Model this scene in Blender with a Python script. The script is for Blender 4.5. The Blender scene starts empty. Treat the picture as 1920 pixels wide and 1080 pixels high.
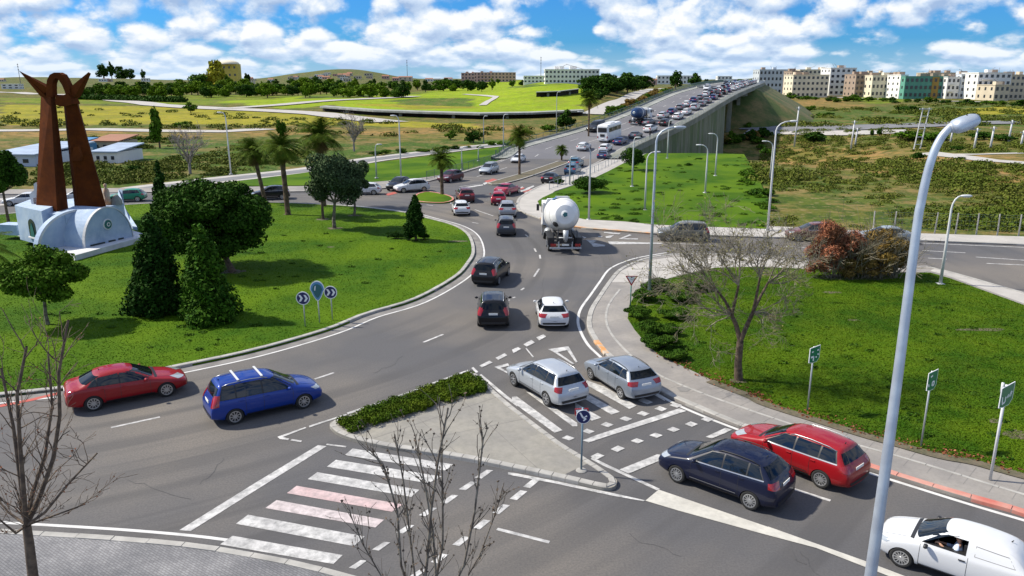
import bpy, bmesh, math, random
import numpy as np
from mathutils import Vector, Matrix, noise
from mathutils.bvhtree import BVHTree
R = math.radians
sc = bpy.context.scene
COL = sc.collection
random.seed(7)
# ------------------------------------------------------------ camera
F, YH, H = 1450.0, 150.0, 13.5
TH = math.atan((540 - YH) / F)
cd = bpy.data.cameras.new('camera'); cam = bpy.data.objects.new('camera', cd); COL.objects.link(cam)
cam.location = (0, 0, H); cam.rotation_euler = (R(90) - TH, 0, 0)
cd.sensor_width = 36; cd.lens = 36 * F / 1920; cd.clip_start = .1; cd.clip_end = 20000
sc.camera = cam
# ------------------------------------------------------------ light
SUN_EL, SUN_AZ = R(46), R(-78)          # azimuth from +Y towards +X
sunv = Vector((math.sin(SUN_AZ) * math.cos(SUN_EL), math.cos(SUN_AZ) * math.cos(SUN_EL), math.sin(SUN_EL)))
sd = bpy.data.lights.new('sun', 'SUN'); sd.energy = 5.0; sd.angle = R(2.2); sd.color = (1, .93, .79)
so = bpy.data.objects.new('sun', sd); COL.objects.link(so)
so.rotation_euler = (-sunv).to_track_quat('-Z', 'Y').to_euler()
sc.view_settings.view_transform = 'Standard'; sc.view_settings.look = 'None'
sc.view_settings.exposure = 0.40; sc.view_settings.gamma = 1.0
try: sc.view_settings.use_curve_mapping = False
except Exception: pass
world = bpy.data.worlds.new('World'); sc.world = world; world.use_nodes = True
def build_world():
    nt = world.node_tree; nt.nodes.clear(); N = nt.nodes.new; L = nt.links.new
    out = N('ShaderNodeOutputWorld'); bg = N('ShaderNodeBackground'); bg.inputs[1].default_value = .1
    L(bg.outputs[0], out.inputs[0])
    sky = N('ShaderNodeTexSky'); sky.sky_type = 'NISHITA'; sky.sun_disc = False
    sky.sun_elevation = SUN_EL; sky.sun_rotation = SUN_AZ % (2 * math.pi); sky.altitude = 50
    sky.air_density = 1.0; sky.dust_density = .3; sky.ozone_density = 2.5
    tc = N('ShaderNodeTexCoord'); sep = N('ShaderNodeSeparateXYZ'); L(tc.outputs['Generated'], sep.inputs[0])
    def math_(op, a, b=None, clamp=False):
        m = N('ShaderNodeMath'); m.operation = op; m.use_clamp = clamp
        for i, v in enumerate((a, b)):
            if v is None: continue
            if isinstance(v, (int, float)): m.inputs[i].default_value = v
            else: L(v, m.inputs[i])
        return m.outputs[0]
    # cloud layer seen side on: height is compressed towards the horizon
    z = math_('MAXIMUM', sep.outputs[2], 0.0)
    zz = math_('MULTIPLY', math_('LOGARITHM', math_('ADD', z, .04), 2.718), .17)
    def dens(dz, off):
        cmb = N('ShaderNodeCombineXYZ'); L(sep.outputs[0], cmb.inputs[0]); L(sep.outputs[1], cmb.inputs[1])
        L(math_('ADD', zz, dz), cmb.inputs[2])
        mp = N('ShaderNodeMapping'); mp.inputs['Location'].default_value = off; L(cmb.outputs[0], mp.inputs[0])
        n = N('ShaderNodeTexNoise'); n.inputs['Scale'].default_value = 10.5; n.inputs['Detail'].default_value = 7
        n.inputs['Roughness'].default_value = .53; n.inputs['Lacunarity'].default_value = 2.1
        L(mp.outputs[0], n.inputs['Vector'])
        n2 = N('ShaderNodeTexNoise'); n2.inputs['Scale'].default_value = 3.6; n2.inputs['Detail'].default_value = 2
        L(mp.outputs[0], n2.inputs['Vector'])
        wv = N('ShaderNodeVectorMath'); wv.operation = 'MULTIPLY_ADD'; L(n.outputs[1], wv.inputs[0]); wv.inputs[1].default_value = (.05, .05, .05); L(mp.outputs[0], wv.inputs[2])
        vo = N('ShaderNodeTexVoronoi'); vo.feature = 'F1'; vo.inputs['Scale'].default_value = 24; L(wv.outputs[0], vo.inputs['Vector'])
        b_ = math_('SUBTRACT', .55, vo.outputs['Distance'])
        return math_('ADD', math_('ADD', math_('MULTIPLY', n.outputs[0], .62), math_('MULTIPLY', n2.outputs[0], .34)), math_('MULTIPLY', b_, .17))
    off = (3.3, 1.7, 0.4)
    d0 = dens(0, off); d1 = dens(.016, off)
    cov = N('ShaderNodeMapRange'); cov.interpolation_type = 'SMOOTHSTEP'
    cov.inputs[1].default_value = .395; cov.inputs[2].default_value = .485; L(d0, cov.inputs[0])
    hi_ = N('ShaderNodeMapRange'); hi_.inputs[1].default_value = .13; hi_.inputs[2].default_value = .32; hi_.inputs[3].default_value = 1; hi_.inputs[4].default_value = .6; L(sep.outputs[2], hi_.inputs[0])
    covm = math_('MULTIPLY', cov.outputs[0], hi_.outputs[0])      # cloud cover thinned above the view, shaped to set the fill light
    sh = math_('ADD', math_('MULTIPLY', math_('SUBTRACT', d0, d1), 7.0), .56, True)
    cr = N('ShaderNodeValToRGB'); L(sh, cr.inputs[0])
    cr.color_ramp.elements[0].position = .05; cr.color_ramp.elements[0].color = (2.9, 4.0, 5.9, 1)
    cr.color_ramp.elements[1].position = .9; cr.color_ramp.elements[1].color = (7.5, 7.7, 7.9, 1)
    e = cr.color_ramp.elements.new(.5); e.color = (4.8, 5.8, 7.2, 1)
    hs = N('ShaderNodeMix'); hs.data_type = 'RGBA'; hs.blend_type = 'MULTIPLY'; hs.inputs[0].default_value = 1
    L(sky.outputs[0], hs.inputs[6]); hs.inputs[7].default_value = (.15, .50, 1.0, 1)
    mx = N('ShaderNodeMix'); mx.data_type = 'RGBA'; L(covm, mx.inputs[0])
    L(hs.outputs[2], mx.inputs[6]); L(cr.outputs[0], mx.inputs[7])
    # pale band low on the horizon
    hz = N('ShaderNodeMapRange'); hz.inputs[1].default_value = 0; hz.inputs[2].default_value = .045
    hz.inputs[3].default_value = .55; hz.inputs[4].default_value = 0; L(sep.outputs[2], hz.inputs[0])
    m2 = N('ShaderNodeMix'); m2.data_type = 'RGBA'; L(hz.outputs[0], m2.inputs[0])
    L(mx.outputs[2], m2.inputs[6]); m2.inputs[7].default_value = (4.6, 6.0, 7.6, 1)
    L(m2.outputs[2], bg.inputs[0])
build_world()
# ------------------------------------------------------------ pixel -> place
cT, sT = math.cos(TH), math.sin(TH)
def ray(px, py):
    u = (px - 960) / F; v = (540 - py) / F
    return u, cT + v * sT, -sT + v * cT
def P(px, py, z=0.0):                      # point on the level z under a pixel
    u, y, w = ray(px, py); t = (z - H) / w
    return Vector((u * t, y * t, z))
def PY(px, py, Y):                         # point on the ray at distance Y
    u, y, w = ray(px, py); t = Y / y
    return Vector((u * t, Y, H + w * t))
def proj(x, y, z):
    d = y * cT - (z - H) * sT
    if d < .1: d = .1
    return 960 + F * x / d, 540 - F * (y * sT + (z - H) * cT) / d
def sstep(a, b, x):
    t = min(1, max(0, (x - a) / (b - a))); return t * t * (3 - 2 * t)
def hgt(x, y):
    h = -.06
    if y > 120:
        a = x / y
        h += -7.0 * math.exp(-((x - 62) / 34) ** 2 - ((y - 200) / 42) ** 2)
        w = sstep(170, 330, y)
        h += w * 1.3 * noise.noise(Vector((x * .012, y * .012, 3.1)))
        rise = 2.5 + 9.5 * math.exp(-((a - .06) / .075) ** 2) - 2.5 * sstep(.18, .3, a)
        h += rise * sstep(290, 640, y)
        if y > 1100:
            far = 13 + 32 * math.exp(-((a + .215) / .075) ** 2) + 9 * math.exp(-((a + .6) / .14) ** 2) + 6 * noise.noise(Vector((a * 9, 7.7, 0))) + 3 * noise.noise(Vector((a * 30, 2.7, y * .001)))
            h += sstep(1100, 2300, y) * (far - rise + 3 * sstep(.2, .3, a))
    return h
def T(px, py):                             # point on the terrain under a pixel
    u, y, w = ray(px, py); t = 60.0
    last = t
    while t < 6000:
        if H + w * t < hgt(u * t, y * t): break
        last = t; t *= 1.012
    lo, hi = last, t
    for _ in range(18):
        m = (lo + hi) / 2
        if H + w * m < hgt(u * m, y * m): hi = m
        else: lo = m
    return Vector((u * hi, y * hi, hgt(u * hi, y * hi)))
# ------------------------------------------------------------ tags
def tag(o, label=None, cat=None, group=None, kind=None):
    if label: o['label'] = label
    if cat: o['category'] = cat
    if group: o['group'] = group
    if kind: o['kind'] = kind
    return o
def empty(name, loc=(0, 0, 0), rz=0.0, label=None, cat=None, group=None):
    o = bpy.data.objects.new(name, None); COL.objects.link(o); o.location = loc; o.rotation_euler = (0, 0, rz)
    o.empty_display_size = .3
    return tag(o, label, cat, group)
def link(name, me, parent=None, mats=None):
    o = bpy.data.objects.new(name, me); COL.objects.link(o)
    if parent: o.parent = parent
    if mats is not None:
        for m in (mats if isinstance(mats, (list, tuple)) else [mats]): me.materials.append(m)
    return o
def mesh(vs, fs, smooth=False, midx=None):
    me = bpy.data.meshes.new('m'); me.from_pydata([tuple(v) for v in vs], [], [tuple(f) for f in fs])
    if smooth: me.polygons.foreach_set('use_smooth', [True] * len(me.polygons))
    if midx: me.polygons.foreach_set('material_index', midx)
    me.update(); return me
def obj(name, vs, fs, m, parent=None, smooth=False): return link(name, mesh(vs, fs, smooth), parent, m)
def mesh_np(v, q):                         # quads from arrays
    me = bpy.data.meshes.new('m'); n = len(q); k = q.shape[1]
    me.vertices.add(len(v)); me.vertices.foreach_set('co', v.astype(np.float32).ravel())
    me.loops.add(n * k); me.loops.foreach_set('vertex_index', q.astype(np.int32).ravel())
    me.polygons.add(n); me.polygons.foreach_set('loop_start', np.arange(0, n * k, k, dtype=np.int32))
    me.polygons.foreach_set('loop_total', np.full(n, k, dtype=np.int32))
    me.update(calc_edges=True); return me
kids = {}
def children(o): return [c for c in bpy.data.objects if c.parent is o]
def copy_tree(o, parent=None, cache={}):
    c = o.copy(); COL.objects.link(c)
    if parent: c.parent = parent
    if o.name not in cache: cache[o.name] = children(o)
    for k in cache[o.name]: copy_tree(k, c)
    return c
# ------------------------------------------------------------ materials
MAT = {}
def mat(name, c1, c2=None, rough=.7, metal=0.0, scale=1.0, detail=6, bump=0.0, bscale=None, coat=0.0, spec=None,
        lo=.4, hi=.6, coords='world', stretch=None, c3=None, s3=12.0, f3=.5, rvar=0, distort=0):
    m = bpy.data.materials.new(name); m.use_nodes = True; nt = m.node_tree; N = nt.nodes.new; L = nt.links.new
    b = nt.nodes['Principled BSDF']; b.inputs['Roughness'].default_value = rough; b.inputs['Metallic'].default_value = metal
    b.inputs['Base Color'].default_value = (*c1, 1)
    if coat: b.inputs['Coat Weight'].default_value = coat; b.inputs['Coat Roughness'].default_value = .04
    if spec is not None: b.inputs['Specular IOR Level'].default_value = spec
    vec = None
    if c2 or bump or c3:
        if coords == 'world': g = N('ShaderNodeNewGeometry'); vec = g.outputs['Position']
        else: g = N('ShaderNodeTexCoord'); vec = g.outputs['Object']
        if stretch:
            mp = N('ShaderNodeMapping'); mp.inputs['Scale'].default_value = stretch; L(vec, mp.inputs[0]); vec = mp.outputs[0]
    last = None
    if c2:
        n = N('ShaderNodeTexNoise'); n.inputs['Scale'].default_value = scale; n.inputs['Detail'].default_value = detail
        n.inputs['Distortion'].default_value = distort
        L(vec, n.inputs['Vector'])
        r = N('ShaderNodeMapRange'); r.inputs[1].default_value = lo; r.inputs[2].default_value = hi; L(n.outputs[0], r.inputs[0])
        x = N('ShaderNodeMix'); x.data_type = 'RGBA'; x.inputs[6].default_value = (*c1, 1); x.inputs[7].default_value = (*c2, 1)
        L(r.outputs[0], x.inputs[0]); last = x.outputs[2]
    if c3:
        n = N('ShaderNodeTexNoise'); n.inputs['Scale'].default_value = s3; n.inputs['Detail'].default_value = 8
        n.inputs['Roughness'].default_value = .7; L(vec, n.inputs['Vector'])
        r = N('ShaderNodeMapRange'); r.inputs[1].default_value = .4; r.inputs[2].default_value = .66; r.inputs[4].default_value = f3; L(n.outputs[0], r.inputs[0])
        x = N('ShaderNodeMix'); x.data_type = 'RGBA'; x.inputs[7].default_value = (*c3, 1)
        if last: L(last, x.inputs[6])
        else: x.inputs[6].default_value = (*c1, 1)
        L(r.outputs[0], x.inputs[0]); last = x.outputs[2]
    if rvar:
        g = N('ShaderNodeNewGeometry'); hs = N('ShaderNodeHueSaturation')
        r = N('ShaderNodeMapRange'); r.inputs[3].default_value = 1 - rvar; r.inputs[4].default_value = 1 + rvar
        L(g.outputs['Random Per Island'], r.inputs[0]); L(r.outputs[0], hs.inputs['Value'])
        if last: L(last, hs.inputs['Color'])
        else: hs.inputs['Color'].default_value = (*c1, 1)
        last = hs.outputs[0]
    if last: L(last, b.inputs['Base Color'])
    if bump:
        n = N('ShaderNodeTexNoise'); n.inputs['Scale'].default_value = bscale or scale * 8; n.inputs['Detail'].default_value = 6
        L(vec, n.inputs['Vector'])
        bp = N('ShaderNodeBump'); bp.inputs['Strength'].default_value = bump; bp.inputs['Distance'].default_value = .05
        L(n.outputs[0], bp.inputs['Height']); L(bp.outputs[0], b.inputs['Normal'])
    MAT[name] = m; return m
mat('asphalt', (.092, .090, .095), (.180, .158, .135), .88, scale=.085, detail=10, lo=.42, hi=.66, c3=(.055, .054, .057), s3=14, f3=.55, bump=.25, bscale=60)
mat('asphalt_bridge', (.15, .148, .16), (.115, .113, .125), .88, scale=.1, detail=7, lo=.38, hi=.66)
mat('asphalt_far', (.19, .19, .20), (.14, .14, .15), .9, scale=.2, lo=.3, hi=.7)
mat('lawn', (.028, .082, .0012), (.078, .145, .002), .9, scale=.13, detail=9, lo=.40, hi=.60, c3=(.085, .145, .004), s3=.8, f3=.4, bump=.45, bscale=14, spec=.1)
mat('lawn_right', (.026, .074, .0015), (.062, .120, .002), .9, scale=.2, detail=9, lo=.40, hi=.60, c3=(.08, .115, .006), s3=.8, f3=.4, bump=.45, bscale=14, spec=.1)
mat('kerb', (.40, .385, .36), (.26, .25, .235), .85, scale=1.5, detail=8, lo=.35, hi=.7, bump=.2, bscale=20)
mat('kerb_red', (.46, .13, .10), (.50, .27, .22), .85, scale=1.2, detail=8, lo=.35, hi=.65)
mat('kerb_orange', (.55, .25, .08), (.45, .38, .3), .85, scale=1.2, detail=8, lo=.4, hi=.6)
mat('pavement', (.30, .275, .25), (.22, .205, .195), .9, scale=.5, detail=8, lo=.35, hi=.65, c3=(.15, .14, .13), s3=5, f3=.35, bump=.2, bscale=25)
mat('pavement_pale', (.44, .415, .385), (.36, .34, .315), .9, scale=.6, detail=8, lo=.35, hi=.65, c3=(.3, .28, .27), s3=4, f3=.25)
mat('island_concrete', (.30, .28, .24), (.22, .21, .195), .9, scale=.45, detail=9, lo=.3, hi=.7, c3=(.15, .145, .13), s3=3.5, f3=.45, bump=.2, bscale=25)
mat('gutter', (.21, .20, .19), (.15, .14, .135), .9, scale=1.2, detail=8)
mat('paint', (.58, .57, .56), (.42, .41, .41), .75, scale=1.1, detail=10, lo=.40, hi=.70, c3=(.17, .17, .17), s3=3.2, f3=.8)
mat('paint_pink', (.56, .42, .42), (.50, .34, .34), .7, scale=1.1, detail=10, lo=.42, hi=.78, c3=(.24, .2, .2), s3=3.2, f3=.7)
mat('paint_pale_pink', (.57, .50, .50), (.47, .40, .40), .7, scale=1.1, detail=10, lo=.42, hi=.78, c3=(.22, .19, .19), s3=3.2, f3=.8)
mat('paint_wedge', (.55, .53, .48), (.46, .44, .40), .75, scale=.8, detail=10, lo=.40, hi=.70, c3=(.28, .27, .25), s3=2, f3=.5)
mat('paint_red', (.42, .07, .05), (.34, .10, .08), .7, scale=1.5)
mat('paint_thin', (.60, .59, .58), (.40, .40, .39), .7, scale=1.4, detail=10, lo=.45, hi=.8)
mat('concrete_mid', (.25, .25, .22), (.17, .18, .15), .9, scale=.3, detail=9, c3=(.10, .11, .08), s3=.8, f3=.5)
mat('concrete', (.36, .36, .34), (.26, .27, .25), .9, scale=.3, detail=9, c3=(.13, .15, .11), s3=.8, f3=.5)
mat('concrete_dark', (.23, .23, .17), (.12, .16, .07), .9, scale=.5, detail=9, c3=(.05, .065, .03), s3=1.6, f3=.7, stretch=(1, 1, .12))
mat('soil', (.10, .085, .06), (.055, .06, .03), .95, scale=2, detail=9, c3=(.2, .15, .09), s3=8, f3=.6)
mat('earth', (.26, .17, .085), (.20, .11, .055), .95, scale=.2, detail=9)
mat('steel_pole', (.46, .51, .58), (.38, .42, .49), .45, metal=.5, scale=3, detail=8, coords='object')
mat('white_pole', (.55, .56, .57), None, .5)
mat('grey_pole', (.42, .44, .46), None, .5, metal=.3)
mat('rust', (.080, .018, .003), (.135, .034, .006), .85, spec=.1, scale=.45, detail=9, lo=.3, hi=.7, c3=(.045, .012, .005), s3=1.6, f3=.6)
mat('plaster_blue', (.34, .44, .60), (.27, .36, .50), .8, scale=.5, detail=9, c3=(.55, .62, .70), s3=1.2, f3=.5)
mat('plaster_white', (.66, .66, .67), (.5, .5, .52), .85, scale=.6, detail=9)
mat('dark_opening', (.02, .03, .03), None, .3)
mat('bark', (.13, .092, .062), (.065, .045, .032), .9, scale=6, detail=8, bump=.5, bscale=25)
mat('bark_pale', (.20, .175, .14), (.09, .07, .055), .9, scale=5, detail=8, bump=.5, bscale=25)
mat('bark_dry', (.27, .24, .17), (.14, .12, .08), .9, scale=3, detail=8)
mat('bark_grey', (.27, .24, .23), (.18, .16, .15), .9, scale=2)
mat('palm_trunk', (.15, .10, .06), (.07, .045, .03), .95, scale=3, detail=8, bump=.8, bscale=9)
def leafmat(name, a, b, c, **k): mat(name, a, b, .75, scale=k.get('s', .9), detail=3, lo=.38, hi=.62, c3=c, s3=3.5, f3=.6, rvar=k.get('v', .35), spec=.06, coords='object')
leafmat('leaf_dark', (.012, .040, .004), (.026, .072, .006), (.050, .105, .008))
leafmat('leaf_conifer', (.006, .026, .004), (.014, .046, .005), (.03, .075, .007))
leafmat('leaf_conifer_bright', (.012, .050, .005), (.028, .085, .006), (.085, .16, .010))
leafmat('leaf_olive', (.030, .058, .024), (.055, .088, .036), (.085, .115, .05))
leafmat('leaf_mid', (.030, .085, .005), (.06, .13, .007), (.10, .165, .012))
leafmat('leaf_bright', (.07, .15, .006), (.11, .19, .008), (.15, .20, .012))
leafmat('leaf_palm', (.026, .066, .005), (.06, .105, .007), (.12, .14, .012), v=.3)
leafmat('leaf_palm_dry', (.16, .115, .035), (.10, .07, .02), (.2, .15, .06))
leafmat('leaf_hedge', (.045, .090, .005), (.095, .135, .008), (.03, .05, .004))
leafmat('leaf_juniper', (.022, .065, .006), (.042, .095, .008), (.07, .12, .012))
leafmat('leaf_brown', (.26, .085, .045), (.16, .065, .03), (.36, .17, .10))
leafmat('leaf_olivebrown', (.17, .115, .03), (.26, .16, .045), (.10, .08, .02))
leafmat('leaf_scrub', (.060, .105, .008), (.085, .115, .014), (.16, .13, .04), s=.05, v=.22)
leafmat('leaf_bud', (.22, .22, .06), (.30, .26, .10), (.15, .14, .04))
leafmat('leaf_yellow', (.34, .30, .02), (.24, .25, .02), (.12, .16, .02))
def paintmat():
    m = bpy.data.materials.new('car_paint'); m.use_nodes = True; nt = m.node_tree; b = nt.nodes['Principled BSDF']
    oi = nt.nodes.new('ShaderNodeObjectInfo'); nt.links.new(oi.outputs['Color'], b.inputs['Base Color'])
    nt.links.new(oi.outputs['Alpha'], b.inputs['Metallic'])
    b.inputs['Roughness'].default_value = .38; b.inputs['Specular IOR Level'].default_value = .25; b.inputs['Coat Weight'].default_value = .7; b.inputs['Coat Roughness'].default_value = .03; b.inputs['Coat IOR'].default_value = 1.4
    MAT['car_paint'] = m
paintmat()
mat('car_glass', (.006, .009, .012), None, .03, spec=.75)
mat('car_glass_dark', (.004, .006, .008), None, .05, spec=.35)
mat('car_black', (.018, .018, .02), None, .5)
mat('rubber', (.018, .018, .018), None, .85)
mat('rim', (.50, .51, .53), None, .3, metal=.8)
mat('chrome', (.45, .46, .48), None, .35, metal=.8)
mat('headlight', (.34, .37, .40), None, .08, spec=.9, coat=1)
mat('taillight', (.30, .006, .008), None, .12, spec=.8, coat=.4)
mat('plate', (.75, .75, .72), None, .5)
mat('plate_text', (.05, .05, .06), None, .5)
mat('white_gloss', (.76, .76, .76), (.70, .70, .70), .4, scale=.8, coat=.15, coords='object')
mat('blue_gloss', (.03, .11, .32), None, .3)
mat('navy_blue_gloss', (.012, .045, .13), None, .35)
mat('navy_gloss', (.01, .03, .08), None, .3)
mat('sign_blue', (.012, .02, .10), None, .35)
mat('sign_green', (.006, .15, .07), None, .4)
mat('sign_white', (.78, .79, .8), None, .4)
mat('sign_red', (.42, .015, .02), None, .4)
mat('sign_teal', (.03, .13, .14), None, .2)
mat('skin', (.46, .25, .16), None, .6)
mat('shirt', (.58, .66, .80), None, .85)
mat('dark_cloth', (.02, .02, .025), None, .9)
mat('hair', (.015, .01, .008), None, .7)
# ------------------------------------------------------------ mesh helpers
def boxg(c, s, rz=0.0, taper=1.0):
    cx, cy, cz = c; a, b, h = s[0] / 2, s[1] / 2, s[2] / 2; v = []
    for z, k in ((-h, 1), (h, taper)):
        for x, y in ((-a, -b), (a, -b), (a, b), (-a, b)):
            X, Y = x * k, y * k; v.append((cx + X * math.cos(rz) - Y * math.sin(rz), cy + X * math.sin(rz) + Y * math.cos(rz), cz + z))
    return v, [(0, 3, 2, 1), (4, 5, 6, 7), (0, 1, 5, 4), (1, 2, 6, 5), (2, 3, 7, 6), (3, 0, 4, 7)]
class MB:
    def __init__(s): s.v = []; s.f = []
    def add(s, vf):
        n = len(s.v); s.v += [tuple(p) for p in vf[0]]; s.f += [tuple(i + n for i in f) for f in vf[1]]; return s
    def box(s, c, sz, rz=0.0, taper=1.0): return s.add(boxg(c, sz, rz, taper))
    def tube(s, pts, rad, n=8, cap=True): return s.add(tubeg(pts, rad, n, cap))
    def build(s, name, m, parent=None, smooth=False): return obj(name, s.v, s.f, m, parent, smooth)
def tubeg(pts, rad, n=8, cap=True):
    pts = [Vector(p) for p in pts]; k = len(pts); v = []; f = []
    rr = rad if isinstance(rad, (list, tuple)) else [rad] * k
    up = None
    for i, p in enumerate(pts):
        d = (pts[min(i + 1, k - 1)] - pts[max(i - 1, 0)]).normalized()
        if up is None: up = Vector((1, 0, 0)) if abs(d.x) < .9 else Vector((0, 1, 0))
        a = d.cross(up).normalized(); up = a.cross(d).normalized() if a.length else up; b = d.cross(a)
        for j in range(n):
            t = 2 * math.pi * j / n; v.append(p + (a * math.cos(t) + b * math.sin(t)) * rr[i])
    for i in range(k - 1):
        for j in range(n):
            j2 = (j + 1) % n; f.append((i * n + j, i * n + j2, (i + 1) * n + j2, (i + 1) * n + j))
    if cap: f.append(tuple(range(n - 1, -1, -1))); f.append(tuple(range((k - 1) * n, k * n)))
    return v, f
def latheg(prof, n=20, axis='z', c=(0, 0, 0)):         # prof: (radius, height)
    v = []; f = []
    for r, h in prof:
        for j in range(n):
            t = 2 * math.pi * j / n; a, b = r * math.cos(t), r * math.sin(t)
            p = (a, b, h) if axis == 'z' else ((a, h, b) if axis == 'y' else (h, a, b))
            v.append((p[0] + c[0], p[1] + c[1], p[2] + c[2]))
    for i in range(len(prof) - 1):
        for j in range(n):
            j2 = (j + 1) % n; q = (i * n + j, i * n + j2, (i + 1) * n + j2, (i + 1) * n + j); f.append(q)
    return v, f
def prism(pts, off):                                   # polygon swept by a vector
    n = len(pts); off = Vector(off); a = [Vector(p) for p in pts]; b = [p + off for p in a]
    f = [tuple(range(n)), tuple(range(2 * n - 1, n - 1, -1))] + [(i, n + i, n + (i + 1) % n, (i + 1) % n) for i in range(n)]
    return a + b, f
def fixn(me):
    bm = bmesh.new(); bm.from_mesh(me); bmesh.ops.recalc_face_normals(bm, faces=bm.faces); bm.to_mesh(me); bm.free(); return me
def smooth_line(pts, k=6):                             # Catmull-Rom through points
    pts = [Vector(p) for p in pts]; out = []
    for i in range(len(pts) - 1):
        p0 = pts[max(i - 1, 0)]; p1 = pts[i]; p2 = pts[i + 1]; p3 = pts[min(i + 2, len(pts) - 1)]
        for j in range(k):
            t = j / k
            out.append(.5 * ((2 * p1) + (p2 - p0) * t + (2 * p0 - 5 * p1 + 4 * p2 - p3) * t * t + (3 * p1 - p0 - 3 * p2 + p3) * t ** 3))
    out.append(pts[-1]); return out
def sheet(name, pts, z, m, kind='structure', th=0.0):  # level sheet; th>0 gives it a thickness downwards
    from mathutils.geometry import tessellate_polygon
    pts = [Vector((p[0], p[1], z)) for p in pts]; n = len(pts)
    tris = [tuple(t) for t in tessellate_polygon([pts])]; fs = []
    for t in tris:
        a, b, c = (pts[i] for i in t)
        fs.append(t if (b - a).cross(c - a).z > 0 else (t[0], t[2], t[1]))
    vs = list(pts)
    if th:
        vs += [p - Vector((0, 0, th)) for p in pts]
        area = sum(pts[i].x * pts[(i + 1) % n].y - pts[(i + 1) % n].x * pts[i].y for i in range(n))
        for i in range(n):
            j = (i + 1) % n; fs.append((i, n + i, n + j, j) if area > 0 else (i, j, n + j, n + i))
    o = obj(name, vs, fs, m)
    if kind: o['kind'] = kind
    return o
def ribbong(line, w0, w1, z0, z1=None, hfn=None):      # offset strip of a line (w: offsets to its left)
    z1 = z0 if z1 is None else z1; v = []; f = []; n = len(line)
    for i, p in enumerate(line):
        a = line[max(i - 1, 0)]; b = line[min(i + 1, n - 1)]; d = Vector((b[0] - a[0], b[1] - a[1])).normalized(); nrm = Vector((-d.y, d.x))
        for w, z in ((w0, z0), (w1, z1)):
            x, y = p[0] + nrm.x * w, p[1] + nrm.y * w
            v.append((x, y, (hfn(x, y) if hfn else 0) + z))
    for i in range(n - 1): f.append((2 * i, 2 * i + 2, 2 * i + 3, 2 * i + 1))
    if w1 < w0: f = [q[::-1] for q in f]
    return v, [q[::-1] for q in f] if False else (f)
def ribbon(name, line, w0, w1, z, m, hfn=None, kind='structure'):
    o = link(name, mesh(*ribbong(line, w0, w1, z, hfn=hfn)), None, m); up(o.data)
    if kind: o['kind'] = kind
    return o
def up(me):
    bm = bmesh.new(); bm.from_mesh(me)
    for f in bm.faces:
        f.normal_update()
        if f.normal.z < 0: f.normal_flip()
    bm.to_mesh(me); bm.free()
def kerb_prof(name, line, w, z0, z1, m, side=1, kind='structure', st=1.15):  # kerb stones with joints
    mb = MB(); L_ = 0; line = [Vector((p[0], p[1])) for p in line]; seg = []
    # resample to stones
    d = [0]
    for i in range(1, len(line)): d.append(d[-1] + (line[i] - line[i - 1]).length)
    def at(s):
        for i in range(1, len(line)):
            if d[i] >= s:
                t = (s - d[i - 1]) / max(1e-6, d[i] - d[i - 1]); q = line[i - 1].lerp(line[i], t); t_ = (line[i] - line[i - 1]).normalized(); return q, t_
        return line[-1], (line[-1] - line[-2]).normalized()
    s = 0
    while s < d[-1] - .05:
        e = min(s + st, d[-1]); a, ta = at(s + .012); b, tb = at(e - .012)
        na = Vector((-ta.y, ta.x)) * side; nb = Vector((-tb.y, tb.x)) * side; j = random.uniform(-.006, .006)
        c = .03
        ring = lambda p, n: [(*p, z0), (*p, z1 - c + j), (*(p + n * c), z1 + j), (*(p + n * w), z1 + j), (*(p + n * w), z0)]
        v = ring(a, na) + ring(b, nb); f = [(k, k + 1, k + 6, k + 5) for k in range(4)] + [(0, 5, 9, 4)[::1], (0, 4, 3, 2, 1), (5, 6, 7, 8, 9)]
        mb.add((v, f)); s = e
    o = mb.build(name, m); fixn(o.data)
    if kind: o['kind'] = kind
    return o
def inpoly(x, y, poly):
    c = False; n = len(poly); j = n - 1
    for i in range(n):
        xi, yi = poly[i]; xj, yj = poly[j]
        if (yi > y) != (yj > y) and x < (xj - xi) * (y - yi) / (yj - yi) + xi: c = not c
        j = i
    return c

def wheel_tracks(m):                                   # darker rings polished by the traffic round the island
    nt = m.node_tree; N = nt.nodes.new; L = nt.links.new; b = nt.nodes['Principled BSDF']; src = b.inputs['Base Color'].links[0].from_socket
    g = N('ShaderNodeNewGeometry'); s = N('ShaderNodeVectorMath'); s.operation = 'SUBTRACT'; L(g.outputs['Position'], s.inputs[0]); s.inputs[1].default_value = (-32, 59.5, 0)
    ln = N('ShaderNodeVectorMath'); ln.operation = 'LENGTH'; L(s.outputs[0], ln.inputs[0])
    w = N('ShaderNodeTexNoise'); w.noise_dimensions = '1D'; w.inputs['Scale'].default_value = .75; w.inputs['Detail'].default_value = 3; L(ln.outputs['Value'], w.inputs['W'])
    k = N('ShaderNodeTexNoise'); k.inputs['Scale'].default_value = .12; L(g.outputs['Position'], k.inputs['Vector'])
    r1 = N('ShaderNodeMapRange'); r1.inputs[1].default_value = .46; r1.inputs[2].default_value = .62; L(w.outputs[0], r1.inputs[0])
    r2 = N('ShaderNodeMapRange'); r2.inputs[1].default_value = .35; r2.inputs[2].default_value = .6; r2.inputs[4].default_value = .55; L(k.outputs[0], r2.inputs[0])
    mu = N('ShaderNodeMath'); mu.operation = 'MULTIPLY'; L(r1.outputs[0], mu.inputs[0]); L(r2.outputs[0], mu.inputs[1])
    x = N('ShaderNodeMix'); x.data_type = 'RGBA'; L(mu.outputs[0], x.inputs[0]); L(src, x.inputs[6]); x.inputs[7].default_value = (.058, .056, .058, 1); L(x.outputs[2], b.inputs['Base Color'])
wheel_tracks(MAT['asphalt'])
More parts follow.
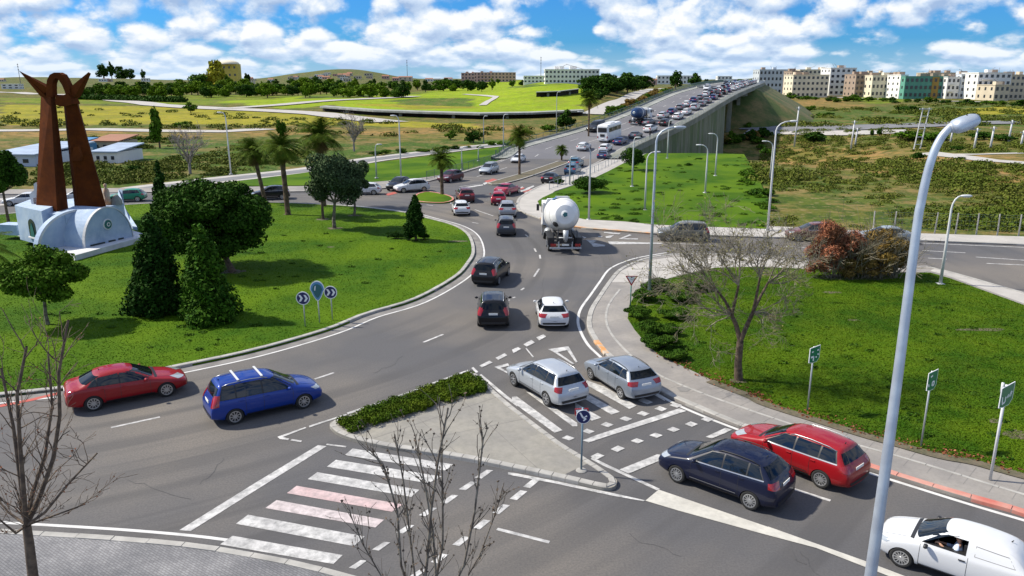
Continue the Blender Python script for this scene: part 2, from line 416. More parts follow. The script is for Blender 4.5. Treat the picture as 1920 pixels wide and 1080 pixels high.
mat('asphalt_patch', (.062, .061, .066), (.085, .083, .086), .9, scale=.8, detail=8, c3=(.04, .04, .042), s3=14, f3=.5)
# ------------------------------------------------------------ terrain: one sheet out to the horizon
BRIGHT = [
 (6, [(730,188),(800,184),(877,185),(872,200),(800,199),(740,195)]), (6, [(560,181),(700,176),(800,176),(700,181),(580,186)]), (6, [(930,166),(990,160),(1080,158),(1000,164)]), (3, [(690,197),(780,193),(900,203),(780,205)]),  # surfaces of the open land, outlined where they lie: (zone, outline)
 (1, [(520,205),(640,196),(700,206),(900,214),(1095,205),(1130,150),(930,150),(800,176),(600,180),(420,190)]),
 (2, [(0,184),(260,180),(560,178),(800,172),(950,165),(950,180),(740,192),(520,197),(300,197),(0,192)]),
 (3, [(0,196),(300,200),(500,210),(640,222),(900,232),(900,240),(500,236),(300,232),(0,236)]),
 (4, [(0,244),(420,240),(700,240),(900,236),(1080,240),(1000,262),(780,262),(640,246),(420,262),(0,262)]),
 (4, [(1340,188),(1395,190),(1440,214),(1438,236),(1340,236)]),
 (5, [(140,262),(420,262),(700,270),(1000,262),(1000,276),(700,300),(560,330),(180,345)]),
 (2, [(1590,176),(1650,172),(1700,190),(1640,196),(1590,188)]), (4, [(1480,185),(1570,178),(1640,200),(1560,205),(1480,200)]),
 (3, [(1760,205),(1960,198),(1960,214),(1800,216)]),
 (5, [(1440,205),(1960,190),(1960,236),(1440,238)]),
 (4, [(1500,275),(1700,285),(1960,300),(1960,350),(1640,330),(1420,300)]),
]
PAL = {0: (.125, .110, .025), 1: (.24, .33, .008), 2: (.15, .21, .008), 3: (.29, .26, .018), 4: (.28, .17, .055), 5: (.055, .10, .012), 6: (.06, .14, .008)}
def build_terrain():
    ys = [4.0]
    while ys[-1] < 110: ys.append(ys[-1] * 1.12)
    while ys[-1] < 700: ys.append(ys[-1] * 1.012)
    while ys[-1] < 9000: ys.append(ys[-1] * 1.03)
    na = 280; A = np.linspace(-1.15, 1.15, na + 1)
    v = []; col = []
    for y in ys:
        for a in A:
            x = a * (y + 25)
            h = hgt(x, y); v.append((x, y, h))
            if abs(x / y) < .72 and y > 70:
                px, py = proj(x, y, h); px += 30 * noise.noise(Vector((x * .03, y * .03, 0))); py += 3.5 * noise.noise(Vector((x * .03, y * .03, 5)))
                z = 0
                for k, poly in BRIGHT:
                    if inpoly(px, py, poly): z = k; break
                c = PAL[z]
                if y > 1250 and z == 0: c = (.10, .11, .05)
            else: c = PAL[0]
            col.append((*c, 1))
    W = na + 1; q = [(r * W + i, r * W + i + 1, (r + 1) * W + i + 1, (r + 1) * W + i) for r in range(len(ys) - 1) for i in range(na)]
    me = mesh_np(np.array(v), np.array(q)); me.polygons.foreach_set('use_smooth', [True] * len(me.polygons))
    at = me.color_attributes.new('zone', 'FLOAT_COLOR', 'POINT'); at.data.foreach_set('color', np.array(col, dtype=np.float32).ravel())
    m = bpy.data.materials.new('field'); m.use_nodes = True; nt = m.node_tree; N = nt.nodes.new; L = nt.links.new
    b = nt.nodes['Principled BSDF']; b.inputs['Roughness'].default_value = .95; b.inputs['Specular IOR Level'].default_value = .1
    att = N('ShaderNodeAttribute'); att.attribute_name = 'zone'; g = N('ShaderNodeNewGeometry'); last = att.outputs['Color']
    for sc_, c, lo, hi, f, dt in ((.035, (.05, .10, .010), .45, .56, .65, 8), (.11, (.24, .155, .065), .49, .58, .6, 9), (.30, (.03, .065, .008), .49, .56, .7, 9), (1.1, (.26, .20, .10), .55, .62, .5, 7)):
        n = N('ShaderNodeTexNoise'); n.inputs['Scale'].default_value = sc_; n.inputs['Detail'].default_value = dt; n.inputs['Roughness'].default_value = .62; L(g.outputs['Position'], n.inputs['Vector'])
        r = N('ShaderNodeMapRange'); r.inputs[1].default_value = lo; r.inputs[2].default_value = hi; r.inputs[4].default_value = f; L(n.outputs[0], r.inputs[0])
        # lush farmland (bright zones) is kept smoother than the wild ground
        sp = N('ShaderNodeSeparateColor'); L(att.outputs['Color'], sp.inputs[0])
        k = N('ShaderNodeMapRange'); k.inputs[1].default_value = .15; k.inputs[2].default_value = .28; k.inputs[3].default_value = 1; k.inputs[4].default_value = .35; L(sp.outputs[1], k.inputs[0])
        mu = N('ShaderNodeMath'); mu.operation = 'MULTIPLY'; L(r.outputs[0], mu.inputs[0]); L(k.outputs[0], mu.inputs[1])
        x = N('ShaderNodeMix'); x.data_type = 'RGBA'; x.inputs[7].default_value = (*c, 1); L(last, x.inputs[6]); L(mu.outputs[0], x.inputs[0]); last = x.outputs[2]
    L(last, b.inputs['Base Color'])
    n = N('ShaderNodeTexNoise'); n.inputs['Scale'].default_value = .9; n.inputs['Detail'].default_value = 8; L(g.outputs['Position'], n.inputs['Vector'])
    bp = N('ShaderNodeBump'); bp.inputs['Strength'].default_value = .8; bp.inputs['Distance'].default_value = .4; L(n.outputs[0], bp.inputs['Height']); L(bp.outputs[0], b.inputs['Normal'])
    o = link('ground', me, None, m); o['kind'] = 'structure'
build_terrain()
# ------------------------------------------------------------ bridge alignment
ZK = [(100, 0), (118, 0), (130, .08), (140, .35), (150, 1.0), (165, 2.5), (186, 5.2), (210, 7.6), (239, 9.7), (280, 11.4), (330, 12.0), (420, 12.2), (600, 11.4), (900, 11.0)]
def interp(tab, s):
    if s <= tab[0][0]: return tab[0][1]
    for i in range(1, len(tab)):
        if s <= tab[i][0]:
            p0 = tab[max(i - 2, 0)]; p1 = tab[i - 1]; p2 = tab[i]; p3 = tab[min(i + 1, len(tab) - 1)]
            t = (s - p1[0]) / (p2[0] - p1[0]); d = p2[0] - p1[0]
            m1 = (p2[1] - p0[1]) / max(1e-6, p2[0] - p0[0]) * d; m2 = (p3[1] - p1[1]) / max(1e-6, p3[0] - p1[0]) * d
            return (2 * t ** 3 - 3 * t * t + 1) * p1[1] + (t ** 3 - 2 * t * t + t) * m1 + (-2 * t ** 3 + 3 * t * t) * p2[1] + (t ** 3 - t * t) * m2
    return tab[-1][1]
def BZ(y): return interp(ZK, y)
rp = [P(*q) for q in ((1007, 352), (1060, 330), (1110, 311), (1172, 286))]
lp = [P(*q) for q in ((805, 341), (867, 325), (960, 297), (985, 287))]
XR = [(p.y, p.x) for p in rp] + [(186, 41.8), (239, 66.2), (280, 83.8), (330, 101.5), (420, 129.5), (600, 184), (900, 272)]
XL = [(p.y, p.x) for p in lp] + [(186, 27.0), (239, 50.7), (280, 68.2), (330, 85.8), (420, 113.5), (600, 168), (900, 256)]
def BX(y, f): a = interp(XL, y); b = interp(XR, y); return a + (b - a) * f
BY = [118 + i * 3 for i in range(60)] + [300 + i * 8 for i in range(50)]
def bstrip(name, f0, f1, o0, o1, dz, m, y0=118, y1=700, kind='structure'):     # strip along the bridge between two lane fractions plus offsets
    v = []; f = []; ys = [y for y in BY if y0 <= y <= y1]
    for y in ys: v += [(BX(y, f0) + o0, y, BZ(y) + dz), (BX(y, f1) + o1, y, BZ(y) + dz)]
    for i in range(len(ys) - 1): f.append((2 * i, 2 * i + 1, 2 * i + 3, 2 * i + 2))
    o = obj(name, v, f, MAT[m]);
    if kind: o['kind'] = kind
    return o
# ------------------------------------------------------------ roads
def PL(pts, z=0.0): return [P(x, y, z) for x, y in pts]
NK = [(1012, 411), (975, 397), (968, 385), (972, 373), (985, 364), (1007, 352), (1060, 330), (1110, 311), (1172, 286)]      # kerb round the nose of the north lawn
NK = [P(*q, .0) for q in NK]
NK = smooth_line(NK, 5)
NE = [P(*q) for q in ((2300, 478), (1920, 461), (1727, 453), (1440, 447), (1225, 440), (1099, 430), (1050, 424), (1012, 411))]
NWK = [P(*q) for q in ((-700, 380), (-300, 372), (0, 366), (240, 362), (520, 361), (600, 360), (697, 357), (725, 354), (770, 346), (805, 341), (867, 325), (960, 297), (985, 287))]
asph = [Vector((-46, 2, 0))] + [Vector((60, 2, 0)), Vector((90, 20, 0))] + NE + NK + NWK[::-1]
sheet('road', asph, 0.0, MAT['asphalt'])
bstrip('bridge_road', 0, 1, -.3, .3, .012, 'asphalt_bridge', y0=136)
bstrip('bridge_road_approach', 0, 1, -.02, .02, .006, 'asphalt', y0=118, y1=139)
# ------------------------------------------------------------ roundabout island
cirpx = [(120, 727), (330, 687), (480, 655), (617, 616), (690, 587), (780, 560), (855, 519), (880, 493), (891, 470), (882, 440), (855, 422), (805, 408), (760, 397), (675, 387), (600, 382), (530, 379)]
isl = [P(x, y, .14) for x, y in cirpx]
ic = Vector((-32.0, 59.5)); 
extra = []
a0 = math.atan2(isl[-1].y - ic.y, isl[-1].x - ic.x); a1 = math.atan2(isl[0].y - ic.y, isl[0].x - ic.x) + 0
r0 = (isl[-1].xy - ic).length; r1 = (isl[0].xy - ic).length
if a1 < a0: a1 += 2 * math.pi
for i in range(1, 22):
    t = i / 22; a = a0 + (a1 - a0) * t; r = r0 + (r1 - r0) * t; extra.append(Vector((ic.x + r * math.cos(a), ic.y + r * math.sin(a), .14)))
isl_line = smooth_line([extra[-1]] + isl + extra[:1], 5); isl_line = isl_line[5:-5]
full = isl_line + extra; full.append(full[0])
sheet('lawn_of_roundabout', [p for p in full[:-1]], .10, MAT['lawn'], th=.1)
kerb_prof('kerb_of_roundabout', full, .28, 0, .15, MAT['kerb'], side=1)
ribbon('gutter_of_roundabout', full, -.62, 0, .004, MAT['gutter'])
ribbon('edge_line_of_roundabout', [p for p in full[4:]], -.80, -.66, .008, MAT['paint_thin'])
rl = [P(*q) for q in ((-60, 775), (0, 762), (60, 750), (110, 738))]
ribbon('red_gutter_paint', rl, -.12, .18, .010, MAT['paint_red'])
# ------------------------------------------------------------ east pavement and lawn
EK = [(2150, 1040), (1920, 962), (1792, 926), (1665, 887), (1610, 869), (1480, 826), (1385, 797), (1297, 760), (1255, 742), (1237, 732), (1180, 697), (1132, 661), (1110, 632), (1100, 608), (1105, 580), (1122, 553), (1140, 527), (1158, 506), (1185, 492), (1215, 482), (1260, 476), (1330, 475), (1440, 479), (1530, 492), (1600, 500), (1700, 500), (1750, 501), (1920, 548), (2200, 625)]
EKw = smooth_line([P(x, y, .13) for x, y in EK], 5)
sheet('pavement_east', EKw + [Vector((44, 18, 0))], .125, MAT['pavement'], th=.12)
kerb_prof('kerb_of_east_pavement', EKw[5 * 6:], .28, 0, .15, MAT['kerb'], side=-1)
kerb_prof('red_kerb_of_east_pavement', EKw[:5 * 4 + 1], .28, 0, .15, MAT['kerb_red'], side=-1)
kerb_prof('kerb_piece_of_east_pavement', EKw[5 * 4:5 * 6 + 1], .28, 0, .15, MAT['kerb'], side=-1)
kerb_prof('yellow_kerb_of_east_pavement', [P(x, y, .15) - Vector((.03, -.02, 0)) for x, y in ((1134, 663), (1124, 650), (1114, 638))], .27, 0.02, .158, MAT['kerb_orange'], side=-1)
sheet('pale_pavement_east', [P(x, y, .13) for x, y in ((1147, 529), (1165, 508), (1190, 496), (1225, 487), (1270, 481), (1330, 480), (1440, 484), (1530, 496), (1545, 502), (1530, 505), (1420, 500), (1340, 502), (1280, 513), (1235, 528), (1200, 529))], .132, MAT['pavement_pale'])
EL = [(2200, 960), (1920, 888), (1825, 862), (1760, 850), (1677, 827), (1622, 812), (1535, 785), (1440, 755), (1410, 740), (1335, 712), (1282, 687), (1235, 665), (1210, 642), (1190, 618), (1177, 597), (1180, 572), (1195, 545), (1218, 524), (1240, 526), (1290, 513), (1340, 502), (1420, 500), (1530, 505), (1600, 509), (1700, 511), (1744, 511), (1782, 522), (1920, 572), (2200, 672)]
sheet('lawn_east', [P(x, y, .14) for x, y in EL], .150, MAT['lawn_right'], th=.02)
sheet('pale_pavement_right', [P(x, y, .13) for x, y in ((1752, 503), (1920, 550), (2200, 627), (2200, 668), (1920, 569), (1782, 519), (1744, 508))], .134, MAT['pavement_pale'])
# inner pale line of stones along the pavement
il = [P(x, y, .13) for x, y in ((1165, 543), (1150, 562), (1141, 580), (1140, 605), (1150, 627), (1165, 645), (1185, 665), (1225, 695), (1268, 716), (1340, 744), (1430, 775), (1560, 818), (1690, 855), (1800, 888), (1920, 925), (2100, 975))]
kerb_prof('line_of_edging_stones', smooth_line(il, 5), .16, .12, .139, MAT['kerb'], side=-1)
sheet('manhole_cover', [P(x, y, .13) for x, y in ((1268, 727), (1285, 723), (1295, 730), (1288, 735), (1275, 734))], .135, MAT['gutter'])
sheet('manhole_cover', [P(x, y, .13) for x, y in ((1590, 828), (1616, 842), (1604, 847), (1580, 832))], .135, MAT['gutter'])
ribbon('soil_strip', smooth_line([P(x, y, .15) for x, y in EL[:10]], 5), -.05, .45, .158, MAT['soil'])
# edge lines
ELN = [(1250, 474), (1230, 477), (1185, 486), (1145, 503), (1125, 528), (1108, 552), (1090, 577), (1084, 596), (1086, 615), (1100, 643), (1120, 664), (1160, 697), (1220, 732), (1282, 765), (1382, 805), (1500, 846), (1610, 881), (1665, 898), (1815, 945), (1920, 976), (2100, 1030)]
eln = smooth_line([P(*q) for q in ELN], 5)
ribbon('edge_line_east', eln, -.08, .08, .0075, MAT['paint_thin'])
# ------------------------------------------------------------ north lawn and pavement
def lift(pts, z): return [Vector((p[0], p[1], z)) for p in pts]
nl_px = [(1012, 386), (1008, 377), (1018, 370), (1040, 360), (1075, 348), (1110, 337), (1167, 307), (1212, 288), (1300, 287), (1395, 289), (1420, 330), (1440, 372), (1440, 429), (1330, 425), (1230, 421), (1172, 415), (1097, 411), (1045, 400)]
nl = [P(x, y, .14) for x, y in nl_px]
pave = NE[:] + NK[:] + [Vector((23.2, 141, 0)), P(1212, 288), P(1110, 337), P(1040, 360), P(1012, 386), P(1097, 408), P(1230, 418), P(1440, 426), P(1727, 440), P(1920, 446), P(2300, 462)]
sheet('pavement_north', pave, .125, MAT['pavement_pale'], th=.12)
sheet('lawn_north', nl, .15, MAT['lawn'], th=.1)
kerb_prof('orange_kerb_north', NE[4:], .3, 0, .15, MAT['kerb_orange'], side=-1)
kerb_prof('kerb_north', NE[:5], .3, 0, .15, MAT['kerb'], side=-1)
kerb_prof('kerb_by_bridge_approach', NK[:-4], .3, 0, .15, MAT['kerb'], side=-1)
# ------------------------------------------------------------ north-west: pavement, lawn, branch road
nwp = [Vector(p) for p in NWK] + [P(981, 286), P(955, 296), P(870, 321), P(805, 333), P(760, 338), P(697, 343), P(600, 350), P(520, 351), P(240, 354), P(0, 357), P(-300, 362), P(-700, 370)]
sheet('pavement_north_west', nwp, .12, MAT['pavement'], th=.12)
kerb_prof('kerb_north_west', NWK[3:], .3, 0, .15, MAT['kerb'], side=1)
sheet('lawn_north_west', [P(x, y) for x, y in ((981, 285), (955, 295), (870, 320), (805, 332), (760, 337), (697, 342), (600, 348), (500, 349), (430, 349), (430, 342), (560, 326), (700, 306), (820, 291), (900, 280), (960, 274))], .06, MAT['lawn'], th=.15)
br = smooth_line([P(x, y) for x, y in ((-300, 384), (0, 379), (200, 362), (300, 350), (430, 335), (585, 318), (692, 300), (805, 286), (890, 276), (955, 270))], 6)
ribbon('branch_road', br, -3.2, 3.2, .03, MAT['pavement_pale'])
ribbon('branch_road_lane', br, -2.0, 1.2, .05, MAT['asphalt_far'])
# ------------------------------------------------------------ splitter island in front
TI = [(618, 797), (622, 790), (650, 780), (730, 755), (800, 730), (860, 706), (888, 698), (905, 712), (960, 760), (1050, 828), (1080, 847), (1120, 872), (1150, 893), (1157, 902), (1152, 911), (1138, 914), (1110, 909), (1045, 894), (960, 876), (880, 860), (800, 847), (730, 837), (670, 824), (632, 810)]
tiw = smooth_line([P(x, y, .14) for x, y in TI + TI[:1]], 4)
sheet('traffic_island', tiw[:-1], .13, MAT['island_concrete'], th=.13)
kerb_prof('kerb_of_traffic_island', tiw[:], .24, 0, .165, MAT['kerb'], side=-1, st=.5)
sheet('dark_tip_of_traffic_island', [P(x, y, .14) for x, y in ((1103, 868), (1146, 897), (1147, 904), (1133, 908), (1053, 892))], .136, MAT['asphalt'])
# ------------------------------------------------------------ bottom left pavement of small setts
def setts():
    m = mat('setts', (.30, .295, .30), (.17, .17, .18), .85, scale=.35, detail=8, c3=(.12, .12, .13), s3=3, f3=.4)
    nt = m.node_tree; N = nt.nodes.new; L = nt.links.new; b = nt.nodes['Principled BSDF']
    g = N('ShaderNodeNewGeometry'); mp = N('ShaderNodeMapping'); mp.inputs['Rotation'].default_value = (0, 0, .6); L(g.outputs['Position'], mp.inputs[0])
    br_ = N('ShaderNodeTexBrick'); br_.inputs['Scale'].default_value = 3.2; br_.inputs['Mortar Size'].default_value = .025; br_.inputs['Color1'].default_value = (1, 1, 1, 1); br_.inputs['Color2'].default_value = (.72, .72, .74, 1); br_.inputs['Mortar'].default_value = (.35, .34, .33, 1)
    L(mp.outputs[0], br_.inputs['Vector']); src = b.inputs['Base Color'].links[0].from_socket
    x = N('ShaderNodeMix'); x.data_type = 'RGBA'; x.blend_type = 'MULTIPLY'; x.inputs[0].default_value = .85; L(src, x.inputs[6]); L(br_.outputs[0], x.inputs[7]); L(x.outputs[2], b.inputs['Base Color'])
setts()
SW = smooth_line([P(x, y, .12) for x, y in ((-250, 985), (-100, 985), (0, 991), (105, 997), (240, 1006), (375, 1019), (480, 1036), (570, 1054), (655, 1076), (720, 1096), (860, 1150))], 4)
sheet('pavement_near', SW + [Vector((-1, 8, 0)), Vector((-25, 8, 0))], .115, MAT['setts'], th=.11)
ribbon('edge_line_near', SW[:29], .42, .56, .008, MAT['paint_thin'])
kerb_prof('kerb_near', SW, .26, 0, .135, MAT['kerb'], side=-1)
# ------------------------------------------------------------ medians towards the bridge
def smallisland(name, px, m, kname, km):
    w = smooth_line([P(x, y, .12) for x, y in px + px[:1]], 3)
    sheet(name, w[:-1], .12, m, th=.12)
    a = sum(w[i].x * w[i + 1].y - w[i + 1].x * w[i].y for i in range(len(w) - 1))
    kerb_prof(kname, w, .25, 0, .15, km, side=1 if a > 0 else -1)
smallisland('grass_islet', [(776, 370), (782, 363), (805, 359), (842, 366), (852, 373), (840, 379), (815, 380), (780, 377)], MAT['lawn'], 'red_kerb_of_grass_islet', MAT['kerb_red'])
smallisland('central_reservation', [(913, 343), (940, 335), (975, 325), (1010, 314), (1060, 296), (1105, 274), (1112, 277), (1075, 301), (1020, 322), (970, 338), (930, 346)], MAT['soil'], 'kerb_of_central_reservation', MAT['kerb'])
# ------------------------------------------------------------ painted markings
QZ = [0]
def quads(name, qs, m='paint', z=.009):                # every outline a hair higher than the one before, so that none share a plane
    mb = MB()
    for q in qs:
        QZ[0] += 1; z_ = z + QZ[0] * .00022
        n = len(mb.v); mb.v += [tuple(P(x, y, 0) + Vector((0, 0, z_))) for x, y in q]; mb.f.append(tuple(range(n, n + len(q))))
    o = mb.build(name, MAT[m]); up(o.data); o['kind'] = 'structure'; return o
Z6 = lambda l: [(480 + x / 4, 810 + y / 4) for x, y in l]
Z3 = lambda l: [(960 + x / 4, 560 + y / 4) for x, y in l]
Z7 = lambda l: [(960 + x / 4, 810 + y / 4) for x, y in l]
Z2 = lambda l: [(480 + x / 4, 560 + y / 4) for x, y in l]
Z7a = lambda l: [(960 + x / 4, 330 + y / 4) for x, y in l]
quads('zebra_crossing_front', [Z6(q) for q in (
 [(725, 125), (1480, 245), (1420, 290), (665, 175)], [(600, 210), (1395, 335), (1290, 385), (530, 262)], [(460, 303), (1225, 435), (1165, 488), (388, 355)],
 [(-60, 622), (815, 785), (735, 858), (-150, 690)], [(-175, 780), (650, 925), (580, 992), (-270, 845)])])
quads('faded_pink_stripe_of_zebra_crossing', [Z6([(305, 405), (1100, 545), (1020, 600), (232, 460)])], 'paint_pink')
quads('pale_pink_stripe_of_zebra_crossing', [Z6([(155, 512), (960, 660), (895, 718), (70, 572)])], 'paint_pale_pink')
quads('stop_line_left', [Z6([(465, 100), (530, 108), (60, 400), (-490, 745), (-575, 738), (0, 380)])])
dq = []
for cx, cy in ((1710, 317), (1590, 405), (1450, 505), (1290, 600), (1120, 730), (940, 858), (765, 995), (1215, 1062)): dq.append(Z6([(cx + 20, cy - 32), (cx + 68, cy - 28), (cx - 18, cy + 34), (cx - 70, cy + 26)]))
for cx, cy in ((2070, 385), (1970, 475), (1838, 580), (1693, 695), (1540, 820), (1378, 950)): dq.append(Z6([(cx + 12, cy - 36), (cx + 66, cy - 28), (cx - 14, cy + 38), (cx - 68, cy + 28)]))
quads('dashed_crossing_front', dq)
quads('traffic_island_outline', [Z2(q) for q in ([(1590, 535), (1605, 540), (1250, 672), (1245, 660)], [(1240, 668), (1250, 674), (690, 870), (680, 858)], [(672, 868), (684, 874), (400, 968), (398, 955)], [(370, 965), (378, 972), (200, 1040), (250, 1052), (240, 1062), (180, 1055), (160, 1038)], [(270, 1056), (345, 1066), (338, 1078), (258, 1066)], [(530, 1090), (680, 1108), (672, 1118), (525, 1100)], [(1630, 515), (1668, 552), (1650, 560), (1615, 522)], [(1690, 568), (1860, 712), (1960, 790), (1960, 812), (1840, 725), (1675, 575)])])
quads('edge_line_of_lane', [Z7(q) for q in ([(-30, 305), (20, 310), (330, 370), (760, 462), (1000, 515), (985, 522), (740, 478), (320, 388), (-30, 322)], [(600, 190), (700, 240), (1110, 430), (1085, 440), (690, 258), (590, 205)])])
quads('painted_wedge', [Z7([(1100, 435), (1500, 572), (1500, 662), (1240, 590), (1000, 518)]), Z7([(1500, 572), (1920, 715), (1900, 772), (1500, 662)]), [(1440, 988), (1530, 1020), (1530, 1028), (1435, 1003)], [(1530, 1020), (1620, 1052), (1720, 1090), (1710, 1098), (1612, 1060), (1530, 1028)]], 'paint_wedge')
# right approach crossing
quads('zebra_crossing_right', [Z3(q) for q in (
 [(35, 735), (380, 990), (318, 1008), (0, 775), (0, 738)], [(105, 700), (170, 715), (490, 935), (490, 960), (455, 960), (240, 800)], [(470, 780), (670, 895), (600, 918), (480, 850)], [(545, 705), (810, 852), (745, 872), (520, 740)],
 [(560, 615), (690, 660), (935, 805), (880, 830), (560, 650)], [(985, 745), (1057, 780), (1015, 796), (945, 765)], [(1085, 722), (1152, 765), (1142, 768), (1065, 725)])])
quads('stop_line_right', [Z3([(1255, 825), (1308, 845), (700, 1040), (575, 1082), (530, 1065), (650, 1020)]), Z3([(1600, 972), (1650, 985), (1600, 1010), (1500, 1050), (1450, 1040)]), Z7([(1090, 170), (1130, 175), (1125, 210), (875, 315), (805, 285)])])
dq = []
for cx, cy in ((420, 1048), (570, 998), (712, 948), (853, 904), (983, 865), (1115, 829), (1228, 802)): dq.append(Z3([(cx - 8, cy - 20), (cx + 50, cy), (cx + 10, cy + 19), (cx - 48, cy)]))
for cx, cy in ((940, 1070), (1080, 1028), (1210, 984), (1345, 944), (1465, 908)): dq.append(Z3([(cx - 5, cy - 20), (cx + 50, cy), (cx + 5, cy + 20), (cx - 50, cy)]))
for cx, cy in ((640, 185), (792, 130)): dq.append(Z7([(cx + 2, cy - 25), (cx + 54, cy - 4), (cx - 2, cy + 24), (cx - 52, cy + 2)]))
quads('dashed_crossing_right', dq)
quads('give_way_line', [Z3(q) for q in ([(0, 385), (45, 365), (68, 380), (10, 412)], [(85, 345), (145, 312), (172, 332), (110, 362)], [(182, 293), (235, 270), (256, 286), (205, 316)])] + [Z2([(1675, 505), (1750, 468), (1775, 482), (1695, 518)]), Z2([(1795, 447), (1865, 412), (1885, 428), (1818, 462)])] + [Z3([(100, 375), (108, 372), (165, 440), (155, 444)])])
quads('painted_triangle', [Z3([(270, 382), (420, 360), (432, 385), (325, 408)]), Z3([(395, 365), (425, 362), (492, 478), (478, 482)]), Z3([(285, 385), (310, 382), (470, 492), (455, 496)]), Z2([(1788, 515), (1890, 488), (1900, 505), (1840, 520)]), Z2([(1788, 515), (1830, 518), (1900, 560), (1890, 566)])], z=.010)
# lane dashes
dl = [((208, 802), (300, 782)), ((590, 711), (626, 699)), ((794, 642), (831, 627)), ((1425, 897), (1557, 939)), ((932, 992), (1030, 1017)),
      ((1012, 478), (1013, 485)), ((1001, 519), (1011, 504)), ((961, 559), (966, 557)), ((1002, 466), (1005, 472)), ((985, 440), (990, 444)), ((977, 544), (983, 540)), ((947, 568), (955, 562)),
      ((1055, 378), (1085, 360)), ((860, 350), (900, 345)), ((640, 368), (690, 366)), ((800, 384), (812, 386)), ((890, 393), (925, 405)), ((885, 417), (897, 419))]
mb = MB()
for a, b in dl: mb.add(ribbong([P(*a), P(*b)], -.07, .07, .0085))
o = mb.build('lane_dashes', MAT['paint']); up(o.data); o['kind'] = 'structure'
mb = MB()
for a, b in (((1480, 1026), (1492, 1050)), ((1492, 1050), (1512, 1058))): mb.add(ribbong([P(*a), P(*b)], -.03, .03, .009))
o = mb.build('crack_in_road', MAT['asphalt']); up(o.data); o['kind'] = 'structure'
# side road markings
quads('side_road_markings', [Z7a(q) for q in ([(555, 480), (635, 487), (610, 500), (640, 508), (700, 520), (695, 530), (610, 533), (595, 512)], [(720, 492), (1000, 500), (1130, 503), (1130, 510), (730, 515)], [(700, 455), (768, 443), (735, 468), (705, 466)], [(880, 440), (900, 445), (830, 470), (945, 470), (945, 478), (795, 475)], [(525, 452), (560, 465), (540, 470)], [(690, 422), (815, 430), (800, 440), (690, 428)], [(645, 452), (680, 452), (675, 460), (650, 460)])])
mb = MB()
for a, b in (((1255, 456), (1340, 460)), ((1470, 462), (1530, 466)), ((1730, 470), (1810, 474)), ((1830, 482), (1920, 488)), ((1740, 484), (1775, 486)), ((1850, 494), (1920, 497)), ((1730, 456), (1920, 464))): mb.add(ribbong([P(*a), P(*b)], -.09, .09, .009))
o = mb.build('lane_lines_of_side_road', MAT['paint']); up(o.data); o['kind'] = 'structure'
quads('hatched_area', [Z7a(q) for q in ([(30, 95), (80, 80), (85, 86), (40, 102)], [(60, 112), (130, 92), (140, 98), (72, 120)], [(90, 128), (175, 96), (185, 102), (100, 136)])] + [[(905, 344), (925, 337), (928, 339), (908, 347)], [(860, 353), (905, 346), (906, 348), (862, 355)], [(985, 354), (1000, 348), (1002, 350), (988, 356)]])
quads('hatched_area_red', [Z7a(q) for q in ([(45, 102), (88, 86), (95, 92), (55, 110)], [(78, 120), (145, 98), (160, 98), (88, 128)])] + [[(720, 364), (740, 360), (745, 363), (728, 367)], [(908, 340), (925, 335), (935, 338), (915, 343)]], 'paint_red')
# bridge markings
def bdash(f, y0, y1, on, off, nm):
    mb = MB(); y = y0
    while y < y1:
        ya, yb = y, y + on; v = []
        for k in range(3):
            yy = ya + (yb - ya) * k / 2; x = BX(yy, f); z = BZ(yy) + .03; v += [(x - .09, yy, z), (x + .09, yy, z)]
        mb.add((v, [(0, 1, 3, 2), (2, 3, 5, 4)])); y += on + off
    o = mb.build(nm, MAT['paint']); o['kind'] = 'structure'
bdash(.24, 112, 300, 3, 6, 'bridge_lane_dashes'); bdash(.76, 118, 300, 3, 6, 'bridge_lane_dashes')
bstrip('bridge_centre_line', .48, .48, -.08, .08, .03, 'paint', y0=150, y1=500); bstrip('bridge_edge_line', 1, 1, -.35, -.2, .03, 'paint', y0=124, y1=500); bstrip('bridge_edge_line', 0, 0, .2, .35, .03, 'paint', y0=124, y1=500)

mb = MB(); g = random.Random(8)
for x, y, n, dx, dy in ((1180, 1000, 9, 13, 5), (240, 900, 8, 16, 3), (1500, 1035, 5, 7, 9), (700, 700, 7, 9, -6), (1020, 520, 6, 2, 10), (420, 860, 6, -8, 9)):
    p = Vector((x, y))
    for i in range(n): q = p + Vector((dx + g.uniform(-6, 6), dy + g.uniform(-5, 5))); mb.add(ribbong([P(*p), P(*q)], -.011, .011, .0065)); p = q
o = mb.build('road_cracks', MAT['asphalt_patch']); up(o.data); o['kind'] = 'structure'
mb = MB()
for x0, y0, x1, y1 in ((655, 815, 905, 735), (730, 838, 985, 785), (760, 762, 860, 852), (850, 735, 1010, 880), (930, 745, 700, 822)): mb.add(ribbong([P(x0, y0, .13), P(x1, y1, .13)], -.012, .012, .134))
o = mb.build('joints_of_island_paving', MAT['gutter']); up(o.data); o['kind'] = 'structure'
mb = MB(); pts = smooth_line([P(*q, .13) for q in EK[3:16]], 1)
for p, q in zip(il[8:], il[9:]):
    for t in (.15, .55, .9):
        m_ = p.lerp(q, t); d = (q - p).normalized(); n_ = Vector((-d.y, d.x, 0)); mb.add(ribbong([m_ - n_ * .75, m_ + n_ * .9], -.012, .012, .128))
o = mb.build('joints_of_east_pavement', MAT['gutter']); up(o.data); o['kind'] = 'structure'

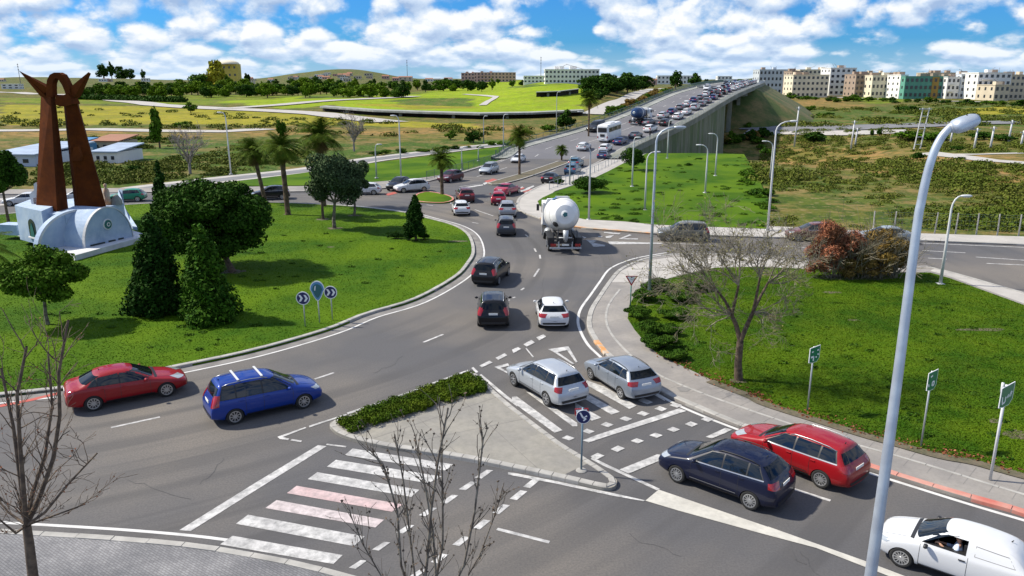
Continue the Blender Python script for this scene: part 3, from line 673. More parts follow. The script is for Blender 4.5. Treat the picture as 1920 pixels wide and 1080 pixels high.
def soil_patch(cx, cy, rx, ry, z, seed):                # worn bare earth in the turf
    g = random.Random(seed); q = P(cx, cy, z); pts = []
    for i in range(16): t = i * math.pi / 8; k = g.uniform(.65, 1.15); pts.append((q.x + rx * k * math.cos(t), q.y + ry * k * math.sin(t)))
    sheet('bare_soil', pts, z, MAT['soil'])
for i, (x, y, rx, ry, z) in enumerate(((437, 509, .9, .7, .104), (627, 428, .8, .6, .104), (664, 404, .7, .5, .104), (606, 411, .8, .6, .104), (540, 402, .5, .4, .104), (300, 588, 1.2, .3, .104), (858, 452, .9, .3, .104), (620, 463, .4, .2, .104),
    (1610, 521, 3.4, .7, .154), (1440, 515, .5, .3, .154), (1560, 548, .7, .25, .154), (1840, 618, 1.5, .3, .154), (1700, 555, .4, .2, .154), (1905, 815, .6, .5, .154), (1385, 714, .45, .3, .154), (1870, 790, .3, .3, .154), (1600, 600, .4, .15, .154))): soil_patch(x, y, rx, ry, z, i)
# ------------------------------------------------------------ vehicles
def evalmesh(o):
    dg = bpy.context.evaluated_depsgraph_get(); dg.update()
    return bpy.data.meshes.new_from_object(o.evaluated_get(dg))
def resample(poly, x):
    for i in range(1, len(poly)):
        if poly[i][0] <= x <= poly[i - 1][0] or poly[i - 1][0] <= x <= poly[i][0]:
            a, b = poly[i - 1], poly[i]; t = (x - a[0]) / (b[0] - a[0]); return a[1] + (b[1] - a[1]) * t
    return poly[-1][1]
SPECS = {   # top line front to back (x, z), then measures
 'hatch':  dict(L=4.05, W=1.74, top=[(2.02,.60),(1.93,.72),(1.45,.86),(.95,.97),(.28,1.36),(.0,1.43),(-.6,1.47),(-1.35,1.41),(-1.78,1.02),(-1.96,.84),(-2.02,.6)], cowl=.95, rf=.18, rr=-1.42, rb=-1.80, belt=(.90,.99), wb=(1.25,-1.25), pil=[-.38,-1.12], rail=0, gl=(.62,.90)),
 'sedan':  dict(L=4.55, W=1.80, top=[(2.27,.58),(2.16,.70),(1.6,.84),(1.02,.95),(.28,1.34),(.0,1.41),(-.6,1.44),(-1.05,1.39),(-1.72,1.07),(-1.85,1.03),(-2.18,1.0),(-2.27,.66)], cowl=1.02, rf=.18, rr=-1.08, rb=-1.72, belt=(.88,.98), wb=(1.38,-1.32), pil=[-.30,-1.10], rail=0, gl=(.66,.92)),
 'mpv':    dict(L=4.40, W=1.80, top=[(2.2,.60),(2.1,.78),(1.65,.94),(1.15,1.06),(.40,1.52),(.1,1.60),(-.7,1.65),(-1.75,1.60),(-2.02,1.12),(-2.15,.85),(-2.2,.6)], cowl=1.15, rf=.30, rr=-1.80, rb=-2.02, belt=(.96,1.02), wb=(1.34,-1.34), pil=[-.22,-1.22], rail=2, gl=(.70,1.0)),
 'wagon':  dict(L=4.52, W=1.78, top=[(2.26,.58),(2.15,.71),(1.6,.85),(1.05,.96),(.32,1.38),(.02,1.46),(-.7,1.50),(-1.72,1.44),(-2.0,1.05),(-2.18,.86),(-2.26,.6)], cowl=1.05, rf=.22, rr=-1.78, rb=-2.05, belt=(.90,1.0), wb=(1.36,-1.34), pil=[-.28,-1.16], rail=1, gl=(.66,.94)),
 'crossover': dict(L=4.45, W=1.84, top=[(2.22,.64),(2.12,.80),(1.6,.96),(1.05,1.06),(.34,1.48),(.05,1.56),(-.6,1.60),(-1.55,1.53),(-1.95,1.16),(-2.14,.95),(-2.22,.68)], cowl=1.05, rf=.24, rr=-1.60, rb=-1.98, belt=(.98,1.10), wb=(1.34,-1.34), pil=[-.28,-1.14], rail=1, gl=(.72,1.02)),
 'suv':    dict(L=4.45, W=1.84, top=[(2.22,.68),(2.14,.88),(1.6,1.02),(1.10,1.10),(.48,1.55),(.15,1.64),(-.6,1.68),(-1.85,1.62),(-2.06,1.14),(-2.18,.92),(-2.22,.7)], cowl=1.10, rf=.38, rr=-1.88, rb=-2.06, belt=(1.0,1.06), wb=(1.33,-1.33), pil=[-.22,-1.16], rail=1, gl=(.72,1.04)),
 'van':    dict(L=4.10, W=1.76, top=[(2.04,.64),(1.95,.79),(1.45,.93),(1.02,1.04),(.30,1.46),(.0,1.53),(-.6,1.55),(-1.45,1.48),(-1.87,1.06),(-1.99,.88),(-2.04,.64)], cowl=1.02, rf=.20, rr=-1.48, rb=-1.87, belt=(.94,1.03), wb=(1.25,-1.26), pil=[-.42], rail=0, gl=(.66,.92)),
}
def bodygeo(s):
    L = s['L'] / 2; W = s['W'] / 2; top = s['top']; b0, b1 = s['belt']
    xs = sorted(set([p[0] for p in top] + [s['wb'][0] + .42, s['wb'][0] - .42, s['wb'][1] + .42, s['wb'][1] - .42, -.2]), reverse=True)
    rings = []
    for x in xs:
        zt = resample(top, x); e = abs(x) / L
        w = W * (1 - .035 * max(0, (e - .5) / .5) ** 2)
        if e > .85: w *= 1 - (.16 if x > 0 else .09) * ((e - .85) / .15) ** 2
        gh = s['rb'] - .02 <= x < s['cowl'] - .02; t = (s['cowl'] - x) / (s['cowl'] - s['rb']); belt = b0 + (b1 - b0) * min(1, max(0, t))
        zb = .20 + (.10 * max(0, (e - .82) / .18) if e > .82 else 0)
        if not gh or zt < belt + .06:
            zbelt = zt - .085; g, t_, zg = .90 * w, .72 * w, zt - .03
            if x < 0: zbelt = zt - .07; t_ = .80 * w; g = .93 * w
        else:
            zbelt = belt; k = min(1, (zt - belt) / .42); g = .925 * w; t_ = (.86 - .17 * k) * w; zg = zt - .055
            if s['top'][6][1] > 1.55: t_ += .04 * w
        r = [(0, zb), (.80 * w, zb), (.955 * w, zb + .07), (.995 * w, zb + .30), (w, (zb + zbelt) / 2 + .12), (.975 * w, zbelt - .04), (g, zbelt + .012), (t_, zg), (.55 * t_, zt - .01), (0, zt)]
        rings.append([(x, y, z) for y, z in r])
    m = len(rings[0]); v = []; f = []
    full = []
    for r in rings: full.append(r + [(p[0], -p[1], p[2]) for p in r[-2:0:-1]])
    k = len(full[0])
    for r in full: v += r
    for i in range(len(full) - 1):
        for j in range(k): f.append((i * k + j, i * k + (j + 1) % k, (i + 1) * k + (j + 1) % k, (i + 1) * k + j))
    for i in (0, len(full) - 1):                   # end caps as a ladder of quads
        for j in range(m - 1):
            a, b = i * k + j, i * k + j + 1; c, d = i * k + (k - j - 1) % k, i * k + (k - j) % k
            q = [a, b, c, d] if j > 0 else [a, b, c]
            if j == m - 2: q = [a, b, d]
            f.append(tuple(q if i else q[::-1]))
    return v, f
def project(bvh, q, d, n=(9, 7), off=.006):       # quad of points in space laid onto the body along d
    a, b, c, e = [Vector(p) for p in q]; d = Vector(d).normalized(); v = []; hit = []
    for j in range(n[1]):
        for i in range(n[0]):
            s, t = i / (n[0] - 1), j / (n[1] - 1); p = (a.lerp(b, s)).lerp(e.lerp(c, s), t)
            h = bvh.ray_cast(p - d * 4, d)
            if h[0] is None: v.append(p); hit.append(False)
            else:
                nn = h[1] if h[1].dot(d) < 0 else -h[1]; v.append(h[0] + nn * off); hit.append(True)
    f = []
    for j in range(n[1] - 1):
        for i in range(n[0] - 1):
            k = (j * n[0] + i, j * n[0] + i + 1, (j + 1) * n[0] + i + 1, (j + 1) * n[0] + i)
            if all(hit[x] for x in k): f.append(k)
    return v, f
def orient(v, f):
    out = []
    for q in f:
        c = sum((Vector(v[i]) for i in q), Vector()) / len(q); n = (Vector(v[q[1]]) - Vector(v[q[0]])).cross(Vector(v[q[2]]) - Vector(v[q[0]]))
        out.append(q if n.dot(c - Vector((c.x * .6, 0, .6))) > 0 else q[::-1])
    return v, out
RIMS = {}
def rim_mesh(spokes):
    if spokes in RIMS: return RIMS[spokes]
    mb = MB(); r = .215
    mb.add(latheg([(r, .0), (r + .012, .012), (r + .012, .022), (r - .02, .02), (r - .025, -.03)], 28, 'y'))
    mb.add(latheg([(.0, .012), (.035, .016), (.045, .004), (.045, -.03)], 14, 'y'))
    for i in range(spokes):
        a = 2 * math.pi * i / spokes; c, s = math.cos(a), math.sin(a); w0, w1 = .020, (.016 if spokes > 7 else .028)
        q = []
        for rr, w, y in ((.03, w0, .010), (r, w1, .014)):
            for sg in (-1, 1): q.append((rr * c - sg * w * s, y, rr * s + sg * w * c))
            for sg in (1, -1): q.append((rr * c - sg * w * s, y - .03, rr * s + sg * w * c))
        mb.add((q, [(0, 1, 5, 4), (1, 2, 6, 5), (2, 3, 7, 6), (3, 0, 4, 7)]))
    me = mesh(mb.v, mb.f); fixn(me); RIMS[spokes] = me; me.materials.append(MAT['rim']); return me
def tyre_mesh():
    if 'tyre' in RIMS: return RIMS['tyre']
    v, f = latheg([(.225, -.01), (.225, .005), (.25, .018), (.295, .018), (.318, .0), (.325, -.03), (.325, -.16), (.31, -.19), (.2, -.195), (.0, -.19)], 32, 'y')
    n = len(v); v2, f2 = latheg([(.225, -.01), (.222, -.06), (.0, -.07)], 32, 'y'); v += v2; f += [tuple(i + n for i in q) for q in f2]
    me = mesh(v, f, True); fixn(me); RIMS['tyre'] = me; me.materials.append(MAT['rubber']); return me
PARTS = {}
def make_parts(kind):
    s = SPECS[kind]; W = s['W'] / 2; L = s['L'] / 2; top = s['top']
    v, f = bodygeo(s); tmp = obj('tmp', v, f, MAT['car_paint'], None, True); fixn(tmp.data)
    m = tmp.modifiers.new('s', 'SUBSURF'); m.levels = 2; m.render_levels = 2
    sm = evalmesh(tmp); tmp.modifiers.clear(); bm = bmesh.new(); bm.from_mesh(sm); bvh = BVHTree.FromBMesh(bm); bm.free()
    old = tmp.data; tmp.data = sm; cuts = []
    if not sm.materials: sm.materials.append(MAT['car_paint'])
    wr = .365
    for wx in s['wb']:
        c = obj('cut', *prism([(wx + wr * math.cos(t * math.pi / 16), .62, .30 + wr * math.sin(t * math.pi / 16)) for t in range(32)], (0, 1, 0)), MAT['car_black']); fixn(c.data); cuts.append(c)
        c = obj('cut', *prism([(wx + wr * math.cos(t * math.pi / 16), -.62, .30 + wr * math.sin(t * math.pi / 16)) for t in range(32)], (0, -1, 0)), MAT['car_black']); fixn(c.data); cuts.append(c)
    if kind == 'van':      # the driver's window is open: a hollow cabin behind it
        c = obj('cut', *prism([(.80, .40, 1.02), (-.36, .40, 1.03), (-.36, .40, 1.41), (.16, .40, 1.40), (.40, .40, 1.30)], (0, .7, 0)), MAT['car_black']); fixn(c.data); cuts.append(c)
        c = obj('cut', *boxg((.0, .02, .86), (1.1, 1.15, .92)), MAT['car_black']); fixn(c.data); cuts.append(c)
    for c in cuts:
        b = tmp.modifiers.new('b', 'BOOLEAN'); b.operation = 'DIFFERENCE'; b.solver = 'EXACT'; b.object = c
        try: b.material_mode = 'TRANSFER'
        except Exception: pass
    body = evalmesh(tmp)
    for c in cuts: bpy.data.objects.remove(c)
    bpy.data.objects.remove(tmp)
    body.polygons.foreach_set('use_smooth', [True] * len(body.polygons)); body.set_sharp_from_angle(angle=R(38))
    if len(body.materials) < 2: body.materials.append(MAT['car_black'])
    parts = {'body': body}
    b0, b1 = s['belt']; rz = top[5][1]; cx = s['cowl']
    def belt(x): t = (cx - x) / (cx - s['rb']); return b0 + (b1 - b0) * min(1, max(0, t))
    def roof(x): return resample(top, x) - .105
    def geo(vf, m, smooth=True): me = mesh(*orient(*vf), smooth); me.materials.append(MAT[m]); return me
    def side(q, sg, off=.008, n=(9, 7)): return project(bvh, [(x, 0, z) for x, z in q], (0, -sg, 0), n, off)
    xf, xr = cx - .30, s['rb'] + (.30 if kind != 'mpv' and kind != 'suv' else .20)
    xs = [xf] + [s['pil'][0]] + s['pil'][1:] + [xr] if kind != 'van' else [xf, s['pil'][0]]
    xft = s['rf'] - .06; xrt = s['rr'] + .16
    def paneq(i):
        a, b = xs[i] - (.03 if i else 0), xs[i + 1] + .03
        at = xft if i == 0 else a; bt = b if i < len(xs) - 2 or kind == 'van' else max(xrt, b)
        if i == len(xs) - 2 and kind != 'van': b = xr; bt = min(xrt, a - .12)
        if i == len(xs) - 2 and kind == 'sedan': bt = min(a - .05, s['rr'] + .30)
        return [(a, belt(a) + .045), (b, belt(b) + .045), (bt, roof(bt)), (at, roof(at))]
    for sg in (1, -1):
        fr = MB(); last = paneq(len(xs) - 2)
        q = [(xf + .05, belt(xf) + .025), (last[1][0] - .06, belt(last[1][0]) + .025), (last[2][0] - .03, roof(last[2][0]) + .02), (xft + .02, roof(xft) + .02)]
        if kind in ('crossover', 'wagon'):
            ct = MB(); ct.add(side([(q[0][0], q[0][1] - .03), (q[1][0], q[1][1] - .03), (q[1][0], q[1][1]), (q[0][0], q[0][1])], sg, .010, (22, 3))); parts.setdefault('window_trim', []).append(geo((ct.v, ct.f), 'chrome'))
            ct = MB(); ct.add(side([(s['wb'][0] - .5, .40), (s['wb'][1] + .5, .40), (s['wb'][1] + .5, .425), (s['wb'][0] - .5, .425)], sg, .010, (20, 3))); parts.setdefault('side_moulding', []).append(geo((ct.v, ct.f), 'chrome' if kind == 'crossover' else 'car_black'))
        if kind != 'van': fr.add(side(q, sg, .004, (22, 8)))
        if kind == 'van' and sg == -1:
            parts.setdefault('side_window', []).append(geo(side(paneq(0), sg), 'car_glass'))
        if kind != 'van':
            parts.setdefault('window_frame', []).append(geo((fr.v, fr.f), 'car_black'))
            for i in range(len(xs) - 1): parts.setdefault('side_window', []).append(geo(side(paneq(i), sg), 'car_glass'))
        dl = MB(); zz = lambda x, a, b: [(x - .006, a), (x + .006, a), (x + .006, b), (x - .006, b)]
        for x in ([cx - .22] + s['pil'] if kind != 'van' else [cx - .22, s['pil'][0]]):
            if abs(x - s['wb'][1]) < .42: x = s['wb'][1] + .44
            dl.add(side(zz(x, .34, belt(x) + .02), sg, .003, (2, 12)))
        x0, x1 = cx - .22, s['wb'][1] + .46
        dl.add(side([(x0, .335), (x1, .335), (x1, .347), (x0, .347)], sg, .003, (20, 2)))
        parts.setdefault('door_seam', []).append(geo((dl.v, dl.f), 'car_black'))
        tr = MB(); tr.add(side([(s['wb'][0] - .45, .33), (s['wb'][1] + .45, .33), (s['wb'][1] + .45, .23), (s['wb'][0] - .45, .23)], sg, .010, (20, 3)))
        parts.setdefault('sill', []).append(geo((tr.v, tr.f), 'car_black'))
        for x in ([s['pil'][0] + .14] + ([s['pil'][1] + .16] if kind != 'van' else [])):
            z = belt(x) - .09; h = bvh.ray_cast(Vector((x, sg * 3, z)), Vector((0, -sg, 0)))
            if h[0]:
                hb = MB(); hb.box((x, h[0].y + sg * .012, z), (.17, .03, .028)); me = mesh(hb.v, hb.f); me.materials.append(MAT['car_black' if kind == 'van' else 'car_paint']); parts.setdefault('door_handle', []).append(me)
        # headlight / taillight
        zn = s['gl'][0]
        q = [(L - .03, sg * (W * .56), zn + .0), (L - .34, sg * (W * .97), zn + .03), (L - .50, sg * (W * .97), zn + .15), (L - .10, sg * (W * .54), zn + .085)]
        me = geo(project(bvh, q, (-.60, -sg * .80, 0), (10, 5), .007), 'headlight'); parts.setdefault('headlight', []).append(me)
        tz = s['gl'][1]
        if kind in ('mpv', 'suv'): z0, z1 = tz - .22, tz + .20
        else: z0, z1 = tz - .17, tz + .03
        inn = .76 if kind in ('mpv', 'suv', 'wagon') else .60
        q = [(-L + .03, sg * (W * inn), z0), (-L + .30, sg * (W * .99), z0 + .05), (-L + .30, sg * (W * .99), z1 + .03), (-L + .06, sg * (W * inn), z1)]
        me = geo(project(bvh, q, (.62, -sg * .78, 0), (9, 6), .008), 'taillight'); parts.setdefault('taillight', []).append(me)
        mv, mf = latheg([(.001, -.05), (.06, -.045), (.085, 0), (.07, .05), (.001, .06)], 12, 'x')
        mv = [(x * 1.1 + cx - .38, y * 1.25 + sg * (W + .075), z * .85 + belt(cx) + .08) for x, y, z in mv]
        me = mesh(mv, mf, True); fixn(me); me.materials.append(MAT['car_black' if kind == 'van' else 'car_paint']); parts.setdefault('wing_mirror', []).append(me)
    zt, zc = resample(top, s['rf']) - .05, resample(top, cx) + .02
    q = [(0, -W * .84, zc), (0, W * .84, zc), (0, W * .64, zt + .0), (0, -W * .64, zt + .0)]
    parts['windscreen'] = [geo(project(bvh, q, (-1, 0, -.0), (13, 9), .009), 'car_glass')]
    zt, zc = resample(top, s['rr']) - .06, resample(top, s['rb']) + .02
    q = [(0, -W * .78, zc), (0, W * .78, zc), (0, W * .62, zt), (0, -W * .62, zt)]
    if kind == 'van': parts['rear_door'] = [geo(project(bvh, q, (1, 0, 0), (13, 9), .006), 'car_paint')]
    else: parts['rear_window'] = [geo(project(bvh, q, (1, 0, 0), (13, 9), .009), 'car_glass_dark')]
    h = bvh.ray_cast(Vector((-4, 0, s['gl'][1] - .16)), Vector((1, 0, 0)))
    pz = s['gl'][1] - (.12 if kind != 'sedan' else .12)
    h = bvh.ray_cast(Vector((-4, 0, pz)), Vector((1, 0, 0))); pb = MB(); pb.box((h[0].x - .012, 0, pz), (.02, .50, .115)); me = mesh(pb.v, pb.f); me.materials.append(MAT['plate']); parts['number_plate'] = [me]
    lo = MB(); q = [(0, -W * .70, .36), (0, W * .70, .36), (0, W * .76, .47), (0, -W * .76, .47)]; lo.add(project(bvh, q, (1, 0, 0), (13, 4), .012))
    q2 = [(0, -W * .66, .30), (0, W * .66, .30), (0, W * .70, .47), (0, -W * .70, .47)]; parts['rear_bumper_trim'] = [geo((lo.v, lo.f), 'car_black')]
    gr = MB(); gr.add(project(bvh, q2, (-1, 0, 0), (13, 4), .012)); parts['grille'] = [geo((gr.v, gr.f), 'car_black')]
    for sg in (1, -1):
        bs = MB(); bs.add(project(bvh, [(cx + .12, sg * W * .70, 0), (L - .16, sg * W * .58, 0), (L - .16, sg * W * .58 + .012, 0), (cx + .12, sg * W * .70 + .012, 0)], (0, 0, -1), (16, 2), .003))
        parts.setdefault('bonnet_seam', []).append(geo((bs.v, bs.f), 'car_black'))
    cw = MB(); cw.add(project(bvh, [(cx - .02, -W * .80, 0), (cx - .02, W * .80, 0), (cx + .09, W * .74, 0), (cx + .09, -W * .74, 0)], (0, 0, -1), (14, 4), .006)); parts['cowl_trim'] = [geo((cw.v, cw.f), 'car_black')]
    if kind == 'van':
        for sg in (1, -1):
            pn = MB()
            for q in ([(-.56, 1.34), (-1.36, 1.30), (-1.36, 1.315), (-.56, 1.355)], [(-.56, 1.08), (-1.55, 1.08), (-1.55, 1.093), (-.56, 1.093)], [(-.56, 1.08), (-.572, 1.08), (-.572, 1.35), (-.56, 1.35)], [(-1.55, 1.08), (-1.56, 1.08), (-1.37, 1.31), (-1.36, 1.31)]): pn.add(side(q, sg, .004, (8, 2)))
            parts.setdefault('side_panel_seam', []).append(geo((pn.v, pn.f), 'gutter'))
    if s['rail']:
        for sg in (1, -1):
            pts = []
            for x in (s['rf'] - .25, s['rf'] - .40, s['rf'] - .9, (s['rf'] + s['rr']) / 2, s['rr'] + .4, s['rr'] + .15):
                h = bvh.ray_cast(Vector((x, sg * W * .64, 3)), Vector((0, 0, -1))); pts.append(h[0] + Vector((0, 0, .045)))
            pts[0].z -= .045; pts[-1].z -= .045
            me = mesh(*tubeg(pts, .017, 6), True); me.materials.append(MAT['chrome' if kind != 'crossover' else 'car_black']); parts.setdefault('roof_rail', []).append(me)
        if s['rail'] == 2:
            for x in (-.15, -1.05):
                z = resample(top, x) + .03; cb = MB(); cb.box((x, 0, z), (.08, W * 1.36, .03)); me = mesh(cb.v, cb.f); me.materials.append(MAT['white_pole']); parts.setdefault('roof_bar', []).append(me)
    an = MB(); xa = s['rr'] + .16; an.tube([(xa, 0, resample(top, xa) - .01), (xa - .04, 0, resample(top, xa) + .05)], [.02, .012], 5); me = mesh(an.v, an.f); me.materials.append(MAT['car_black']); parts['aerial'] = [me]
    PARTS[kind] = parts; return parts
FLAT = {}
def flatmesh(kind):                                   # the same car as one mesh, for the far queue
    if kind in FLAT: return FLAT[kind]
    p = PARTS[kind] if kind in PARTS else make_parts(kind); s = SPECS[kind]; bm = bmesh.new(); mats = []
    def addm(me, mtx=None):
        n = len(bm.faces); bm.from_mesh(me); bm.faces.ensure_lookup_table(); mm = [m for m in me.materials]
        fs = bm.faces[n:]
        for fc in fs:
            m = mm[min(fc.material_index, len(mm) - 1)] if mm else MAT['car_paint']
            if m not in mats: mats.append(m)
            fc.material_index = mats.index(m)
        if mtx: bmesh.ops.transform(bm, matrix=mtx, verts=list({v for fc in fs for v in fc.verts}))
    addm(p['body'])
    for k, l in p.items():
        if k in ('body', 'door_seam', 'door_handle', 'aerial', 'sill'): continue
        for me in l: addm(me)
    for x in s['wb']:
        for sg in (1, -1):
            mt = Matrix.Translation((x, sg * (s['W'] / 2 - .03), .325)) @ Matrix.Rotation(0 if sg > 0 else math.pi, 4, 'Z')
            addm(tyre_mesh(), mt); addm(rim_mesh(7), mt)
    me = bpy.data.meshes.new('m'); bm.to_mesh(me); bm.free()
    for m in mats: me.materials.append(m)
    FLAT[kind] = me; return me
def car(kind, colr, loc, ang, label, cat='car', group=None, metal=0.0, name=None, sc_=1.0, spokes=10, slope=0.0, simple=False, zs=1.0):
    c4 = (*colr, metal)
    if simple:
        o = link(name or 'car', flatmesh(kind), None); o.color = c4; o.location = loc; o.rotation_euler = (0, slope, ang); o.scale = (sc_,) * 3
        tag(o, label, cat, group); return o
    if kind not in PARTS: make_parts(kind)
    s = SPECS[kind]; root = empty(name or 'car', loc, ang, label, cat, group); root.rotation_euler = (0, slope, ang); root.scale = (sc_, sc_, sc_ * zs)
    for k, l in PARTS[kind].items():
        for me in ([l] if k == 'body' else l):
            c = link(k, me, root); c.color = c4
    for x in s['wb']:
        for sg in (1, -1):
            w = link('wheel', tyre_mesh(), root); w.location = (x, sg * (s['W'] / 2 - .03), .325); w.rotation_euler = (0, 0, 0 if sg > 0 else math.pi)
            link('rim', rim_mesh(spokes), w)
    return root
def by_wheels(rear, front, kind, side=1):            # visible wheels' contact points (pixels) -> place and heading; side=1: left wheels seen
    a, b = P(*rear), P(*front); d = (b - a); ang = math.atan2(d.y, d.x); s = SPECS[kind]; W = s['W'] / 2 - .05
    n = Vector((-math.sin(ang), math.cos(ang), 0)); mid = (a + b) / 2 - n * W * side
    wbm = (s['wb'][0] + s['wb'][1]) / 2; u = Vector((math.cos(ang), math.sin(ang), 0)); return mid - u * wbm, ang, d.length / (s['wb'][0] - s['wb'][1])
RED = (.27, .006, .010); BLUE = (.006, .035, .24); WHITE = (.60, .61, .63); SILVER = (.46, .49, .53); BLACK = (.005, .005, .007); NAVY = (.003, .006, .026); GREY = (.20, .21, .23)
def near_car(kind, col_, rear, front, side, label, **k):
    loc, ang, sl = by_wheels(rear, front, kind, side); print(label[:30], 'wheelbase ratio', round(sl, 3), 'deg', round(math.degrees(ang)))
    k.setdefault('sc_', min(1.06, max(.94, sl)))
    return car(kind, col_, loc, ang, label, **k)
near_car('sedan', RED, (177, 770), (314, 743), -1, 'red saloon car driving beside the grass roundabout, at the left of the photo', name='saloon_car', spokes=10)
near_car('mpv', BLUE, (440, 795), (572, 765), -1, 'blue people carrier with two white roof bars, behind the red saloon', name='people_carrier', spokes=9, metal=.2)
near_car('wagon', SILVER, (1024, 762), (963, 724), 1, 'light silver estate car with roof rails stopped on the right zebra crossing', name='estate_car', spokes=7, metal=.45, zs=1.09)
near_car('crossover', (.30, .34, .40), (1161, 748), (1106, 712), 1, 'grey blue silver estate car next to the kerb, right of the light silver estate', name='estate_car', spokes=8, metal=.55, zs=.97)
near_car('crossover', NAVY, (1404, 956), (1268, 905), 1, 'dark navy crossover car with shiny ten spoke wheels in the right approach lane', name='crossover_car', spokes=12, zs=1.05)
near_car('wagon', RED, (1530, 911), (1410, 862), 1, 'red estate car half hidden behind the navy crossover, beside the kerb', name='estate_car', spokes=12, sc_=1.04)
van = near_car('van', WHITE, (1868, 1128), (1686, 1064), 1, 'white car derived van with an open window showing its driver, bottom right', name='small_van', cat='van', spokes=13)
# the driver
def driver(root):
    def skin_obj(name, vs, es, rad, m, parent=None, lev=2):
        me = bpy.data.meshes.new('m'); me.from_pydata(vs, es, []); o = bpy.data.objects.new('tmp', me); COL.objects.link(o)
        md = o.modifiers.new('k', 'SKIN'); 
        for i, r in enumerate(rad): me.skin_vertices[0].data[i].radius = (r, r) if not isinstance(r, tuple) else r
        me.skin_vertices[0].data[0].use_root = True
        s_ = o.modifiers.new('s', 'SUBSURF'); s_.levels = lev; s_.render_levels = lev
        e = evalmesh(o); bpy.data.objects.remove(o); e.polygons.foreach_set('use_smooth', [True] * len(e.polygons)); e.materials.clear(); return link(name, e, parent, m)
    v = [(0, 0, .02), (.02, 0, .22), (.0, 0, .42), (.0, 0, .52), (.01, 0, .57), (.03, 0, .68), (.03, 0, .77),
         (0, .15, .46), (.08, .24, .24), (.30, .26, .34), (.46, .20, .44), (.0, -.15, .46), (.10, -.20, .24), (.34, -.12, .30), (.48, -.06, .34),
         (.22, .09, -.02), (.22, -.09, -.02)]
    e = [(0, 1), (1, 2), (2, 3), (3, 4), (4, 5), (5, 6), (2, 7), (7, 8), (8, 9), (9, 10), (2, 11), (11, 12), (12, 13), (13, 14), (0, 15), (0, 16)]
    r = [(.13, .16), (.13, .16), (.12, .17), .06, .055, (.095, .08), .06, .07, .05, .04, .03, .07, .05, .04, .03, .08, .08]
    p = empty('person', root.matrix_basis @ Vector((-.12, .40, .61)), root.rotation_euler.z, 'driver in a light blue shirt leaning an arm towards the wheel of the white van', 'person')
    b = skin_obj('body', v, e, r, MAT['skin'], p)
    sh = skin_obj('shirt', [v[i] for i in (0, 1, 2, 3, 7, 8, 9, 11, 12, 13)], [(0, 1), (1, 2), (2, 3), (2, 4), (4, 5), (5, 6), (2, 7), (7, 8), (8, 9)], [(.15, .18), (.15, .18), (.14, .19), .065, .085, .065, .05, .085, .065, .05], MAT['shirt'], p)
    hv, hf = latheg([(.001, .115), (.06, .10), (.09, .05), (.098, .0), (.085, -.05)], 14); link('hair', mesh([(x + .01, y * .86, z + .72) for x, y, z in hv], hf, True), p, MAT['hair'])
    f = MB()
    f.add(latheg([(.001, .02), (.012, .0), (.001, -.03)], 6, 'z', (.125, 0, .68))); link('nose', mesh(f.v, f.f, True), p, MAT['skin'])
    for sy, nm in ((.03, 'eye'), (-.03, 'eye')): f = MB(); f.add(latheg([(.001, .01), (.01, 0), (.001, -.01)], 8, 'z', (.115, sy, .70))); link(nm, mesh(f.v, f.f, True), p, MAT['hair'])
    for q, sg in ((10, 1), (14, -1)):                # hand with four fingers and a thumb closed on the steering wheel rim
        c = Vector(v[q]); vs = [tuple(c - Vector((.03, 0, 0))), tuple(c + Vector((.02, 0, .005))), tuple(c + Vector((.05, 0, .01)))]; es = [(0, 1), (1, 2)]; rd = [.028, .034, .032]
        for k in range(4):
            y = (-.03 + .02 * k); n = len(vs); ln = (.9, 1.0, .95, .8)[k]
            vs += [tuple(c + Vector((.085 * ln, y, .018))), tuple(c + Vector((.105 * ln, y, -.012))), tuple(c + Vector((.085 * ln, y, -.035)))]; es += [(2, n), (n, n + 1), (n + 1, n + 2)]; rd += [.0095, .009, .008]
        n = len(vs); vs += [tuple(c + Vector((.04, -.045 * sg, -.01))), tuple(c + Vector((.075, -.05 * sg, -.02)))]; es += [(1, n), (n, n + 1)]; rd += [.011, .009]
        skin_obj('hand', vs, es, rd, MAT['skin'], p, 1)
    bpy.context.view_layer.update()
    sw = MB(); pts = [(.0, .17 * math.cos(t * math.pi / 9), .17 * math.sin(t * math.pi / 9)) for t in range(19)]; sw.tube(pts, .014, 6, False); sw.tube([(0, -.16, 0), (0, .16, 0)], .02, 6)
    s = sw.build('steering_wheel', MAT['car_black'], root, True); s.location = (.44, .38, 1.03); s.rotation_euler = (0, R(-20), 0)
    st = MB(); st.box((-.32, .36, .86), (.12, .46, .70), 0, .9); st.build('seat', MAT['dark_cloth'], root)
driver(van)
# cars on the roundabout and the approaches: centre on the ground (pixel), heading in the picture given by a second pixel ahead
def mid_car(kind, col_, c, ahead, label, **k):
    a, b = P(*c), P(*ahead); ang = math.atan2(b.y - a.y, b.x - a.x)
    return car(kind, col_, a, ang, label, **k)
mid_car('suv', BLACK, (925, 597), (925, 565), 'black compact SUV following the roundabout beside the white hatchback, seen from behind', name='compact_suv', metal=.1)
mid_car('hatch', WHITE, (1034, 600), (1026, 568), 'white hatchback with red tail lights entering the roundabout, seen from behind', name='hatchback_car')
mid_car('suv', BLACK, (922, 524), (955, 494), 'black compact SUV angled to the right on the roundabout, ahead of the other black one', name='compact_suv', metal=.1)
mid_car('suv', (.05, .055, .065), (949, 436), (948, 410), 'dark grey SUV queued left of the white mixer truck, seen from behind', name='compact_suv', metal=.3, sc_=.97)
mid_car('crossover', (.30, .31, .33), (951, 403), (949, 385), 'grey crossover just ahead of the dark grey SUV near the truck', name='crossover_car', metal=.4)
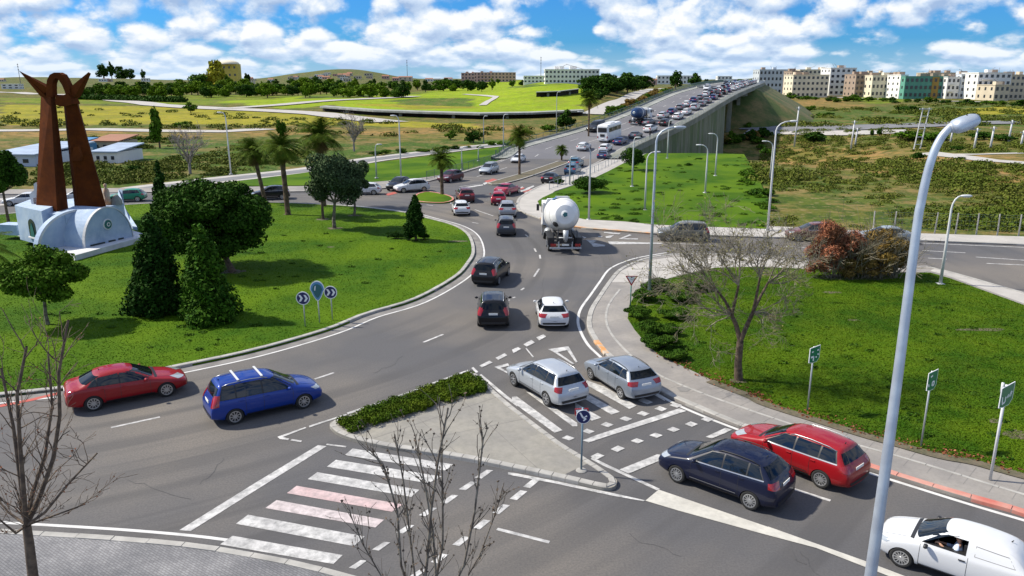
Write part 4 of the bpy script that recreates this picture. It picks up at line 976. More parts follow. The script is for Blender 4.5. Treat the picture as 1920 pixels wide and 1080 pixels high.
mid_car('hatch', WHITE, (864, 400), (856, 383), 'white hatchback on the far bend of the roundabout beside the grass islet', name='hatchback_car')
mid_car('crossover', (.10, .02, .025), (872, 376), (862, 364), 'dark maroon crossover directly beyond the white hatchback by the grass islet', name='crossover_car', metal=.2)
mid_car('hatch', (.28, .008, .03), (935, 381), (936, 366), 'small crimson hatchback turning towards the bridge', name='hatchback_car')
mid_car('sedan', (.34, .04, .08), (952, 364), (975, 357), 'pinkish red saloon just beyond the small crimson hatchback', name='saloon_car')
mid_car('crossover', WHITE, (772, 359), (725, 362), 'white crossover crossing to the left in front of the palm islet', name='crossover_car')
mid_car('crossover', BLACK, (748, 355), (725, 362), 'black crossover just behind the white crossover at the left kerb', name='crossover_car')
mid_car('hatch', WHITE, (684, 364), (650, 364), 'white hatchback mostly hidden behind the olive tree', name='hatchback_car')
mid_car('crossover', (.09, .012, .02), (845, 340), (815, 346), 'dark maroon car coming down behind the palm of the islet', name='crossover_car')
mid_car('mpv', (.42, .46, .50), (917, 325), (890, 333), 'silver people carrier coming down the left carriageway beside the pavement', name='people_carrier', metal=.5)
mid_car('hatch', WHITE, (972, 305), (948, 313), 'white hatchback coming down the left carriageway behind the tall palm', name='hatchback_car')
mid_car('sedan', BLACK, (1034, 342), (1058, 333), 'black saloon heading for the bridge with glowing red tail lights', name='saloon_car')
mid_car('crossover', (.05, .12, .20), (1074, 326), (1095, 316), 'steel blue crossover heading for the bridge, nearer of two side by side', name='crossover_car', metal=.3)
mid_car('crossover', (.06, .15, .22), (1080, 313), (1100, 304), 'teal blue crossover mostly hidden behind the steel blue one', name='crossover_car', metal=.3)
mid_car('sedan', (.015, .03, .10), (1132, 298), (1154, 288), 'dark blue saloon alone at the foot of the bridge ramp', name='saloon_car')
mid_car('suv', (.16, .155, .13), (1280, 450), (1235, 449), 'grey beige SUV waiting on the side road behind the bare tree', name='compact_suv', metal=.3)
mid_car('crossover', (.14, .05, .045), (1522, 450), (1480, 449), 'brownish red car on the side road left of the rusty bush', name='crossover_car')
mid_car('sedan', (.34, .38, .40), (1655, 454), (1610, 453), 'pale grey car whose roof shows over the rusty bush', name='saloon_car', metal=.4)
mid_car('hatch', (.01, .20, .11), (240, 377), (205, 378), 'bright green hatchback behind the blue and rust monument', name='hatchback_car')
mid_car('sedan', WHITE, (50, 384), (15, 385), 'white saloon at the left edge behind the dark tree', name='saloon_car')
mid_car('crossover', BLACK, (508, 373), (478, 374), 'black car between the two left palm trunks', name='crossover_car')
mid_car('hatch', WHITE, (148, 377), (110, 378), 'white hatchback seen between the legs of the monument', name='hatchback_car')
# ------------------------------------------------------------ the queue on the bridge
def bridge_pt(y, f): return Vector((BX(y, f), y, BZ(y) + .02))
def bridge_ang(y, f):
    a, b = bridge_pt(y - 1.5, f), bridge_pt(y + 1.5, f); d = b - a; return math.atan2(d.y, d.x), math.atan2(d.z, d.xy.length)
rng = random.Random(11)
CN = [('white', WHITE, 0), ('silver', (.45, .47, .5), .5), ('black', BLACK, 0), ('grey', (.14, .15, .17), .3), ('dark blue', (.012, .03, .12), .1), ('dark red', (.16, .01, .02), 0), ('pale blue', (.20, .32, .42), .3), ('brown', (.10, .06, .04), .1)]
KN = [('hatch', 'hatchback'), ('sedan', 'saloon'), ('suv', 'SUV'), ('wagon', 'estate car'), ('mpv', 'people carrier'), ('crossover', 'crossover')]
ORD = ['first', 'second', 'third', 'fourth', 'fifth', 'sixth', 'seventh', 'eighth', 'ninth', 'tenth', 'eleventh', 'twelfth', 'thirteenth', 'fourteenth', 'fifteenth', 'sixteenth', 'seventeenth', 'eighteenth', 'nineteenth', 'twentieth']
cnt = {}
def qcar(y, f, lane, rev=False, force=None):
    ci = rng.choices(range(8), [6, 6, 7, 7, 4, .7, 2, .6])[0] if force is None else force; cn, cc, mt = CN[ci]; kd, kn = rng.choice(KN)
    key = (cn, kn, lane); k = cnt.get(key, 0); cnt[key] = k + 1
    a, s = bridge_ang(y, f)
    lab = f'{cn} {kn}, {lane}, {ORD[min(k, 19)]} such from the ramp'
    car(kd, cc, bridge_pt(y, f), a + (math.pi if rev else 0), lab, simple=True, name={'hatch': 'hatchback_car', 'sedan': 'saloon_car', 'suv': 'compact_suv', 'wagon': 'estate_car', 'mpv': 'people_carrier', 'crossover': 'crossover_car'}[kd], group='cars queuing on the bridge' if not rev else 'cars coming down the bridge', slope=-s if not rev else s, metal=mt, sc_=rng.uniform(.96, 1.03))
for force, y, f in ((0, 147.5, .64), (0, 146.0, .88)): qcar(y, f, 'nearest row of bridge queue', force=force)
y = 154.0
while y < 520:
    qcar(y, .88, 'kerb side lane of bridge queue'); y += rng.uniform(6.2, 8.2) if y < 330 else rng.uniform(6.5, 11)
y = 176.0
while y < 520:
    qcar(y, .63, 'middle lane of bridge queue'); y += rng.uniform(6.2, 8.0) if y < 330 else rng.uniform(6.5, 11)
for y, f in ((186, .30), (262, .2), (252, .33), (300, .3), (330, .2), (360, .32), (395, .22)): qcar(y, f, 'coming down the bridge', rev=True)
# coach, blue tanker, black van at the foot of the ramp
def panel(mb, c, s, rz=0): mb.box(c, s, rz)
def coach():
    y = 158; a, s = bridge_ang(y, .60); r = empty('coach', bridge_pt(y, .66), a, 'white coach with a dark rear window climbing the bridge ramp', 'coach'); r.rotation_euler = (0, -s, a)
    def rb(c, sz, nm, m, bev=.12):
        bm = bmesh.new(); bmesh.ops.create_cube(bm, size=1); bmesh.ops.scale(bm, vec=sz, verts=bm.verts); bmesh.ops.translate(bm, vec=c, verts=bm.verts)
        if bev: bmesh.ops.bevel(bm, geom=bm.edges[:], offset=bev, segments=3, affect='EDGES')
        me = bpy.data.meshes.new('m'); bm.to_mesh(me); bm.free(); return link(nm, me, r, MAT[m])
    rb((0, 0, 1.9), (6.6, 2.45, 3.1), 'body', 'white_gloss', .2); rb((-3.3, 0, 2.5), (.08, 1.9, .9), 'rear_window', 'car_glass', .03)
    for sg in (1, -1):
        rb((0, sg * 1.225, 2.45), (5.7, .05, .85), 'side_window', 'car_glass', .02); rb((-3.3, sg * 1.0, 1.1), (.08, .22, .4), 'taillight', 'taillight', .03)
        for x in (2.0, -2.0):
            w = link('wheel', tyre_mesh(), r); w.scale = (1.45, 1.3, 1.45); w.location = (x, sg * 1.2, .47); w.rotation_euler = (0, 0, 0 if sg > 0 else math.pi); link('rim', rim_mesh(7), w)
    rb((-3.3, .0, 1.45), (.09, 1.0, .5), 'engine_grille', 'car_black', .02); rb((0, 0, 3.5), (2.0, 1.5, .2), 'air_conditioner', 'white_pole', .05); rb((-3.3, 0, .8), (.1, .52, .12), 'number_plate', 'plate', .01)
coach()
def mixer(loc, ang, label, drum_mat, slope=0, sc_=1.0, name='mixer_truck'):
    r = empty(name, loc, ang, label, 'truck'); r.rotation_euler = (0, slope, ang); r.scale = (sc_,) * 3
    # chassis x forward; rear at x=-4.3
    f = MB()
    for sg in (1, -1): f.box((-.2, sg * .42, .95), (8.2, .10, .26))
    for x in (-4.0, -2.6, -1.0, .6, 2.2): f.box((x, 0, .95), (.12, .84, .16))
    for sg in (1, -1):
        f.tube([(-3.9, sg * .55, 1.0), (-3.5, sg * .5, 1.75)], .05, 6); f.tube([(-3.9, sg * .9, 1.0), (-3.9, sg * .9, 1.6), (-3.2, sg * .9, 1.7)], .03, 6)
    f.box((-4.05, 0, 1.02), (.25, 1.3, .34)); f.build('chassis', MAT['car_black'], r)
    c = MB(); c.box((3.9, 0, 1.75), (1.7, 2.4, 2.1), 0, .97); c.box((3.1, 0, 2.95), (.5, 2.0, .4), 0, .8); cb = c.build('cab', MAT['white_gloss'], r)
    g = MB(); g.box((4.76, 0, 2.15), (.04, 2.0, .8)); g.build('windscreen', MAT['car_glass'], r)
    for sg in (1, -1):
        g = MB(); g.box((4.1, sg * 1.2, 2.2), (.8, .04, .65)); g.build('side_window', MAT['car_glass'], r)
        m = MB(); m.box((4.5, sg * 1.5, 2.2), (.12, .22, .55)); m.box((4.5, sg * 1.35, 2.4), (.05, .3, .05)); m.build('wing_mirror', MAT['car_black'], r)
    prof = [(.001, -3.15), (.30, -3.14), (.66, -3.05), (.86, -2.82), (1.03, -2.3), (1.18, -1.4), (1.23, -.6), (1.23, .5), (1.12, 1.3), (.85, 2.1), (.55, 2.45), (.001, 2.5)]
    dv, df = latheg(prof, 40, 'x'); dr = link('drum', fixn(mesh(dv, df, True)), r, MAT[drum_mat]); dr.location = (-.55, 0, 2.45); dr.rotation_euler = (0, R(9), 0); dr.scale = (1.0, 1.1, 1.1)
    dr.data.set_sharp_from_angle(angle=R(35))
    # rings, badge, dark port and the blue hatch ride on the drum
    rg = MB(); rg.add(latheg([(1.235, -.75), (1.25, -.7), (1.25, -.5), (1.235, -.45)], 40, 'x')); rg.build('drum_ring', MAT['white_gloss'], dr, True)
    for rx, rr_ in ((-2.32, 1.028), (.55, 1.222)): rg = MB(); rg.add(latheg([(rr_, rx), (rr_ + .012, rx + .01), (rr_ + .012, rx + .05), (rr_, rx + .06)], 40, 'x')); rg.build('weld_seam', MAT['gutter'], dr, True)
    pt = MB(); pt.add(latheg([(.001, -3.19), (.26, -3.18), (.30, -3.12)], 24, 'x')); pt.build('rear_cap', MAT['white_gloss'], dr, True)
    bd = MB(); bd.add(latheg([(.001, -3.205), (.17, -3.20), (.19, -3.18)], 5, 'x')); bd.build('badge', MAT['sign_teal'], dr)
    dp = MB(); dp.add(latheg([(.001, .05), (.19, .04), (.23, -.03)], 16, 'z')); d = dp.build('port', MAT['car_black'], dr, True); d.location = (-2.74, .62, -.66); d.rotation_euler = Vector((-.75, .5, -.5)).to_track_quat('Z', 'Y').to_euler()
    hb = MB()
    for k in range(7):
        a0 = -.36 + k * .12; p = lambda a, x, q=1.235: (x, q * math.sin(a) * (1.0 if x > -1.2 else .95), q * math.cos(a) * (1.0 if x > -1.2 else .95))
        if k < 6: hb.add(([p(a0, -.45), p(a0 + .12, -.45), p(a0 + .12, -1.5), p(a0, -1.5)], [(0, 1, 2, 3)]))
    h = hb.build('blue_hatch', MAT['blue_gloss'], dr); h.location = (0, .1, .02); h.rotation_euler = (R(-10), 0, 0)
    for hx, hz in ((-1.55, 1.2), (-.4, 1.26)): ht = MB(); ht.tube([(hx, -.45, hz), (hx, .45, hz)], .04, 6); ht.build('hatch_bar', MAT['white_pole'], dr)
    for sg in (1, -1):
        gd = MB(); gd.box((-2.3, sg * 1.05, 1.16), (2.9, .5, .05)); gd.box((-3.78, sg * 1.05, .88), (.05, .5, .5)); gd.box((-.84, sg * 1.05, .95), (.05, .5, .4)); gd.build('mudguard', MAT['car_black'], r)
        for x in (-1.5, -2.9, 1.9, 3.3):
            w = link('wheel', tyre_mesh(), r); w.scale = (1.55, 1.5, 1.55); w.location = (x, sg * 1.2, .5); w.rotation_euler = (0, 0, 0 if sg > 0 else math.pi); link('rim', rim_mesh(7), w)
        tk = MB(); tk.add(latheg([(.001, -.5), (.27, -.5), (.27, .5), (.001, .5)], 16, 'x', (.4, sg * .95, .85))); tk.build('tank', MAT['grey_pole'], r, True)
        tl = MB(); tl.box((-4.30, sg * .92, .72), (.06, .42, .2)); tl.build('taillight', MAT['taillight'], r)
    b = MB(); b.box((-4.28, 0, .5), (.10, 2.4, .13)); b.box((-4.24, .5, .72), (.06, .1, .5)); b.box((-4.24, -.5, .72), (.06, .1, .5)); b.build('rear_bumper', MAT['grey_pole'], r)
    pl = MB(); pl.box((-4.30, 0, .74), (.03, .52, .13)); pl.build('number_plate', MAT['plate'], r)
    ch = MB(); ch.tube([(-4.25, 0, 1.85), (-4.35, .0, 1.3), (-4.2, 0, 1.0)], [.22, .18, .12], 10); ch.box((-4.1, 0, 1.25), (.08, 1.0, .08)); ch.build('discharge_chute', MAT['grey_pole'], r, True)
    fe = MB(); 
    for sg in (1, -1): fe.tube([(3.0, sg * .7, 1.1), (2.6, sg * .5, 2.4)], .07, 6)
    fe.box((2.4, 0, 1.9), (.3, 1.4, 1.4)); fe.build('drum_stand', MAT['car_black'], r)
    return r
ta, tb = P(1060, 477), P(1026, 405); d = (tb - ta).normalized()
mixer(ta + d * 4.5, math.atan2(d.y, d.x), 'white concrete mixer truck with a blue hatch on its drum, waiting on the roundabout', 'white_gloss', sc_=1.06)
a, s = bridge_ang(176, .52); mixer(bridge_pt(178, .44), a, 'dark blue tanker truck on the ramp ahead of the white coach', 'navy_blue_gloss', -s, .92)
a, s = bridge_ang(172, .25); o = car('suv', BLACK, bridge_pt(169, .14), a + math.pi, 'big black van at the left pavement of the ramp, beside the coach', 'van', name='panel_van', slope=s, sc_=1.25)
# ------------------------------------------------------------ bridge
def build_bridge():
    r = empty('road_bridge', (BX(200, .5), 200, 0), 0, 'long sloping concrete road bridge with greenish railings carrying the traffic queue', 'bridge'); off = r.location
    def vm(name, vs, fs, m, smooth=False):
        o = obj(name, [Vector(v) - off for v in vs], fs, MAT[m], r, smooth); return o
    def side(name, f, o0, zf0, o1, zf1, y0, y1, m):
        ys = [y for y in BY if y0 <= y <= y1]; v = []; fs = []
        for y in ys: v += [(BX(y, f) + o0, y, zf0(y, o0)), (BX(y, f) + o1, y, zf1(y, o1))]
        for i in range(len(ys) - 1): fs.append((2 * i, 2 * i + 1, 2 * i + 3, 2 * i + 2))
        return vm(name, v, fs, m)
    top = lambda y, o: BZ(y) + .14; low = lambda dz: (lambda y, o: BZ(y) + dz)
    def walk(name, f, sg, m, y0=136, w=2.4):
        ys = [y for y in BY if y0 <= y <= 640]; v = []; fs = []
        for y in ys:
            x = BX(y, f); z = BZ(y)
            v += [(x, y, z - .05), (x, y, z + .15), (x + sg * w, y, z + .15), (x + sg * w, y, z + .45), (x + sg * (w + .35), y, z + .45), (x + sg * (w + .35), y, z - .75), (x + sg * (w - .3), y, z - .95)]
        for i in range(len(ys) - 1):
            for k in range(6): fs.append((7 * i + k, 7 * i + k + 1, 7 * i + k + 8, 7 * i + k + 7))
        return vm(name, v, fs, m)
    walk('footway', 1, 1, 'concrete_mid'); walk('footway', 0, -1, 'concrete', y0=136)
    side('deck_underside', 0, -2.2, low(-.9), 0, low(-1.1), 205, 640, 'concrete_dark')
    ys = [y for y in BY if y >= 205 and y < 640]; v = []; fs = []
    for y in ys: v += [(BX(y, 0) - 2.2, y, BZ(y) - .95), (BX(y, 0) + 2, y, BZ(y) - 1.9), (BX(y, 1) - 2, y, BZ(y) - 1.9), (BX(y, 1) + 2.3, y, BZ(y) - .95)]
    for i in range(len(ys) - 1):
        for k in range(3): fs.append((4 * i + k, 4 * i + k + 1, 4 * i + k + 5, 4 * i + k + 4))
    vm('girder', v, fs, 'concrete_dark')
    ter = lambda y, o: 0
    # retaining wall on the right, planted slope on the left
    ys = [y for y in BY if 133 <= y <= 216]; v = []; fs = []
    for y in ys: x = BX(y, 1) + 2.45; v += [(x, y, BZ(y) - .3), (x + .25, y, hgt(x, y) - 1)]
    for i in range(len(ys) - 1): fs.append((2 * i, 2 * i + 1, 2 * i + 3, 2 * i + 2))
    y = ys[-1]; v += [(BX(y, 0) - 3, y, BZ(y) - .3), (BX(y, 0) - 3, y, hgt(BX(y, 0), y) - 1)]; k = 2 * (len(ys) - 1); fs.append((k, k + 1, k + 3, k + 2))
    wallv, wallf = v, fs
    rv, rf = [], []
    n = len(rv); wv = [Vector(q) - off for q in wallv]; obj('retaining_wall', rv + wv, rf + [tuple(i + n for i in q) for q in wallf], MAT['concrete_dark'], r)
    for sg, f, nm in ((-1, 0, 'embankment'), (1, 1, 'embankment')):
        ys = [y for y in BY if (118 if sg < 0 else 268) <= y <= 700]; v = []; fs = []
        for y in ys:
            x = BX(y, f) + sg * 2.6; hh = BZ(y)
            for k in range(5):
                o = k / 4 * (hh * 1.7 + 1.5); z = (hh - .5) * (1 - k / 4) + hgt(x + sg * o, y) * (k / 4) - (.4 if k == 4 else 0) + .25 * noise.noise(Vector((y * .2, k, sg)))
                if k == 0: z = hh - .45
                v.append((x + sg * o, y, z))
        for i in range(len(ys) - 1):
            if sg < 0 and 216 < ys[i] < 262: continue
            for k in range(4): fs.append((5 * i + k, 5 * i + k + 1, 5 * i + k + 6, 5 * i + k + 5))
        if sg > 0:                                      # the end of the bank falls towards the road below
            n = len(v); k0 = 0
            for k in range(5): x, y, z = v[k]; v.append((x + .5, y - 3 - 14 * (1 - k / 4), hgt(x, y - 14) - .2))
            v += [(BX(268, .0), 268, BZ(268) - 2.0), (BX(268, .0), 252, hgt(BX(252, 0), 252) - .2)]
            for k in range(4): fs.append((k, k + 1, n + k + 1, n + k))
            fs.append((0, n, n + 6, n + 5))
        o = vm(nm, v, fs, 'slope_green', True); up(o.data)
    for y in (226, 246, 262):
        pm = MB()
        for f in (.12, .5, .88): x = BX(y, f); z0 = hgt(x, y) - 1; z1 = BZ(y) - 1.85; pm.box((x - off.x, y - off.y, (z0 + z1) / 2), (1.1, 1.1, z1 - z0))
        a, b = BX(y, 0), BX(y, 1); pm.box(((a + b) / 2 - off.x, y - off.y, BZ(y) - 2.2), (b - a, 1.4, .6)); pm.build('pier', MAT['concrete_mid'], r)
    pm = MB(); pm.box((BX(265, .5) - off.x, 66, 4), (17, 1.5, 15)); pm.build('abutment', MAT['concrete'], r)
    # railings: top rail, bottom rail and thin bars
    for f, sg, nm, y0, m in ((0, -1, 'left', 138, 'rail_green'), (1, 1, 'right', 142, 'grey_pole')):
        rm = MB(); ys = [y for y in BY if y0 <= y <= 640]
        for dz, rr in ((1.35 if f == 0 else 1.15, .045), (.75, .03), (.5, .03)): rm.tube([(BX(y, f) + sg * 2.55 - off.x, y - off.y, BZ(y) + dz) for y in ys], rr, 4)
        y = y0
        while y < 420:
            x = BX(y, f) + sg * 2.55; big = int((y - y0) / .35) % 6 == 0; zt = 1.35 if f == 0 else 1.15
            rm.box((x - off.x, y - off.y, BZ(y) + (.4 + zt) / 2), (.09 if big else .025, .09 if big else .025, zt - .4)); y += .35 if f == 0 else 1.05
        rm.build('railing', MAT[m], r)
mat('slope_green', (.06, .09, .014), (.17, .13, .045), .95, scale=.18, detail=9, c3=(.03, .06, .008), s3=.9, f3=.6, bump=1, bscale=2)
mat('rail_green', (.10, .16, .14), None, .5)
build_bridge()
# fence along the lower part of the left footway
def rail_fence(name, pts, h, label, mname, cat='fence', bar=.4, group=None):
    pts = [Vector(p) for p in pts]; o0 = pts[0]; r = empty(name, o0, 0, label, cat, group); m = MB()
    for dz in (h, h * .12): m.tube([p - o0 + Vector((0, 0, dz)) for p in pts], .03, 4)
    tot = 0
    for a, b in zip(pts, pts[1:]):
        n = max(1, int((b - a).length / bar))
        for i in range(n): p = a.lerp(b, i / n) - o0; m.box((p.x, p.y, p.z + h * .56), (.025, .025, h * .88))
    m.build('panel', MAT[mname], r)
    d = 0
    for a, b in zip(pts, pts[1:]):
        n = max(1, round((b - a).length / 2.5))
        for i in range(n): p = a.lerp(b, i / n) - o0; q = MB(); q.box((p.x, p.y, p.z + h / 2 + .03), (.07, .07, h + .06)); q.build('post', MAT[mname], r)
    return r
rail_fence('railing_fence', [P(800, 337, .13), P(868, 320, .13), P(958, 293, .13), P(978, 286, .13)], 1.15, 'green grey railing along the left footway before the bridge', 'rail_green', bar=.3)
rail_fence('railing_fence', [P(1030, 356, .13), P(1075, 342, .13), P(1122, 321, .13), P(1163, 301, .13)], 1.05, 'low thin grey railing between footway and lawn at the right of the ramp', 'grey_pole', bar=1.2)
# wire fence on the right
def wire_fence():
    a, b = P(1637, 436), P(1990, 446); r = empty('wire_fence', a, 0, 'wire mesh fence with pale concrete posts along the far side road', 'fence'); d = b - a; n = 9
    for i in range(n + 1):
        p = d * (i / n); m = MB(); m.tube([(p.x, p.y, -.1), (p.x + random.uniform(-.08, .08), p.y, 2.0)], [.07, .055], 6); m.build('post', MAT['post_concrete'], r)
    m = MB(); L_ = d.length; u = d.normalized()
    for z in (.1, .5, .9, 1.3, 1.7, 1.9): m.tube([(0, 0, z), (d.x, d.y, z)], .008, 3, False)
    for k in range(int(L_ / .35)): p = u * (k * .35); m.tube([(p.x, p.y, .1), (p.x, p.y, 1.9)], .006, 3, False)
    m.build('wire_mesh', MAT['rail_green'], r)
mat('post_concrete', (.42, .40, .36), (.3, .29, .27), .9, scale=3)
wire_fence()
# ------------------------------------------------------------ lamps
def lamp(base, zt, lean, label, m='white_pole', arm=1.2, rad=.09, head=(.75, .30, .12), name='street_lamp', group='street lamps', back=0.0, aim=None):
    r = empty(name, base, 0, label, 'street lamp', group); h = zt - base[2]; pl = MB()
    ax = Vector((lean, back, 0)).normalized() if aim is None else Vector(aim).normalized()
    pts = [Vector((0, 0, 0)), Vector((0, 0, h * .5)), Vector((0, 0, h - .9))]; rd = [rad, rad * .8, rad * .62]
    for t in (.25, .5, .75, 1.0): pts.append(ax * (arm * (1 - math.cos(t * math.pi / 2))) + Vector((0, 0, h - .9 + .85 * math.sin(t * math.pi / 2)))); rd.append(rad * .5)
    pl.tube(pts, rd, 10); pl.box((0, 0, .04), (rad * 4, rad * 4, .06)); pl.build('pole', MAT[m], r, True)
    hv, hf = latheg([(.001, -.5), (.30, -.46), (.46, -.2), (.5, .1), (.40, .38), (.2, .5), (.001, .52)], 12, 'x')
    c = pts[-1] + ax * (head[0] * .4); a = math.atan2(ax.y, ax.x)
    hv = [(x * head[0], y * head[1], z * head[2] * 1.6) for x, y, z in hv]; hv = [(x * math.cos(a) - y * math.sin(a) + c.x, x * math.sin(a) + y * math.cos(a) + c.y, z + c.z) for x, y, z in hv]
    hd = obj('lamp_head', hv, hf, MAT[m], r, True); g = MB(); g.box((c.x, c.y, c.z - head[2] * .62), (head[0] * .6, head[1] * .6, .03), a); g.build('lens', MAT['headlight'], hd)
    return r
LAMPS = [((1217, 552), 237, 1, 'tall grey street lamp behind the give way sign', 'steel_pole', 1.1), ((1209, 394), 284, 1, 'white street lamp on the lawn just left of the tall grey pole', 'white_pole', .7),
 ((1104, 412), 272, -.8, 'grey street lamp on the pavement right behind the mixer truck', 'grey_pole', .5), ((1185, 350), 257, 1, 'slim lamp post beside the round bush at the ramp', 'white_pole', .2),
 ((1251, 297), 225, 1, 'short white lamp post at the foot of the retaining wall', 'white_pole', .2), ((1322, 362), 271, -1, 'white street lamp in the middle of the north lawn', 'white_pole', .8),
 ((1341, 330), 250, -1, 'white street lamp at the back of the north lawn near its right end', 'white_pole', .7), ((1068, 347), 293, 1, 'thin grey lamp post beside the steel blue cars', 'grey_pole', .2),
 ((1439, 432), 226, 1, 'tall white street lamp at the right corner of the north lawn', 'white_pole', 1.2), ((1444, 335), 264, -1, 'shorter white street lamp behind the tall one at the lawn corner', 'white_pole', .9),
 ((1763, 533), 366, 1, 'white street lamp on the east lawn beside the rusty bush', 'white_pole', .55),
 ((433, 327), 210, -1, 'tall pale lamp post left of the palm group', 'white_pole', .5), ((752, 333), 216, -1, 'tall pale lamp post on the north west lawn', 'white_pole', .5), ((706, 334), 270, 1, 'thin lamp post on the north west lawn nearer the olive tree', 'grey_pole', .3),
 ((866, 318), 275, 1, 'thin lamp post beside the maroon car', 'grey_pole', .3), ((897, 302), 275, 1, 'small lamp post above the silver people carrier', 'grey_pole', .2), ((907, 268), 217, 1, 'far lamp post at the branch road, left of the tall palm', 'grey_pole', .3), ((944, 290), 214, 1, 'far lamp post directly beside the tall palm', 'grey_pole', .3),
 ((1043, 260), 172, 1, 'tall pole left of the palm on the ramp', 'grey_pole', .3), ((1103, 277), 209, -3, 'street lamp with a long arm beside the palm of the ramp', 'white_pole', 1.9)]
for b, ty, dr, lb, m, arm in LAMPS:
    base = P(*b, .1) if b[1] > 286 else T(*b)
    lamp(base, PY(b[0], ty, base.y).z, dr, lb, m, arm, rad=.11 if abs(b[1]) > 380 else .12)
# the big pole in front, its base on the near pavement below the frame
def big_lamp():
    Yp = 12.0; b = PY(1632, 1080, Yp); r = empty('street_lamp', (b.x, Yp, 0), 0, 'big bluish grey curved street lamp pole crossing the right side of the photo', 'street lamp', None)
    px = [(1717, 442), (1727, 380), (1739, 325), (1751, 286), (1765, 258), (1781, 240), (1797, 231)]
    pts = [Vector((b.x, Yp, 0)), Vector((b.x, Yp, 4.0)), Vector((b.x + .0, Yp, 8.0))] + [PY(x, y, Yp) for x, y in px]
    pts = smooth_line(pts, 4); n = len(pts); rd = [.125 - .065 * min(1, p.z / 12.6) for p in pts]
    m = MB(); m.tube([p - r.location for p in pts], rd, 24); m.box((0, 0, .03), (.5, .5, .06)); m.build('pole', MAT['steel_pole'], r, True)
    a, c = PY(1783, 240, Yp) - r.location, PY(1832, 222, Yp) - r.location
    d = (c - a); L_ = d.length; u = d.normalized()
    hv, hf = latheg([(.001, .0), (.060, .01), (.095, .08), (.10, .20), (.092, .36), (.07, .43), (.001, .46)], 20, 'x')
    q = Vector((1, 0, 0)).rotation_difference(u).to_matrix(); k = L_ / .44
    vv = [q @ Vector((x * k, y * 1.6, z * (1.1 if z > 0 else 1.25))) + a for x, y, z in hv]; hd = obj('lamp_head', vv, hf, MAT['steel_pole'], r, True)
    g = MB(); g.box(((a + c) / 2 + Vector((.02, 0, -.085))), (.26, .17, .02)); g.build('lens', MAT['gutter'], hd)
    co = MB(); co.tube([a - u * .02, a + u * .05], .075, 16); co.build('collar', MAT['grey_pole'], r, True)
    bt = MB(); bt.tube([(a + u * .22 + Vector((0, -.02, .10))), (a + u * .22 + Vector((0, -.02, .12)))], .012, 8); bt.build('bolt', MAT['car_black'], hd)
big_lamp()
# ------------------------------------------------------------ signs
def frame_to(o, ang): o.rotation_euler = (0, 0, ang)
def disc(r, n=28, th=.03): return latheg([(.001, 0), (r, 0), (r, th), (.001, th)], n, 'y')
def poly_y(pts, y, th): return prism([(x, y, z) for x, z in pts], (0, th, 0))       # faces -y
def sign_root(bx, by, tx, ty, label, m='grey_pole', cat='road sign', yaw=0.0, z=.14, over=.0, rad=.035, group=None):
    b = P(bx, by, z); r = empty('road_sign', b, yaw, label, cat, group); zt = PY(tx, ty, b.y).z - z
    p = MB(); p.tube([(0, .03, 0), (0, .03, zt + over)], rad, 8); p.build('pole', MAT[m], r, True); return r, zt
def chevron_sign(b, c, rpx, label):
    r, zc = sign_root(*b, c[0], c[1], label, over=.3, group='round chevron signs'); R_ = rpx / F * (r.location.y + 3)
    m = MB(); m.add(disc(R_, 28, .03)); r_b = m.build('board', MAT['sign_white'], r); fixn(r_b.data); r_b.location = (0, -.03, zc)
    m = MB(); m.add(latheg([(.001, -.006), (R_ * .88, -.006), (R_ * .88, .0), (.001, 0)], 28, 'y')); o = m.build('blue_face', MAT['sign_blue'], r_b); fixn(o.data)
    m = MB()
    for k in (-.62, .12):
        s = R_; m.add(poly_y([((k) * s, .50 * s), ((k + .30) * s, .50 * s), ((k + .62) * s, 0), ((k + .30) * s, -.50 * s), (k * s, -.50 * s), ((k + .28) * s, 0)], -.010, .004))
    o = m.build('chevron', MAT['sign_white'], r_b); fixn(o.data); return r
chevron_sign((572, 612), (568, 559), 12.5, 'left of the two round blue signs with white chevrons on the roundabout lawn')
chevron_sign((623, 599), (619, 548), 12.0, 'right of the two round blue signs with white chevrons on the roundabout lawn')
def drop_sign():
    r, zc = sign_root(599, 605, 595, 546, 'teal drop shaped sign standing between the two round chevron signs', over=-.2)
    s = 14 / F * (r.location.y + 3); out = [(s * .95 * math.cos(t) * (.86 if math.sin(t) < 0 else 1), s * (1.15 * math.sin(t) if math.sin(t) > 0 else 1.55 * math.sin(t)) + .2 * s) for t in [k * math.pi / 14 for k in range(28)]]
    out = [((x * (1 - .35 * max(0, -z / s / 1.3)), z)) for x, z in out]
    for k, m, y, nm in ((1.0, 'sign_white', -.02, 'board'), (.90, 'blue_sky', -.026, 'blue_rim'), (.68, 'sign_teal', -.032, 'teal_face')):
        b = MB(); b.add(poly_y([(x * k, z * k + zc + .04 * s) for x, z in out], y, .03)); o = b.build(nm, MAT[m], r); fixn(o.data)
    b = MB(); b.add(poly_y([(-.38 * s, zc + .1 * s), (-.25 * s, zc + .1 * s), (-.15 * s, zc + .75 * s), (-.3 * s, zc + .65 * s)], -.036, .005)); o = b.build('pale_glint_mark', MAT['sign_white'], r); fixn(o.data)
mat('blue_sky', (.08, .24, .42), None, .3)
drop_sign()
